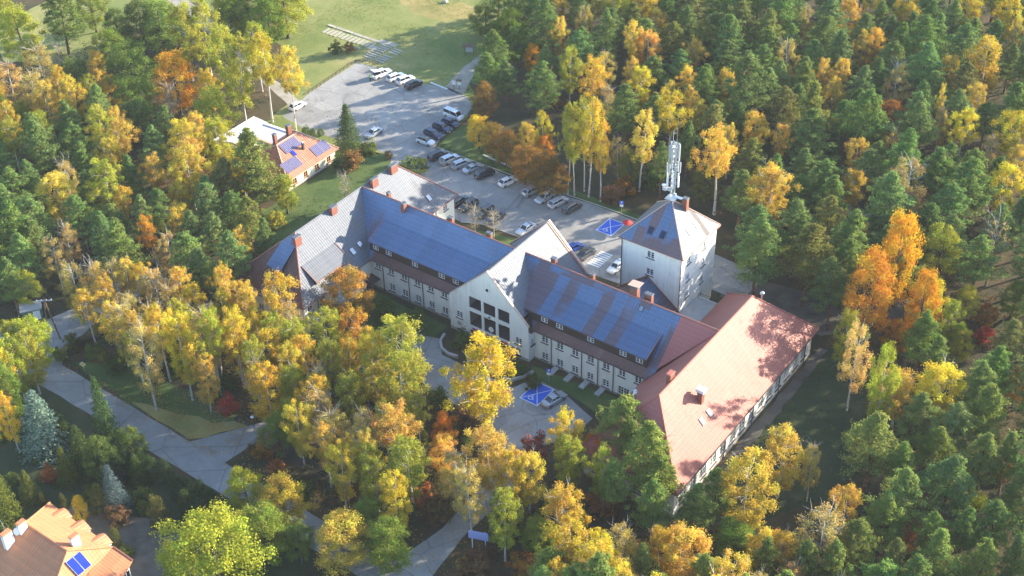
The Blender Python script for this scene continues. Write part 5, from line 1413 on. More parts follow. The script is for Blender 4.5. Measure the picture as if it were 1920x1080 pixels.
# colour of the foliage: linear rgb and the word for it
TC = {'P': ((0.205, 0.29, 0.078), 'deep green'), 'P2': ((0.24, 0.305, 0.068), 'fresh green'), 'PO': ((0.26, 0.27, 0.066), 'olive green'), 'DG': ((0.145, 0.195, 0.042), 'dark green'),
      'MG': ((0.21, 0.27, 0.042), 'green'), 'YG': ((0.4, 0.4, 0.048), 'yellow-green'), 'YB': ((0.36, 0.36, 0.036), 'bright yellow-green'), 'Y': ((0.62, 0.46, 0.048), 'yellow'), 'GD': ((0.72, 0.5, 0.045), 'bright yellow'),
      'G': ((0.66, 0.475, 0.075), 'golden'), 'OC': ((0.54, 0.4, 0.12), 'ochre'), 'O': ((0.62, 0.27, 0.03), 'orange'), 'O2': ((0.7, 0.38, 0.03), 'orange-gold'), 'OB': ((0.42, 0.21, 0.045), 'orange-brown'), 'OR': ((0.44, 0.19, 0.045), 'rusty orange'), 'OR2': ((0.58, 0.33, 0.045), 'orange-yellow'),
      'RD': ((0.48, 0.1, 0.04), 'red'), 'RB': ((0.36, 0.13, 0.08), 'dull red'), 'BR': ((0.22, 0.13, 0.05), 'brown'), 'BG': ((0.3, 0.19, 0.04), 'brownish gold'), 'GR': ((0.125, 0.165, 0.036), 'green'), 'GM': ((0.18, 0.195, 0.04), 'olive'),
      'YS': ((0.5, 0.44, 0.045), 'yellow'), 'OB2': ((0.33, 0.19, 0.06), 'brownish'), 'blue': ((0.2, 0.27, 0.21), 'silver-blue'), 'blue2': ((0.14, 0.2, 0.195), 'blue-grey'), 'green': ((0.085, 0.13, 0.036), 'dark green'), 'olive': ((0.17, 0.19, 0.038), 'yellowish green'),
      'T': ((0.055, 0.085, 0.03), 'dark green'), 'T2': ((0.13, 0.13, 0.032), 'olive'), 'TY': ((0.62, 0.46, 0.03), 'golden')}
NAME = {'pine': 'pine_tree', 'birch': 'birch_tree', 'oak': 'broadleaf_tree', 'maple': 'maple_tree', 'spruce': 'spruce_tree', 'thuja': 'thuja', 'shrub': 'shrub', 'bush': 'clipped_bush', 'bare': 'bare_tree'}
WORD = {'pine': 'pine tree', 'birch': 'birch tree', 'oak': 'broadleaf tree', 'maple': 'maple tree', 'spruce': 'spruce', 'thuja': 'thuja', 'shrub': 'shrub', 'bush': 'rounded bush', 'bare': 'nearly leafless tree'}
CAT = {'pine': 'tree', 'birch': 'tree', 'oak': 'tree', 'maple': 'tree', 'spruce': 'tree', 'thuja': 'hedge plant', 'shrub': 'shrub', 'bush': 'bush', 'bare': 'tree'}
ZONE = {'f1': 'at the forest edge beside the meadow path', 'f2': 'at the forest edge behind the row of parked cars', 'f3': 'close behind the tower', 'f4': 'behind the far end of the red-roofed hall', 'f5': 'in the middle of the forest beyond the car park', 'f6': 'deep in the forest far behind the tower',
        'e1': 'beside the dark lawn of the red-roofed hall', 'e2': 'in the wood along the long side of the hall', 'e3': 'in the wood below the near hip of the hall', 'w1': 'in the wood beside the solar-panel bungalow', 'w2': 'in the wood behind the hipped wing', 'w3': 'in the wood by the power pole',
        'm1': 'at the far end of the meadow', 'm2': 'around the solar-panel bungalow', 'm3': 'at the rim of the meadow', 'g1': 'by the street corner', 'g2': 'in the garden of the orange-roofed house', 'g3': 'in the garden across the street',
        'b1': 'between the street verge and the hipped wing', 'b2': 'in the belt before the left half of the building', 'b3': 'around the forecourt and drive', 'b4': 'under the near hip of the hall'}
TREES = """bare OC -99.6 17.9 12.0 5.7 w1
bare OC -138.3 19.9 9.6 4.9 w1
bare OC 64.1 62.8 15.7 5.6 f4
bare OC -49.2 17.5 7.7 3.6 w1
bare OC -21.3 22.8 7.9 4.0 f2
bare OC -18.1 24.4 7.1 3.6 f2
birch G -77.7 33.1 19.7 6.5 m2
birch G -116.7 6.5 13.1 5.9 w2
birch G -118.8 1.6 13.6 6.2 w2
birch G -92.8 -0.6 14.1 6.5 w2
birch G -76.3 2.4 13.8 6.3 w2
birch G -121.2 -7.2 12.5 4.5 w2
birch G -87.0 -21.5 14.4 6.6 w2
birch G -91.6 -5.1 12.5 5.3 w2
birch G -78.7 -4.7 12.5 5.2 w2
birch G -73.1 -1.0 14.7 6.7 w2
birch G -62.5 -13.4 12.5 5.1 w2
birch G -56.6 -31.4 12.5 4.2 w3
birch G -55.0 -36.8 12.5 5.0 w3
birch G -33.1 -25.7 12.5 4.5 b1
birch G -56.6 -40.5 12.2 5.0 w3
birch G -48.1 -41.5 13.3 5.4 w3
birch G -28.8 -32.8 12.5 4.8 b2
birch G 0.6 -43.0 12.5 4.8 b3
birch G 8.3 -35.5 15.3 7.0 b3
birch G 22.6 -31.7 15.1 6.4 b3
birch G -5.9 -42.0 12.5 4.5 b2
birch G 28.7 -30.1 12.5 4.7 b4
birch G 36.5 -32.8 12.5 5.5 b4
birch G 55.3 -31.3 14.2 6.5 e3
birch G 56.7 -16.2 17.7 7.5 e3
birch G 57.5 -6.0 13.7 6.3 e2
birch G 69.2 -9.8 12.5 3.8 e2
birch G 65.3 18.4 11.2 6.5 f4
birch G 25.7 50.3 17.3 7.8 f3
birch G -55.3 101.0 12.5 5.7 m3
birch G -47.0 89.4 12.5 3.9 m3
birch G -29.1 91.3 15.2 5.0 f5
birch G -25.8 92.7 13.6 6.2 f5
birch G -30.8 105.2 12.5 5.2 f5
birch G -16.2 96.3 12.5 5.4 f5
birch G -11.1 84.8 12.5 4.1 f5
birch G -10.7 77.5 12.5 3.4 f5
birch G -6.1 77.9 12.5 4.0 f5
birch G -4.3 88.8 12.5 4.1 f5
birch G -4.0 54.4 18.8 5.8 f3
birch G -2.7 73.5 12.5 4.4 f5
birch G 12.4 55.6 19.5 7.7 f3
birch G 3.4 134.0 12.5 5.7 f6
birch G 5.2 143.1 12.5 4.5 f6
birch G 38.2 146.9 12.5 3.4 f6
birch G 12.9 121.1 12.5 4.0 f6
birch G 14.8 124.2 12.5 4.1 f6
birch G 11.4 104.5 12.5 4.6 f5
birch G 14.5 106.0 12.5 4.4 f5
birch G 16.8 98.0 12.5 4.5 f5
birch G 39.4 125.2 16.4 7.5 f6
birch G 33.3 120.7 12.5 4.8 f6
birch G -2.7 87.9 12.5 3.9 f5
birch G 35.8 107.8 12.5 2.2 f5
birch G 42.5 111.2 12.5 5.3 f5
birch G 9.9 76.5 12.5 5.4 f5
birch G 15.8 74.5 12.5 4.5 f5
birch G 7.9 68.6 12.5 4.5 f3
birch G 30.8 77.8 12.5 4.4 f5
birch G 24.9 53.7 16.4 7.5 f3
birch G 35.7 66.2 12.7 5.8 f3
birch G 57.2 93.1 12.5 5.2 f5
birch G 65.3 -40.6 19.4 6.7 e3
birch G 3.9 -42.5 11.7 3.5 b3
birch G 78.5 -25.8 12.5 4.5 e3
birch G 63.1 -32.4 14.1 5.5 e3
birch G -27.3 -41.3 11.7 4.0 b2
birch G 56.4 116.0 14.9 6.3 f6
birch G -2.5 144.8 11.7 5.0 f6
birch G 35.7 170.3 12.0 4.3 f6
birch G -47.2 -27.4 12.9 4.7 w3
birch G -34.7 -23.5 11.9 3.8 b1
birch G -23.9 82.7 11.6 4.2 f5
birch G 26.0 173.8 11.7 4.2 f6
birch G -35.6 -37.4 11.7 3.9 b1
birch G -37.7 -24.9 14.7 4.4 b1
birch G 51.7 -41.1 14.2 5.4 e3
birch G 63.2 -23.6 12.0 4.3 e3
birch G 50.7 128.1 14.9 5.9 f6
birch G -47.9 -12.6 12.0 4.3 w2
birch G 43.7 -44.4 11.9 4.3 b4
birch G -99.5 4.5 12.4 4.3 w2
birch G -86.5 12.9 11.7 4.0 w1
birch G 7.0 -41.0 14.0 4.6 b3
birch G -15.9 -33.2 14.0 4.6 b2
birch G -43.0 -42.1 14.0 4.6 b1
birch G -31.4 -35.7 14.0 4.6 b2
birch GD -45.3 -65.6 12.5 3.5 g1
birch GD 13.1 -20.5 20.4 9.2 b3
birch GM 29.5 -38.3 12.5 3.8 b4
birch O -63.4 -19.6 12.5 3.7 w2
birch OC -131.5 2.1 15.1 6.9 w2
birch OC -123.7 1.9 14.9 6.8 w2
birch OC -132.0 10.7 15.4 7.1 w1
birch OC -92.4 -15.2 12.5 4.7 w2
birch OC -73.3 -33.7 12.5 4.8 w3
birch OC -74.9 -29.2 12.5 3.7 w3
birch OC -64.0 -37.0 12.5 5.1 w3
birch OC -61.8 -34.4 12.5 5.1 w3
birch OC -59.1 -32.1 12.5 4.7 w3
birch OC -49.8 -30.7 13.5 5.5 w3
birch OC -45.8 -31.4 12.5 5.0 w3
birch OC -35.0 -46.2 19.3 5.3 g2
birch OC -30.6 -37.5 18.1 4.8 b2
birch OC -45.8 -40.8 14.9 4.4 w3
birch OC -5.5 -37.5 12.9 5.9 b2
birch OC -1.6 -39.3 12.5 4.9 b3
birch OC 1.9 -36.9 12.5 5.3 b3
birch OC 19.5 -35.5 12.5 4.7 b3
birch OC 46.7 -33.9 12.5 5.1 e3
birch OC 61.5 -4.3 12.5 2.8 e2
birch OC 68.9 -18.3 15.9 7.3 e3
birch OC -46.7 98.9 12.5 4.0 m3
birch OC -30.1 82.4 12.5 4.7 f5
birch OC -21.4 68.9 12.5 4.7 f3
birch OC -10.3 56.3 9.8 3.2 f2
birch OC -3.7 126.9 12.5 4.4 f6
birch OC 39.3 100.3 12.5 3.7 f5
birch OC 44.9 70.4 16.5 7.6 f4
birch OC 51.5 94.8 12.5 4.4 f5
birch OC 25.8 109.1 14.1 5.2 f5
birch OC 2.1 105.4 14.5 5.1 f5
birch OC 75.8 -28.6 14.5 5.1 e3
birch OC 70.3 -34.2 14.9 5.2 e3
birch OC -24.1 -24.4 13.9 4.3 b2
birch OC -20.5 -36.7 12.0 3.9 b2
birch OC -41.5 119.2 12.3 4.6 f6
birch OC -57.5 -21.1 12.6 4.3 w2
birch OC -36.9 -30.7 11.7 3.9 b1
birch OC -42.6 -38.0 13.9 4.8 b1
birch OC 68.7 -26.2 11.6 4.1 e3
birch OC 50.2 -38.4 11.7 4.5 e3
birch OC -50.0 -37.0 12.2 3.8 w3
birch OC 66.3 -31.1 13.0 4.5 e3
birch OC 34.2 86.9 12.2 4.7 f5
birch OC -10.4 -33.0 12.6 3.8 b2
birch OC 42.1 54.4 12.6 4.8 f4
birch OC 24.1 -38.4 14.0 4.6 b3
birch OC 57.8 17.8 19.0 4.6 f4
birch OR2 -14.2 -19.7 12.5 4.9 b2
birch Y -84.7 33.0 21.4 6.8 m2
birch Y -83.0 6.6 14.1 6.5 w2
birch Y -65.9 6.1 12.5 5.2 w2
birch Y -75.5 -15.5 12.5 4.0 w2
birch Y -65.1 5.7 12.5 5.2 w2
birch Y -41.4 -30.1 12.5 5.0 b1
birch Y -31.8 -41.1 18.0 5.1 b2
birch Y -38.4 -39.9 16.5 4.8 b1
birch Y -27.2 -33.8 16.4 5.2 b2
birch Y -27.9 -28.8 12.5 4.4 b2
birch Y -28.1 -23.6 16.6 6.7 b2
birch Y -23.4 -30.8 12.5 5.2 b2
birch Y -15.9 -38.5 13.6 5.9 b2
birch Y -2.0 -28.2 12.8 5.9 b3
birch Y -16.7 -28.5 12.5 5.2 b2
birch Y -10.8 -25.1 12.5 4.8 b2
birch Y -4.5 -25.9 12.5 5.1 b2
birch Y -8.3 -35.8 12.5 4.6 b2
birch Y 5.6 -45.2 12.5 4.7 b3
birch Y 28.8 -20.0 12.9 4.8 b4
birch Y 42.3 -39.0 14.3 6.6 b4
birch Y 71.1 20.1 13.9 7.6 f4
birch Y 60.4 42.2 13.0 5.9 f4
birch Y -37.7 110.7 13.7 6.3 f5
birch Y -26.2 71.6 16.1 6.8 f3
birch Y -19.5 79.1 12.5 5.3 f5
birch Y -25.6 51.7 12.5 3.7 f2
birch Y -11.2 46.9 22.5 5.4 f2
birch Y -8.4 46.9 18.6 4.3 f2
birch Y -4.3 65.8 16.9 7.7 f3
birch Y 13.3 144.7 12.5 5.7 f6
birch Y 25.7 151.8 13.0 6.0 f6
birch Y 33.8 152.2 14.9 6.8 f6
birch Y 44.7 98.6 13.7 6.0 f5
birch Y 54.2 98.2 16.0 7.3 f5
birch Y 59.8 81.6 14.6 6.0 f5
birch Y 48.5 -42.1 16.3 5.6 e3
birch Y -89.8 -36.7 12.2 4.7 w3
birch Y -95.5 25.5 12.7 4.7 w1
birch Y 51.7 -32.2 13.4 4.7 e3
birch Y -130.6 -4.1 14.2 4.8 w2
birch Y -68.6 -7.2 12.1 4.6 w2
birch Y 57.8 -42.9 15.8 6.7 e3
birch Y -6.5 -23.3 14.4 4.6 b2
birch Y 45.7 -37.9 12.9 5.2 e3
birch Y -122.8 8.0 13.0 4.6 w2
birch Y -53.6 -29.6 11.9 3.6 w3
birch Y -32.3 -33.9 12.2 3.7 b1
birch Y -42.4 -22.3 12.3 4.1 b1
birch Y 65.7 -22.2 11.9 4.1 e3
birch Y 27.5 -32.1 14.0 4.6 b4
birch Y 15.9 -45.4 14.0 4.6 b3
birch Y -54.6 -59.9 14.0 4.6 g1
birch YG -113.1 36.4 19.5 7.2 m1
birch YG -111.5 40.7 19.5 7.2 m1
birch YG -96.7 33.5 19.5 7.0 m1
birch YG -89.0 29.3 22.0 7.0 w1
birch YG -96.2 41.8 17.3 5.9 m1
birch YG -76.7 10.4 14.1 6.4 w1
birch YG -114.5 -11.3 12.5 5.5 w2
birch YG -81.8 -14.2 15.6 7.1 w2
birch YG -36.6 -27.8 12.5 4.5 b1
birch YG -28.8 -37.5 17.6 4.7 b2
birch YG -56.8 -52.3 13.0 6.6 g1
birch YG -59.5 -54.0 12.5 4.4 g1
birch YG -20.2 -27.2 12.9 5.3 b2
birch YG -3.9 -32.1 12.5 5.0 b3
birch YG 2.1 -26.7 15.4 7.1 b3
birch YG 7.3 -29.3 12.5 3.8 b3
birch YG 13.5 -38.7 13.8 6.3 b3
birch YG 10.8 -43.6 12.5 4.7 b3
birch YG -2.8 -21.0 17.7 8.1 b3
birch YG -18.3 -21.8 12.5 5.3 b2
birch YG -13.0 -26.9 12.5 4.8 b2
birch YG 31.9 -23.9 12.5 4.9 b4
birch YG 37.4 -23.3 12.5 3.9 b4
birch YG 65.3 38.5 12.5 3.7 f4
birch YG -34.7 75.1 14.1 5.2 f5
birch YG -15.2 45.3 20.7 4.8 f2
birch YG -13.9 45.8 20.3 4.6 f2
birch YG -13.1 48.2 20.6 4.6 f2
birch YG -10.0 -20.8 11.7 3.5 b2
birch YG -98.7 -0.7 15.5 5.4 w2
birch YG -13.9 -35.0 11.7 4.1 b2
birch YG 3.5 -32.8 12.0 3.5 b3
birch YG -24.4 -27.8 12.7 4.4 b2
birch YG 8.3 -41.6 12.8 4.1 b3
birch YG -41.0 -43.4 11.7 4.2 b1
birch YG -117.1 11.5 11.5 4.2 w1
birch YG -53.6 -57.6 14.0 4.6 g1
birch YG 31.2 -39.8 14.0 4.6 b4
birch YG -21.4 -35.4 14.0 4.6 b2
birch YG -38.6 -35.6 14.0 4.6 b1
birch YG -54.0 -54.6 14.0 4.6 g1
birch YG 64.4 13.1 19.0 4.6 e1
birch YG 53.7 24.7 14.0 4.6 f4
bush GR -59.2 27.6 3.0 4.6 w1
bush GR -58.4 34.8 3.0 3.4 m2
bush GR -75.5 33.8 1.5 1.6 m2
bush GR -72.1 34.8 1.5 1.6 m2
bush GR -73.9 34.1 1.3 1.4 m2
bush GR -46.0 34.3 3.0 6.1 m2
bush OB2 -54.0 35.8 1.6 1.8 m2
maple G -130.7 24.0 8.0 4.3 w1
maple G -117.4 16.8 8.8 4.9 w1
maple G 13.0 -53.9 10.7 6.9 b3
maple G 13.0 -30.8 8.0 4.1 b3
maple G -30.5 52.9 8.0 3.5 f1
maple O 10.1 -27.1 8.0 3.5 b3
maple O 32.2 -16.5 8.0 4.9 b4
maple O 79.3 33.7 8.0 3.4 f4
maple O 52.7 34.1 20.2 7.4 f4
maple O 58.3 34.5 8.0 3.9 f4
maple O -49.6 82.3 8.0 3.9 m3
maple O -24.8 50.7 8.0 4.6 f2
maple O2 -103.8 23.9 15.3 9.3 w1
maple O2 53.3 43.4 22.8 6.5 f4
maple O2 60.7 37.9 17.5 5.3 f4
maple OB 28.4 100.4 9.5 6.2 f5
oak BG -46.3 59.2 9.7 4.8 m2
oak BG -31.4 46.9 8.5 5.5 f1
oak BG -24.5 43.8 9.1 5.9 f2
oak BG -18.9 42.4 9.8 6.3 f2
oak BG -16.4 43.4 8.0 4.7 f2
oak BG -36.0 48.7 8.0 4.4 f1
oak DG -132.4 39.6 13.6 8.8 m1
oak DG -140.1 38.5 9.8 6.3 m1
oak DG -116.4 22.7 14.6 9.4 w1
oak DG -126.3 14.3 11.4 7.3 w1
oak DG -101.6 10.9 10.5 6.8 w1
oak DG -29.9 -61.4 8.0 4.9 g2
oak DG -27.7 -57.0 8.0 4.1 g2
oak DG 7.3 -56.8 8.0 3.8 g3
oak DG -55.0 83.7 10.4 6.1 m3
oak DG -127.4 62.5 11.4 6.3 m1
oak DG -119.6 62.1 10.6 6.9 m1
oak GD -40.4 49.4 8.0 4.7 f1
oak GM -6.8 54.8 8.0 4.8 f2
oak GM 8.7 58.4 9.7 5.2 f3
oak MG -151.2 40.6 12.0 7.8 m1
oak MG -127.1 41.1 14.5 9.3 m1
oak MG -118.5 55.3 12.8 8.2 m1
oak MG -130.6 28.4 11.4 7.3 w1
oak MG -107.6 15.3 12.4 8.0 w1
oak MG 3.0 -59.1 10.6 6.8 g3
oak MG 12.5 -47.9 8.0 4.6 b3
oak MG 18.8 -50.7 9.9 6.4 b3
oak MG -10.9 -41.8 8.0 5.0 b2
oak MG -7.6 -28.8 8.0 4.3 b2
oak MG 34.9 -36.4 8.0 4.6 b4
oak MG 58.0 -21.5 8.2 5.3 e3
oak MG 59.5 -21.7 8.1 5.3 e3
oak MG 71.1 56.0 8.0 4.6 f4
oak MG -69.0 90.2 9.8 6.3 m3
oak MG -60.7 88.5 11.2 7.2 m3
oak MG -101.1 -29.3 16.1 5.9 w3
oak MG -108.9 58.1 14.0 7.8 m1
oak MG -126.2 -7.7 14.1 5.5 w2
oak MG -118.0 69.9 12.5 7.0 m1
oak MG -50.1 -62.4 14.0 4.6 g1
oak OB -23.2 -11.1 12.3 7.2 b2
oak Y 1.1 -53.2 10.2 6.6 g3
oak YB 3.1 -68.3 16.9 10.9 g3
oak YB -2.2 -70.2 9.2 5.9 g3
oak YB -5.8 -54.1 8.6 5.5 g3
oak YG -152.6 20.4 14.4 9.3 w1
oak YG -169.3 28.6 9.3 5.2 w1
oak YG -88.4 20.0 13.0 8.4 w1
oak YG -124.1 -2.2 8.8 5.7 w2
oak YG -74.5 -40.1 8.0 4.8 w3
oak YG 0.1 -62.1 9.4 6.1 g3
oak YG -12.0 -37.5 8.0 5.1 b2
oak YG 56.4 57.6 13.0 6.6 f4
oak YG 64.6 50.2 8.0 3.7 f4
oak YG 67.7 38.8 8.0 4.0 f4
oak YG -44.7 111.3 11.8 7.6 w1
oak YG -57.1 8.6 8.7 4.7 w1
oak YG -109.9 64.9 15.6 9.8 m1
oak YG -120.0 -14.4 18.2 6.6 w2
oak YG -131.3 67.0 10.1 6.0 m1
oak YG -69.8 10.6 11.6 4.9 w1
oak YG -123.8 59.0 10.5 5.9 m1
oak YG -113.1 -4.9 11.6 4.1 w2
oak YG -124.1 74.7 9.4 5.5 m1
pine DG -142.3 25.2 19.9 9.2 w1
pine P -101.4 -13.3 17.2 7.9 w2
pine P -107.5 -2.0 14.3 6.6 w2
pine P -99.2 -6.9 14.0 6.4 w2
pine P -93.7 -9.6 13.0 5.3 w2
pine P -85.7 1.9 13.9 6.4 w2
pine P -105.2 -20.1 13.0 5.3 w2
pine P -97.6 -24.1 13.4 6.2 w3
pine P -97.4 -19.7 13.0 5.7 w2
pine P -83.0 -34.2 16.9 7.7 w3
pine P -78.0 -37.3 13.0 5.7 w3
pine P -82.1 -7.7 13.0 5.2 w2
pine P -69.5 -24.9 14.8 6.8 w3
pine P -62.8 -27.1 16.5 7.6 w3
pine P -59.6 -8.6 15.1 6.9 w2
pine P -56.0 -5.5 13.2 6.0 w2
pine P -57.8 -14.4 13.0 5.4 w2
pine P -51.9 -21.1 14.4 6.6 w2
pine P -47.7 -22.4 13.0 5.6 w3
pine P -44.1 -17.8 15.7 6.6 w2
pine P -53.9 -11.9 13.0 5.4 w2
pine P -59.8 4.0 13.0 5.1 w2
pine P -68.8 -12.3 13.1 6.0 w2
pine P -79.3 -22.7 13.0 6.0 w3
pine P -94.2 -28.7 13.2 6.1 w3
pine P -81.0 -32.3 13.0 4.9 w3
pine P -69.7 -16.1 13.0 5.0 w2
pine P -45.8 -8.2 13.0 4.4 w2
pine P -85.0 -16.6 13.0 5.1 w2
pine P -91.2 9.7 13.0 5.5 w1
pine P -73.8 -43.2 13.0 4.7 w3
pine P 52.7 -17.8 13.0 4.3 e3
pine P 92.0 -5.7 13.0 3.6 e2
pine P 51.4 61.7 13.7 6.3 f4
pine P 56.4 61.5 13.1 5.7 f4
pine P -50.5 87.6 16.7 7.3 m3
pine P -34.4 88.8 17.8 6.2 f5
pine P 0.6 54.5 13.0 4.2 f3
pine P 0.9 64.4 13.0 4.9 f3
pine P 34.5 97.4 14.9 7.3 f5
pine P 46.7 79.7 14.8 7.7 f4
pine P 97.3 -12.7 14.6 6.5 e3
pine P 0.5 150.5 12.5 6.0 f6
pine P 28.5 115.3 16.7 7.8 f6
pine P 54.2 74.6 17.6 9.2 f4
pine P 3.3 84.7 19.2 9.7 f5
pine P 83.2 -18.2 13.9 6.1 e3
pine P 76.3 31.0 13.0 5.8 f4
pine P 35.4 164.1 13.2 5.9 f6
pine P 25.2 142.8 14.8 6.3 f6
pine P 31.9 34.6 19.0 8.2 f3
pine P 57.3 109.6 15.6 7.7 f5
pine P -0.9 100.0 14.0 6.3 f5
pine P 51.9 83.2 14.8 6.3 f5
pine P 4.3 92.6 13.3 6.2 f5
pine P -83.8 -42.0 15.0 7.9 w3
pine P 34.5 143.4 12.2 6.3 f6
pine P 34.3 44.9 17.7 7.7 f3
pine P 28.1 86.7 18.6 8.6 f5
pine P -65.1 100.8 14.9 7.1 m3
pine P 5.1 118.3 15.2 7.7 f6
pine P 83.8 29.2 17.5 8.0 f4
pine P 69.4 70.5 13.6 6.4 f4
pine P -58.3 96.2 13.6 6.3 m3
pine P 11.7 112.1 15.6 7.4 f6
pine P 37.4 92.7 15.7 6.9 f5
pine P 22.3 159.4 16.0 7.1 f6
pine P 63.7 77.6 11.6 6.0 f4
pine P 45.1 150.1 14.3 6.8 f6
pine P 21.5 75.7 16.4 8.6 f5
pine P -53.1 72.0 14.9 6.6 m3
pine P 78.1 48.1 16.4 7.8 f4
pine P 90.0 11.5 18.3 8.7 e1
pine P 67.6 27.4 13.4 6.0 f4
pine P -10.2 140.5 16.8 7.5 f6
pine P -18.3 131.2 14.8 7.8 f6
pine P 62.8 69.8 13.4 5.8 f4
pine P -30.3 124.2 14.7 7.2 f6
pine P -9.7 127.8 18.3 9.7 f6
pine P 44.6 60.1 18.8 9.7 f4
pine P 93.2 2.5 14.7 7.7 e2
pine P 21.1 62.3 12.9 6.5 f3
pine P 4.3 97.3 13.2 5.8 f5
pine P 24.5 126.8 16.9 8.5 f6
pine P 67.6 82.7 12.2 5.6 f5
pine P 21.7 117.2 14.1 7.0 f6
pine P 40.4 77.5 17.6 7.9 f4
pine P 41.9 133.9 12.1 5.2 f6
pine P -23.7 106.5 14.5 6.4 f5
pine P 49.7 112.0 15.0 7.3 f5
pine P -111.3 -21.9 14.5 7.1 w2
pine P 88.3 -22.1 16.2 8.6 e3
pine P 46.6 106.8 11.8 5.9 f5
pine P 14.1 133.0 11.8 5.3 f6
pine P 43.0 47.4 16.7 8.6 f4
pine P 74.9 61.4 12.1 5.6 f4
pine P 24.4 68.7 12.3 5.9 f3
pine P -42.6 77.6 11.7 5.2 f5
pine P -72.0 99.4 17.1 7.9 m3
pine P 24.6 133.7 14.7 6.9 f6
pine P 37.9 157.2 14.0 6.0 f6
pine P 37.8 131.3 11.6 6.2 f6
pine P 20.4 102.9 14.2 6.2 f5
pine P 10.1 138.2 12.3 5.4 f6
pine P -28.4 129.6 13.7 7.3 f6
pine P -7.5 120.2 18.7 9.0 f6
pine P 28.9 40.8 16.3 7.5 f3
pine P -10.8 102.8 17.5 9.3 f5
pine P 19.2 143.5 13.0 5.7 f6
pine P 60.5 103.2 15.8 7.1 f5
pine P -57.9 106.6 16.6 8.0 m3
pine P 86.2 23.8 14.7 6.6 f4
pine P 45.7 129.8 12.4 5.8 f6
pine P 17.3 150.3 13.5 7.0 f6
pine P -8.0 96.6 14.5 7.6 f5
pine P 50.6 120.2 13.5 7.2 f6
pine P 2.0 126.0 15.7 8.2 f6
pine P 46.1 35.2 15.1 6.4 f4
pine P -37.7 116.8 11.7 5.6 f6
pine P -53.2 119.9 12.7 6.3 m3
pine P -36.7 127.0 14.5 7.0 f6
pine P -35.9 66.2 14.8 7.7 f1
pine P 31.2 138.8 13.7 6.0 f6
pine P 1.6 74.9 13.0 5.7 f5
pine P 34.5 80.1 12.0 5.3 f5
pine P 8.5 100.1 13.9 6.7 f5
pine P -36.8 81.8 14.9 7.9 f5
pine P -55.3 112.7 15.6 7.2 m3
pine P 18.4 130.2 12.5 5.8 f6
pine P 96.1 -4.1 14.2 6.6 e2
pine P -85.9 -27.9 13.3 6.0 w3
pine P 4.7 112.8 11.7 6.2 f6
pine P 22.5 98.0 11.8 5.5 f5
pine P 48.3 52.4 13.1 6.5 f4
pine P 18.4 136.7 12.1 5.8 f6
pine P -3.9 137.7 14.3 7.2 f6
pine P 63.5 56.7 14.3 6.6 f4
pine P -29.5 97.5 13.7 7.0 f5
pine P -15.9 115.4 11.9 5.5 f6
pine P 44.3 143.0 13.7 7.2 f6
pine P 18.8 52.9 14.1 6.4 f3
pine P 78.8 -20.9 12.9 6.8 e3
pine P -141.4 1.0 15.0 7.8 w2
pine P -9.0 147.5 13.6 7.0 f6
pine P 32.3 128.6 16.8 8.6 f6
pine P 92.1 -16.1 12.7 5.7 e3
pine P -16.1 90.8 12.4 5.6 f5
pine P 68.7 77.9 13.8 6.3 f4
pine P -96.2 -33.5 11.6 5.0 w3
pine P -13.7 135.7 12.6 5.8 f6
pine P 79.6 1.3 15.4 7.1 e2
pine P -107.5 -10.5 15.6 6.9 w2
pine P 70.2 63.6 14.7 7.5 f4
pine P 46.1 85.3 13.1 5.9 f5
pine P -23.1 120.5 16.5 8.4 f6
pine P -107.9 6.5 14.2 6.5 w2
pine P -6.0 83.5 14.3 6.8 f5
pine P 36.3 72.7 14.5 6.7 f5
pine P -46.1 67.8 11.6 5.8 m3
pine P 48.9 136.7 14.5 6.3 f6
pine P 21.8 91.6 11.9 6.3 f5
pine P -22.2 139.0 13.3 6.7 f6
pine P 9.4 160.2 11.8 5.5 f6
pine P 56.4 86.1 13.0 6.5 f5
pine P 38.3 84.3 13.3 5.9 f5
pine P -50.1 102.0 12.1 6.4 m3
pine P 88.8 17.8 14.4 6.5 f4
pine P 34.0 60.1 14.3 7.1 f3
pine P 28.0 59.6 12.0 6.4 f3
pine P -48.2 119.9 12.9 6.2 m3
pine P 9.9 128.0 13.2 7.1 f6
pine P 63.6 94.4 14.1 7.4 f5
pine P 87.7 -1.0 12.9 5.5 e2
pine P 70.3 13.6 13.0 6.3 e1
pine P 12.4 90.3 13.2 5.8 f5
pine P 12.9 156.0 14.6 7.5 f6
pine P 9.9 150.2 14.6 6.4 f6
pine P -2.0 95.1 14.3 6.3 f5
pine P 76.1 13.1 14.2 6.5 e1
pine P -103.7 3.0 14.1 6.1 w2
pine P -106.9 -25.1 14.6 6.5 w3
pine P -19.7 112.3 11.8 6.2 f6
pine P -60.9 111.6 13.9 6.3 m3
pine P -15.2 66.7 15.0 7.3 f3
pine P 7.2 107.8 14.5 6.6 f5
pine P 51.2 103.6 13.2 6.2 f5
pine P 20.8 111.9 12.1 5.4 f5
pine P 53.5 68.0 15.2 7.5 f4
pine P -39.0 99.0 13.1 6.5 f5
pine P 41.3 104.5 14.6 6.3 f5
pine P -32.6 112.9 12.5 5.6 f6
pine P -0.2 110.3 14.6 6.4 f5
pine P -16.6 123.9 14.3 7.0 f6
pine P -33.9 119.6 14.5 6.5 f6
pine P -2.4 155.6 11.6 5.5 f6
pine P 26.6 93.2 14.1 6.2 f5
pine P 33.3 112.4 12.6 6.5 f6
pine P 33.6 102.6 14.7 6.3 f5
pine P -111.4 -16.8 12.2 5.9 w2
pine P -73.5 -20.2 11.8 5.8 w2
pine P 65.4 87.6 11.8 5.4 f5
pine P 16.8 164.6 12.3 6.0 f6
pine P 45.6 41.5 15.4 6.8 f4
pine P -39.5 87.3 12.8 5.8 f5
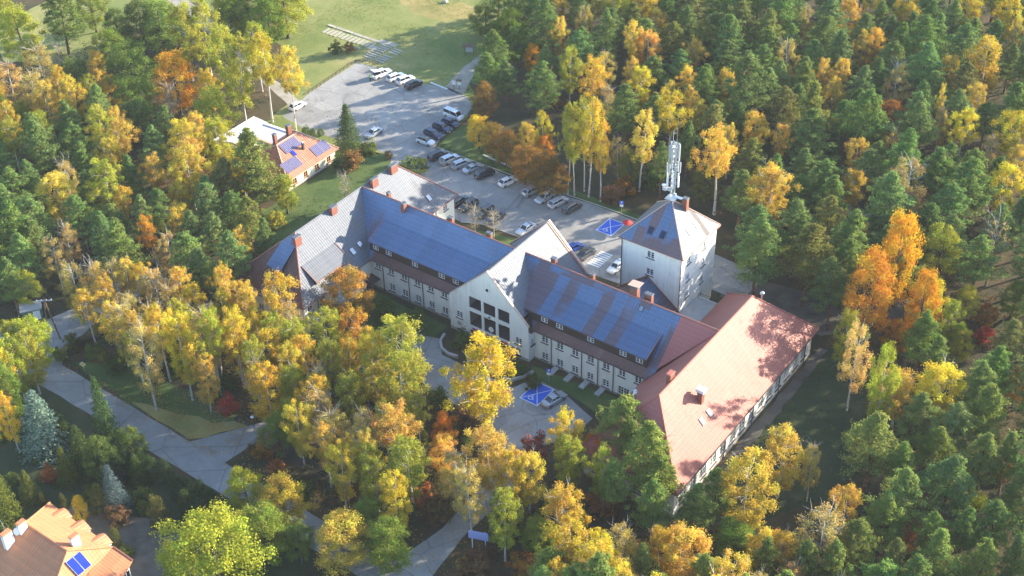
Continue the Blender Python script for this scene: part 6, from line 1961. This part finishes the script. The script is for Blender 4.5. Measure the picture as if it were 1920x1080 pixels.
pine P -52.9 94.5 11.7 5.2 m3
pine P 80.5 41.9 13.2 6.6 f4
pine P 41.7 161.9 11.7 5.1 f6
pine P -69.7 109.4 11.7 5.8 m3
pine P 30.6 172.0 12.0 6.1 f6
pine P -64.5 -4.6 12.7 6.1 w2
pine P -22.2 126.8 12.3 5.6 f6
pine P -10.0 68.7 13.2 5.7 f3
pine P -136.6 -3.4 14.0 6.8 w2
pine P -3.7 106.1 15.1 7.1 f5
pine P 5.0 78.8 11.7 5.5 f5
pine P 29.8 64.9 14.2 6.8 f3
pine P -8.9 89.4 12.2 5.7 f5
pine P -50.9 66.3 12.4 6.5 m3
pine P -19.7 85.1 12.2 6.2 f5
pine P 54.4 123.2 11.7 5.0 f6
pine P -62.7 94.2 13.0 6.1 m3
pine P2 35.5 -14.7 15.3 7.0 b4
pine P2 37.8 -10.3 13.0 5.0 b4
pine P2 42.1 -19.3 16.8 7.7 b4
pine P2 37.8 -16.0 13.0 5.6 b4
pine P2 44.5 -19.5 13.0 5.1 e3
pine P2 46.3 -24.8 13.0 5.3 e3
pine P2 39.8 -24.3 13.0 4.6 b4
pine P2 51.6 -22.3 13.0 5.4 e3
pine P2 51.7 -35.5 13.0 5.0 e3
pine P2 67.7 2.2 16.1 7.4 e2
pine P2 72.5 2.6 13.0 4.7 e2
pine P2 75.0 7.5 13.1 5.9 e2
pine P2 78.7 18.7 15.7 7.2 f4
pine P2 81.4 10.2 13.6 6.2 e1
pine P2 84.5 13.3 13.0 4.3 e1
pine P2 75.7 -5.0 15.5 7.1 e2
pine P2 75.1 -8.5 13.0 6.0 e2
pine P2 87.6 5.3 13.0 4.2 e2
pine P2 73.5 -15.9 13.0 5.8 e3
pine P2 69.5 -23.1 13.0 5.0 e3
pine P2 73.0 -20.7 13.0 4.3 e3
pine P2 84.1 -12.6 14.0 6.5 e3
pine P2 84.6 -4.9 13.0 4.4 e2
pine P2 88.5 -8.7 13.0 5.0 e2
pine P2 81.4 -7.8 13.0 4.0 e2
pine P2 65.1 -25.6 13.0 4.3 e3
pine P2 52.8 47.7 14.7 6.1 f4
pine P2 63.3 32.6 13.2 6.1 f4
pine P2 75.8 24.7 14.4 6.6 f4
pine P2 58.9 -36.1 11.7 5.5 e3
pine P2 66.0 -35.2 15.3 6.7 e3
pine P2 60.8 -39.2 14.4 6.6 e3
pine P2 47.0 -45.7 14.8 6.4 e3
pine P2 51.5 -46.2 19.3 8.4 e3
pine P2 42.5 -46.9 12.2 5.5 b4
pine P2 59.5 -32.9 13.2 5.6 e3
pine P2 62.7 -36.1 11.5 5.9 e3
pine P2 41.3 -42.3 11.6 6.0 b4
pine P2 73.4 -32.1 15.1 7.7 e3
pine P2 55.6 -38.9 12.2 5.9 e3
pine P2 69.5 -29.6 12.8 6.0 e3
pine P2 79.2 -29.3 17.1 7.7 e3
pine PO -60.7 4.5 20.0 8.7 w2
pine PO -65.1 1.2 14.1 6.2 w2
pine PO -51.9 -6.0 13.6 5.4 w2
pine PO 78.8 -15.5 13.0 4.3 e3
pine PO 36.4 54.2 13.9 5.8 f3
pine PO 75.9 39.3 13.0 5.2 f4
pine PO -17.7 103.2 14.3 6.6 f5
pine PO -13.1 110.5 17.8 9.0 f5
pine PO 39.6 38.8 17.6 9.0 f3
pine PO -6.5 112.7 16.2 8.0 f6
pine PO 15.1 65.0 13.1 6.6 f3
pine PO 27.2 165.9 16.6 8.6 f6
pine PO -26.4 112.1 16.8 8.6 f6
pine PO 11.7 85.2 14.4 6.2 f5
pine PO -12.1 72.7 11.6 5.6 f5
pine PO 17.4 83.8 17.8 7.9 f5
pine PO 3.9 158.9 12.0 5.4 f6
pine PO -50.4 107.6 14.2 6.9 m3
pine PO 76.6 54.8 14.7 7.4 f4
pine PO 19.2 123.2 11.6 6.1 f6
pine PO 82.3 37.2 13.2 5.7 f4
pine PO 31.5 160.3 14.0 7.0 f6
pine PO 37.8 116.1 14.1 6.6 f6
pine PO 5.8 152.4 11.7 5.3 f6
pine PO 10.9 95.2 15.3 6.6 f5
pine PO -24.0 100.4 12.9 6.7 f5
pine PO 43.4 155.7 13.0 6.6 f6
pine PO -37.4 104.6 12.8 6.2 f5
pine PO 3.3 70.2 14.8 6.9 f3
shrub BR -44.1 -35.4 3.5 3.7 w3
shrub BR -20.3 -66.8 3.0 3.2 g2
shrub BR 8.9 -19.7 4.0 4.3 b3
shrub BR 17.7 -38.5 4.0 4.8 b3
shrub BR 28.6 -40.1 1.8 1.7 b4
shrub BR 29.2 -44.2 4.0 4.5 b4
shrub BR -6.1 48.0 3.6 3.8 f2
shrub BR -13.4 -29.9 2.5 2.9 b2
shrub BR -32.5 -28.5 2.1 2.1 b1
shrub BR -39.3 -33.5 2.4 3.1 b1
shrub BR -14.5 -44.6 1.8 2.1 b2
shrub BR 35.3 -45.4 2.8 3.0 b4
shrub BR -13.9 -22.7 1.7 1.8 b2
shrub BR -45.4 -24.7 1.8 2.3 w3
shrub BR -4.1 -29.1 2.6 2.7 b2
shrub GM -58.3 -58.5 2.1 2.5 g1
shrub GM -7.6 -64.9 1.9 2.5 g2
shrub GM 5.8 -27.5 2.3 2.4 b3
shrub GM 38.7 -37.0 2.4 2.8 b4
shrub GM -55.1 -65.2 1.9 2.1 g1
shrub GM 8.4 -31.7 2.4 2.9 b3
shrub GM 30.9 -34.3 2.1 2.7 b4
shrub GM -59.7 -43.1 2.3 2.5 w3
shrub GM -50.2 -26.6 2.1 2.4 w3
shrub GM -39.0 -74.1 2.9 2.9 g2
shrub GM -37.4 -60.1 2.2 2.2 g2
shrub GM -49.9 -66.0 1.8 1.9 g1
shrub GM -36.8 -71.2 1.6 2.0 g2
shrub GM -57.0 -63.3 2.4 2.8 g1
shrub GM -58.6 -46.7 2.3 2.9 g1
shrub GM -57.3 -60.7 2.7 3.0 g1
shrub GR -47.8 -43.3 3.3 3.4 w3
shrub GR -53.4 -43.2 3.0 3.2 w3
shrub GR -28.5 -35.9 3.4 3.5 b2
shrub GR -38.7 -38.1 2.9 3.1 b1
shrub GR -14.3 -70.7 2.2 2.3 g2
shrub GR 2.5 -19.0 3.5 3.7 b3
shrub GR -13.8 -6.0 4.0 4.7 b2
shrub GR -19.6 -6.3 3.9 4.1 b2
shrub GR -2.8 -5.0 3.3 3.5 b3
shrub GR 9.0 -4.9 2.5 2.7 b3
shrub GR 12.7 -6.4 2.5 2.7 b3
shrub GR -2.9 56.9 4.0 4.3 f3
shrub GR -94.6 65.1 2.9 3.0 m3
shrub GR -61.3 -69.4 1.6 2.0 g1
shrub GR -38.5 -27.8 1.9 2.0 b1
shrub GR -19.1 -63.1 1.8 1.9 g2
shrub GR -10.2 -30.2 1.5 1.8 b2
shrub GR -42.3 -32.6 2.0 2.5 b1
shrub GR -20.7 -20.3 2.5 3.0 b2
shrub GR -7.9 -39.9 2.1 2.3 b2
shrub GR 12.2 -23.9 2.0 2.0 b3
shrub GR -49.0 -58.2 1.8 2.1 g1
shrub GR -55.2 -58.8 1.8 1.8 g1
shrub GR -54.6 -20.7 2.4 2.4 w2
shrub GR -52.6 -72.0 2.1 2.4 g1
shrub GR -57.4 -33.1 1.7 1.9 w3
shrub GR 8.6 -22.7 1.7 2.1 b3
shrub GR -8.0 -33.2 2.5 2.8 b2
shrub GR -22.2 -22.3 2.2 3.0 b2
shrub GR -21.4 -61.3 2.2 2.8 g2
shrub GR -61.0 -74.2 1.6 1.9 g1
shrub GR -1.3 -46.5 2.7 2.9 g3
shrub GR 4.8 -30.7 2.5 3.1 b3
shrub GR -52.9 -66.1 2.4 2.5 g1
shrub GR 44.1 -28.0 2.6 2.8 e3
shrub GR 11.2 -34.1 1.9 2.1 b3
shrub GR -57.6 -68.6 2.4 2.7 g1
shrub GR -15.5 -24.5 2.1 2.1 b2
shrub GR -39.4 -21.6 3.0 3.1 b1
shrub GR -28.0 -65.5 2.1 2.7 g2
shrub GR -56.0 -24.0 2.1 2.4 w3
shrub GR -40.8 -65.4 1.5 1.9 g2
shrub GR -54.3 -62.2 1.6 1.8 g1
shrub GR -40.7 -70.6 1.8 2.2 g2
shrub GR -59.2 -64.2 1.9 2.1 g1
shrub GR -45.3 -75.3 2.8 3.1 g1
shrub GR 30.4 -28.4 2.0 2.7 b4
shrub GR -51.1 -57.6 2.3 2.6 g1
shrub GR -53.3 -34.6 1.6 2.1 w3
shrub OB2 -57.4 28.5 4.0 4.4 w1
shrub OB2 -92.6 67.6 2.5 2.3 m3
shrub OR -36.2 -66.9 2.5 2.6 g2
shrub OR -12.2 -43.6 3.8 4.0 b2
shrub OR 14.2 -37.7 3.0 3.2 b3
shrub OR 37.2 -23.6 3.8 4.0 b4
shrub OR 35.0 -40.1 3.6 3.8 b4
shrub OR 78.0 -4.0 3.6 3.8 e2
shrub OR 84.0 17.5 2.7 2.4 f4
shrub OR 68.0 52.5 3.5 3.7 f4
shrub OR -37.2 72.9 2.9 3.1 f1
shrub OR -6.0 52.4 4.0 4.3 f2
shrub OR 5.6 -21.5 1.9 2.0 b3
shrub OR -43.9 -20.4 2.5 2.6 b1
shrub OR 43.2 -31.0 2.2 2.6 b4
shrub OR -8.4 -45.6 2.3 2.5 b2
shrub OR 28.3 -34.8 2.5 2.5 b4
shrub OR -49.5 -22.2 1.7 2.0 w3
shrub OR 45.7 -27.1 1.9 2.0 e3
shrub RB 22.1 -19.4 3.6 3.8 b3
shrub RD -24.5 -40.1 3.3 3.5 b2
shrub RD 76.2 -0.9 2.2 2.3 e2
shrub RD 69.7 47.3 2.9 3.1 f4
shrub YS 82.5 8.9 2.7 2.9 e2
shrub YS -55.7 4.1 3.4 3.1 w2
shrub YS 1.7 -24.4 2.0 2.3 b3
shrub YS -59.3 -20.5 1.4 1.8 w2
shrub YS -25.6 -20.3 2.6 2.8 b2
shrub YS -48.5 -39.5 2.0 2.4 w3
shrub YS 27.0 -44.2 2.0 2.0 b3
shrub YS -58.4 -38.4 1.7 2.1 w3
shrub YS 36.7 -29.0 2.6 2.9 b4
shrub YS 40.7 -30.3 2.6 3.2 b4
spruce blue -41.8 -62.7 13.2 8.8 g2
spruce blue2 -22.8 -65.0 9.7 4.6 g2
spruce green -35.0 -56.0 14.8 4.9 g2
spruce green -49.4 -63.4 8.0 3.1 g1
spruce green -33.7 -62.1 9.6 5.5 g2
spruce green -40.3 -60.1 6.9 4.2 g2
spruce green -24.5 -59.2 6.3 3.6 g2
spruce green 25.7 80.4 11.5 3.2 f5
spruce green -62.7 33.4 11.7 6.9 m2
spruce olive -34.8 -76.0 13.8 4.9 g2
spruce olive -33.5 -65.5 7.9 3.8 g2
spruce olive -35.0 -71.4 6.8 3.7 g2
thuja T -26.6 -63.3 5.3 3.2 g2
thuja T -26.7 -60.6 5.4 3.3 g2
thuja T -13.0 -59.9 5.3 3.0 g2
thuja T -10.2 -59.9 5.2 3.0 g2
thuja T -26.8 -59.0 5.3 3.0 g2
thuja T -25.4 -57.7 5.3 3.0 g2
thuja T -22.8 -57.7 5.0 2.8 g2
thuja T -20.4 -57.0 5.1 2.6 g3
thuja T -16.9 -57.9 4.3 2.9 g2
thuja T -15.1 -57.3 4.5 2.9 g2
thuja T -12.6 -57.0 5.4 2.1 g2
thuja T -10.1 -57.3 5.3 2.9 g2
thuja T -7.8 -57.4 4.3 2.7 g2
thuja T2 -24.3 -66.9 5.4 3.2 g2
thuja T2 -14.7 -63.7 6.2 3.6 g2
thuja T2 -29.6 -69.5 3.1 1.4 g2
thuja T2 -33.1 -70.8 2.4 1.3 g2
thuja T2 -17.1 -70.1 3.8 2.0 g2
thuja TY -25.7 -69.4 4.8 2.5 g2"""
SPECIAL = {   # things one can point at: (kind, colour, x, y) -> label
    ('birch', 'GD', 13, -20): 'big bright yellow birch standing alone on the forecourt before the entrance gable',
    ('shrub', 'RD', -24, -40): 'small scarlet maple shrub at the end of the street verge',
    ('shrub', 'RD', 76, -1): 'small red shrub under the pines below the yellow birches',
    ('shrub', 'RD', 70, 47): 'small red shrub behind the orange maples',
    ('oak', 'OB', -23, -11): 'orange-brown oak standing against the corner of the hipped wing',
    ('spruce', 'blue', -42, -63): 'large silver-blue spruce beside the street',
    ('spruce', 'blue2', -23, -65): 'small blue-grey spruce behind the thuja hedge',
    ('spruce', 'green', -35, -56): 'slender dark spruce at the street edge next to the silver-blue spruce',
    ('spruce', 'green', -63, 33): 'dark conical spruce beside the solar-panel bungalow',
    ('spruce', 'green', 26, 80): 'narrow dark spruce deep among the forest pines',
    ('spruce', 'olive', -35, -76): 'yellowish spruce beside the orange-roofed house',
    ('spruce', 'olive', -34, -66): 'yellowish green spruce behind the orange-roofed house, near the rusty shrub',
    ('spruce', 'green', -49, -63): 'small dark spruce behind the silver-blue spruce',
    ('maple', 'O', 53, 34): 'broad orange maple nearest the far corner of the red-roofed hall',
    ('maple', 'O2', 53, 43): 'tallest orange maple, behind the broad one by the hall corner',
    ('maple', 'O2', 61, 38): 'slimmer orange maple behind the broad one, towards the yellow birch',
    ('maple', 'O2', -104, 24): 'bright orange maple above the bungalow wood',
    ('thuja', 'TY', -26, -69): 'golden thuja at the eaves of the orange-roofed house',
    ('thuja', 'T2', -15, -64): 'egg-shaped olive thuja alone on the gravel yard',
    ('thuja', 'T2', -24, -67): 'large olive thuja beside the small blue-grey spruce',
    ('shrub', 'RB', 22, -19): 'dull red round shrub at the edge of the forecourt',
    ('birch', 'GD', -45, -66): 'bright weeping birch beside the silver-blue spruce',
    ('pine', 'PO', -61, 4): 'huge olive pine leaning over the solar-panel bungalow',
    ('pine', 'P2', 53, 48): 'pine standing right in front of the orange maples',
    ('oak', 'GD', -40, 49): 'small bright yellow tree behind the white minibus',
    ('oak', 'YB', 3, -68): 'large bright yellow-green tree in the garden across the street',
    ('shrub', 'OR', -12, -44): 'rusty red shrub at the mouth of the driveway',
    ('shrub', 'OR', -36, -67): 'rusty orange shrub between the garden spruces',
    ('bush', 'GR', -46, 34): 'broad green bush beside the far end of the hipped wing',
    ('shrub', 'OB2', -57, 28): 'brownish round shrub beside the dark conical spruce',
    ('shrub', 'OB2', -93, 68): 'orange shrub beside the slab path',
    ('shrub', 'GR', -95, 65): 'low green shrub beside the slab path',
    ('bare', 'OC', 64, 63): 'tall leaning leafless tree in the wood behind the orange maples',
    ('bare', 'OC', -49, 18): 'small bare tree on the lawn beside the hipped wing',
    ('maple', 'G', 13, -54): 'round golden maple beside the drive mouth',
    ('birch', 'G', 57, -16): 'big golden birch below the long side of the red-roofed hall',
}
for ln in TREES.strip().split('\n'):
    kd, cc, x, y, H, W, zn = ln.split()
    x, y, H, W = float(x), float(y), float(H), float(W)
    vk = {'maple': 'oak'}.get(kd, kd)
    if kd == 'birch' and cc == 'OC': vk = 'birchs'
    elif kd == 'birch' and cc != 'GD' and (zn in ('f2', 'f3', 'b1', 'm2') or (zn in ('b2', 'b3', 'w2', 'w3', 'f5') and rnd.random() < .5)): vk = 'bircht'
    tm, cm, H0, W0 = rnd.choice(VAR[vk])
    o = empty(NAME[kd], (x, y, 0), rnd.uniform(0, 6.28))
    W *= {'pine': 1.16, 'birch': 1.0, 'oak': 1.08, 'maple': 1.08}.get(kd, 1.0)
    o.scale = (W / W0, W / W0, H / H0)
    if kd in ('birch', 'pine'): o.rotation_euler[0] = rnd.gauss(0, .025); o.rotation_euler[1] = rnd.gauss(0, .025)
    link('trunk' if kd not in ('shrub', 'bush', 'thuja') else 'stem', tm, o)
    c = link('crown', cm, o)
    rgb = TC[cc][0]; j = [rnd.uniform(.86, 1.16) for _ in range(3)]; v = rnd.uniform(.85, 1.15)
    c.color = (rgb[0] * v * (.7 + .3 * j[0]), rgb[1] * v * (.75 + .25 * j[1]), rgb[2] * v * j[2], 1)
    size = 'tall ' if H > 15.5 else ('small ' if H < 9.5 and kd in ('pine', 'birch', 'oak', 'maple') else '')
    lb = SPECIAL.get((kd, cc, round(x), round(y)))
    tag(o, lb or f"{size}{TC[cc][1]} {WORD[kd]} {ZONE[zn]}", CAT[kd], f"{size}{TC[cc][1]} {WORD[kd]}s {ZONE[zn]}")

# undergrowth on the forest floor: low leafy plants nobody could count
def undergrowth(name, label, polys, n, colr, size):
    P = []
    while len(P) < n:
        x0, y0, x1, y1 = polys[int(rng.integers(len(polys)))]
        x, y = rng.uniform(x0, x1), rng.uniform(y0, y1)
        if any(a < x < b and c < y < d for a, c, b, d in CLEAR): continue
        P.append((x, y, .25 + .35 * rng.random()))
    C = np.array(P); R = np.stack([.5 + .5 * rng.random(n)] * 2 + [.3 + .3 * rng.random(n)], 1)
    me = clumps_to_leaves(name, C, R, 14, size, 'leaf_broad', .8, .5, .2)
    o = link(name, me); o.color = (*colr, 1); o['kind'] = 'stuff'; o['label'] = label; o['category'] = 'plants'
CLEAR = [(-90, 25, 13, 67), (-46, -20, 50, 30), (11, 15, 52, 46), (-13, -21, 28, 0), (46, -18, 64, 34), (-86, 13, -60, 31), (-140, -56, 140, -47), (15, -57, 28, -14), (-72, -51, -59, -18), (-27, -50, -6, -29), (-120, 60, -60, 130), (-45, -16, -10, 2), (-62, 0, -44, 32), (-32, -90, -2, -60), (-57, -49, -19, -40)]
undergrowth('undergrowth', 'low dark green undergrowth on the forest floor', [(-60, 44, 110, 190), (48, -60, 140, 60), (-150, -46, -44, 40), (-60, -48, 30, -20), (10, -80, 110, -46)], 8000, (.07, .085, .022), .3)
undergrowth('leaf_litter_plants', 'rusty bracken and seedlings on the forest floor', [(-60, 44, 110, 150), (48, -60, 120, 60), (-150, -46, -44, 40), (-60, -48, 30, -20), (10, -80, 110, -46)], 3000, (.15, .085, .03), .28)

# fallen leaves lying on the road edges, lawns and forest floor
def litter(n, boxes, colr, size, nm, label):
    bx_ = [boxes[i] for i in rng.integers(0, len(boxes), n)]
    P = np.array([(rng.uniform(b[0], b[2]), rng.uniform(b[1], b[3]), .03) for b in bx_], np.float32)
    # gather them in drifts
    k = np.sin(P[:, 0] * .9 + 1.7 * np.sin(P[:, 1] * .6)) + np.sin(P[:, 1] * 1.1 + P[:, 0] * .35)
    P = P[k > rng.uniform(-1.4, 1.2, n)]
    m = len(P); nr = rng.normal(size=(m, 3)) * .25; nr[:, 2] = 1
    tint = rng.random((m, 2)).astype(np.float32)
    me = quads_mesh(nm, P, nr, size * (.5 + rng.random(m)), .8, tint, 'leaf_broad')
    o = link(nm, me); o.color = (*colr, 1); o['kind'] = 'stuff'; o['label'] = label; o['category'] = 'leaves'
litter(9000, [(-60, -49.2, 16, -46.5), (-44, -46, -18, -40), (15, -49, 27, -14), (-13, -20, 14, -12), (-26, -49, -10, -30)], (.42, .27, .06), .2, 'fallen_leaves', 'yellow fallen leaves strewn along the street and drive edges')
litter(9000, [(-50, 44, 8, 52), (-86, 30, -60, 48), (48, -20, 66, 34), (-62, -10, -45, 34), (26, 32, 60, 56), (-110, 60, -60, 80)], (.20, .14, .045), .18, 'fallen_leaves', 'brown and yellow fallen leaves strewn over the lawns')

def tufts(n, boxes, colr, nm, label):
    P = np.array([(lambda b: (rng.uniform(b[0], b[2]), rng.uniform(b[1], b[3]), .05))(boxes[int(rng.integers(len(boxes)))]) for _ in range(n)])
    k = np.sin(P[:, 0] * .23 + 2 * np.sin(P[:, 1] * .17)) + np.sin(P[:, 1] * .31 + P[:, 0] * .12) + rng.normal(size=n) * .5
    P = P[k > 0]; m = len(P)
    R = np.stack([.25 + .35 * rng.random(m)] * 2 + [.08 + .1 * rng.random(m)], 1)
    o = link(nm, clumps_to_leaves(nm, P, R, 8, .2, 'leaf_broad', .35, .2, .1)); o.color = (*colr, 1); o['kind'] = 'stuff'; o['label'] = label; o['category'] = 'grass'
tufts(5000, [(-112, 77, -66, 120), (-112, 77, -66, 120), (-112, 77, -66, 120), (-128, 64, -108, 78)], (.34, .34, .10), 'grass_tufts', 'tufts of paler dry grass in the meadow')
tufts(1500, [(-61, 8, -46, 30), (49, -12, 60, 28), (-48, 45.2, -24, 47)], (.10, .13, .035), 'grass_tufts', 'tufts of darker grass on the lawns by the buildings')

# ------------------------------------------------------------------ the autumn haze between the camera and the far wood
hz = nodes_of('haze_air')[0]
nt = hz.node_tree
nt.nodes.clear()
ho = nt.nodes.new('ShaderNodeOutputMaterial')
hv = nt.nodes.new('ShaderNodeVolumePrincipled')
hv.inputs['Color'].default_value = (0.82, 0.88, 0.96, 1)
hv.inputs['Density'].default_value = 0.00009
nt.links.new(hv.outputs[0], ho.inputs['Volume'])
mb = MB(); mb.box(-460, -460, -1.0, 460, 460, 152.0)
hb = mb.build('haze', hz); hb['kind'] = 'stuff'; hb['label'] = 'thin pale haze in the air over the wood'; hb['category'] = 'haze'
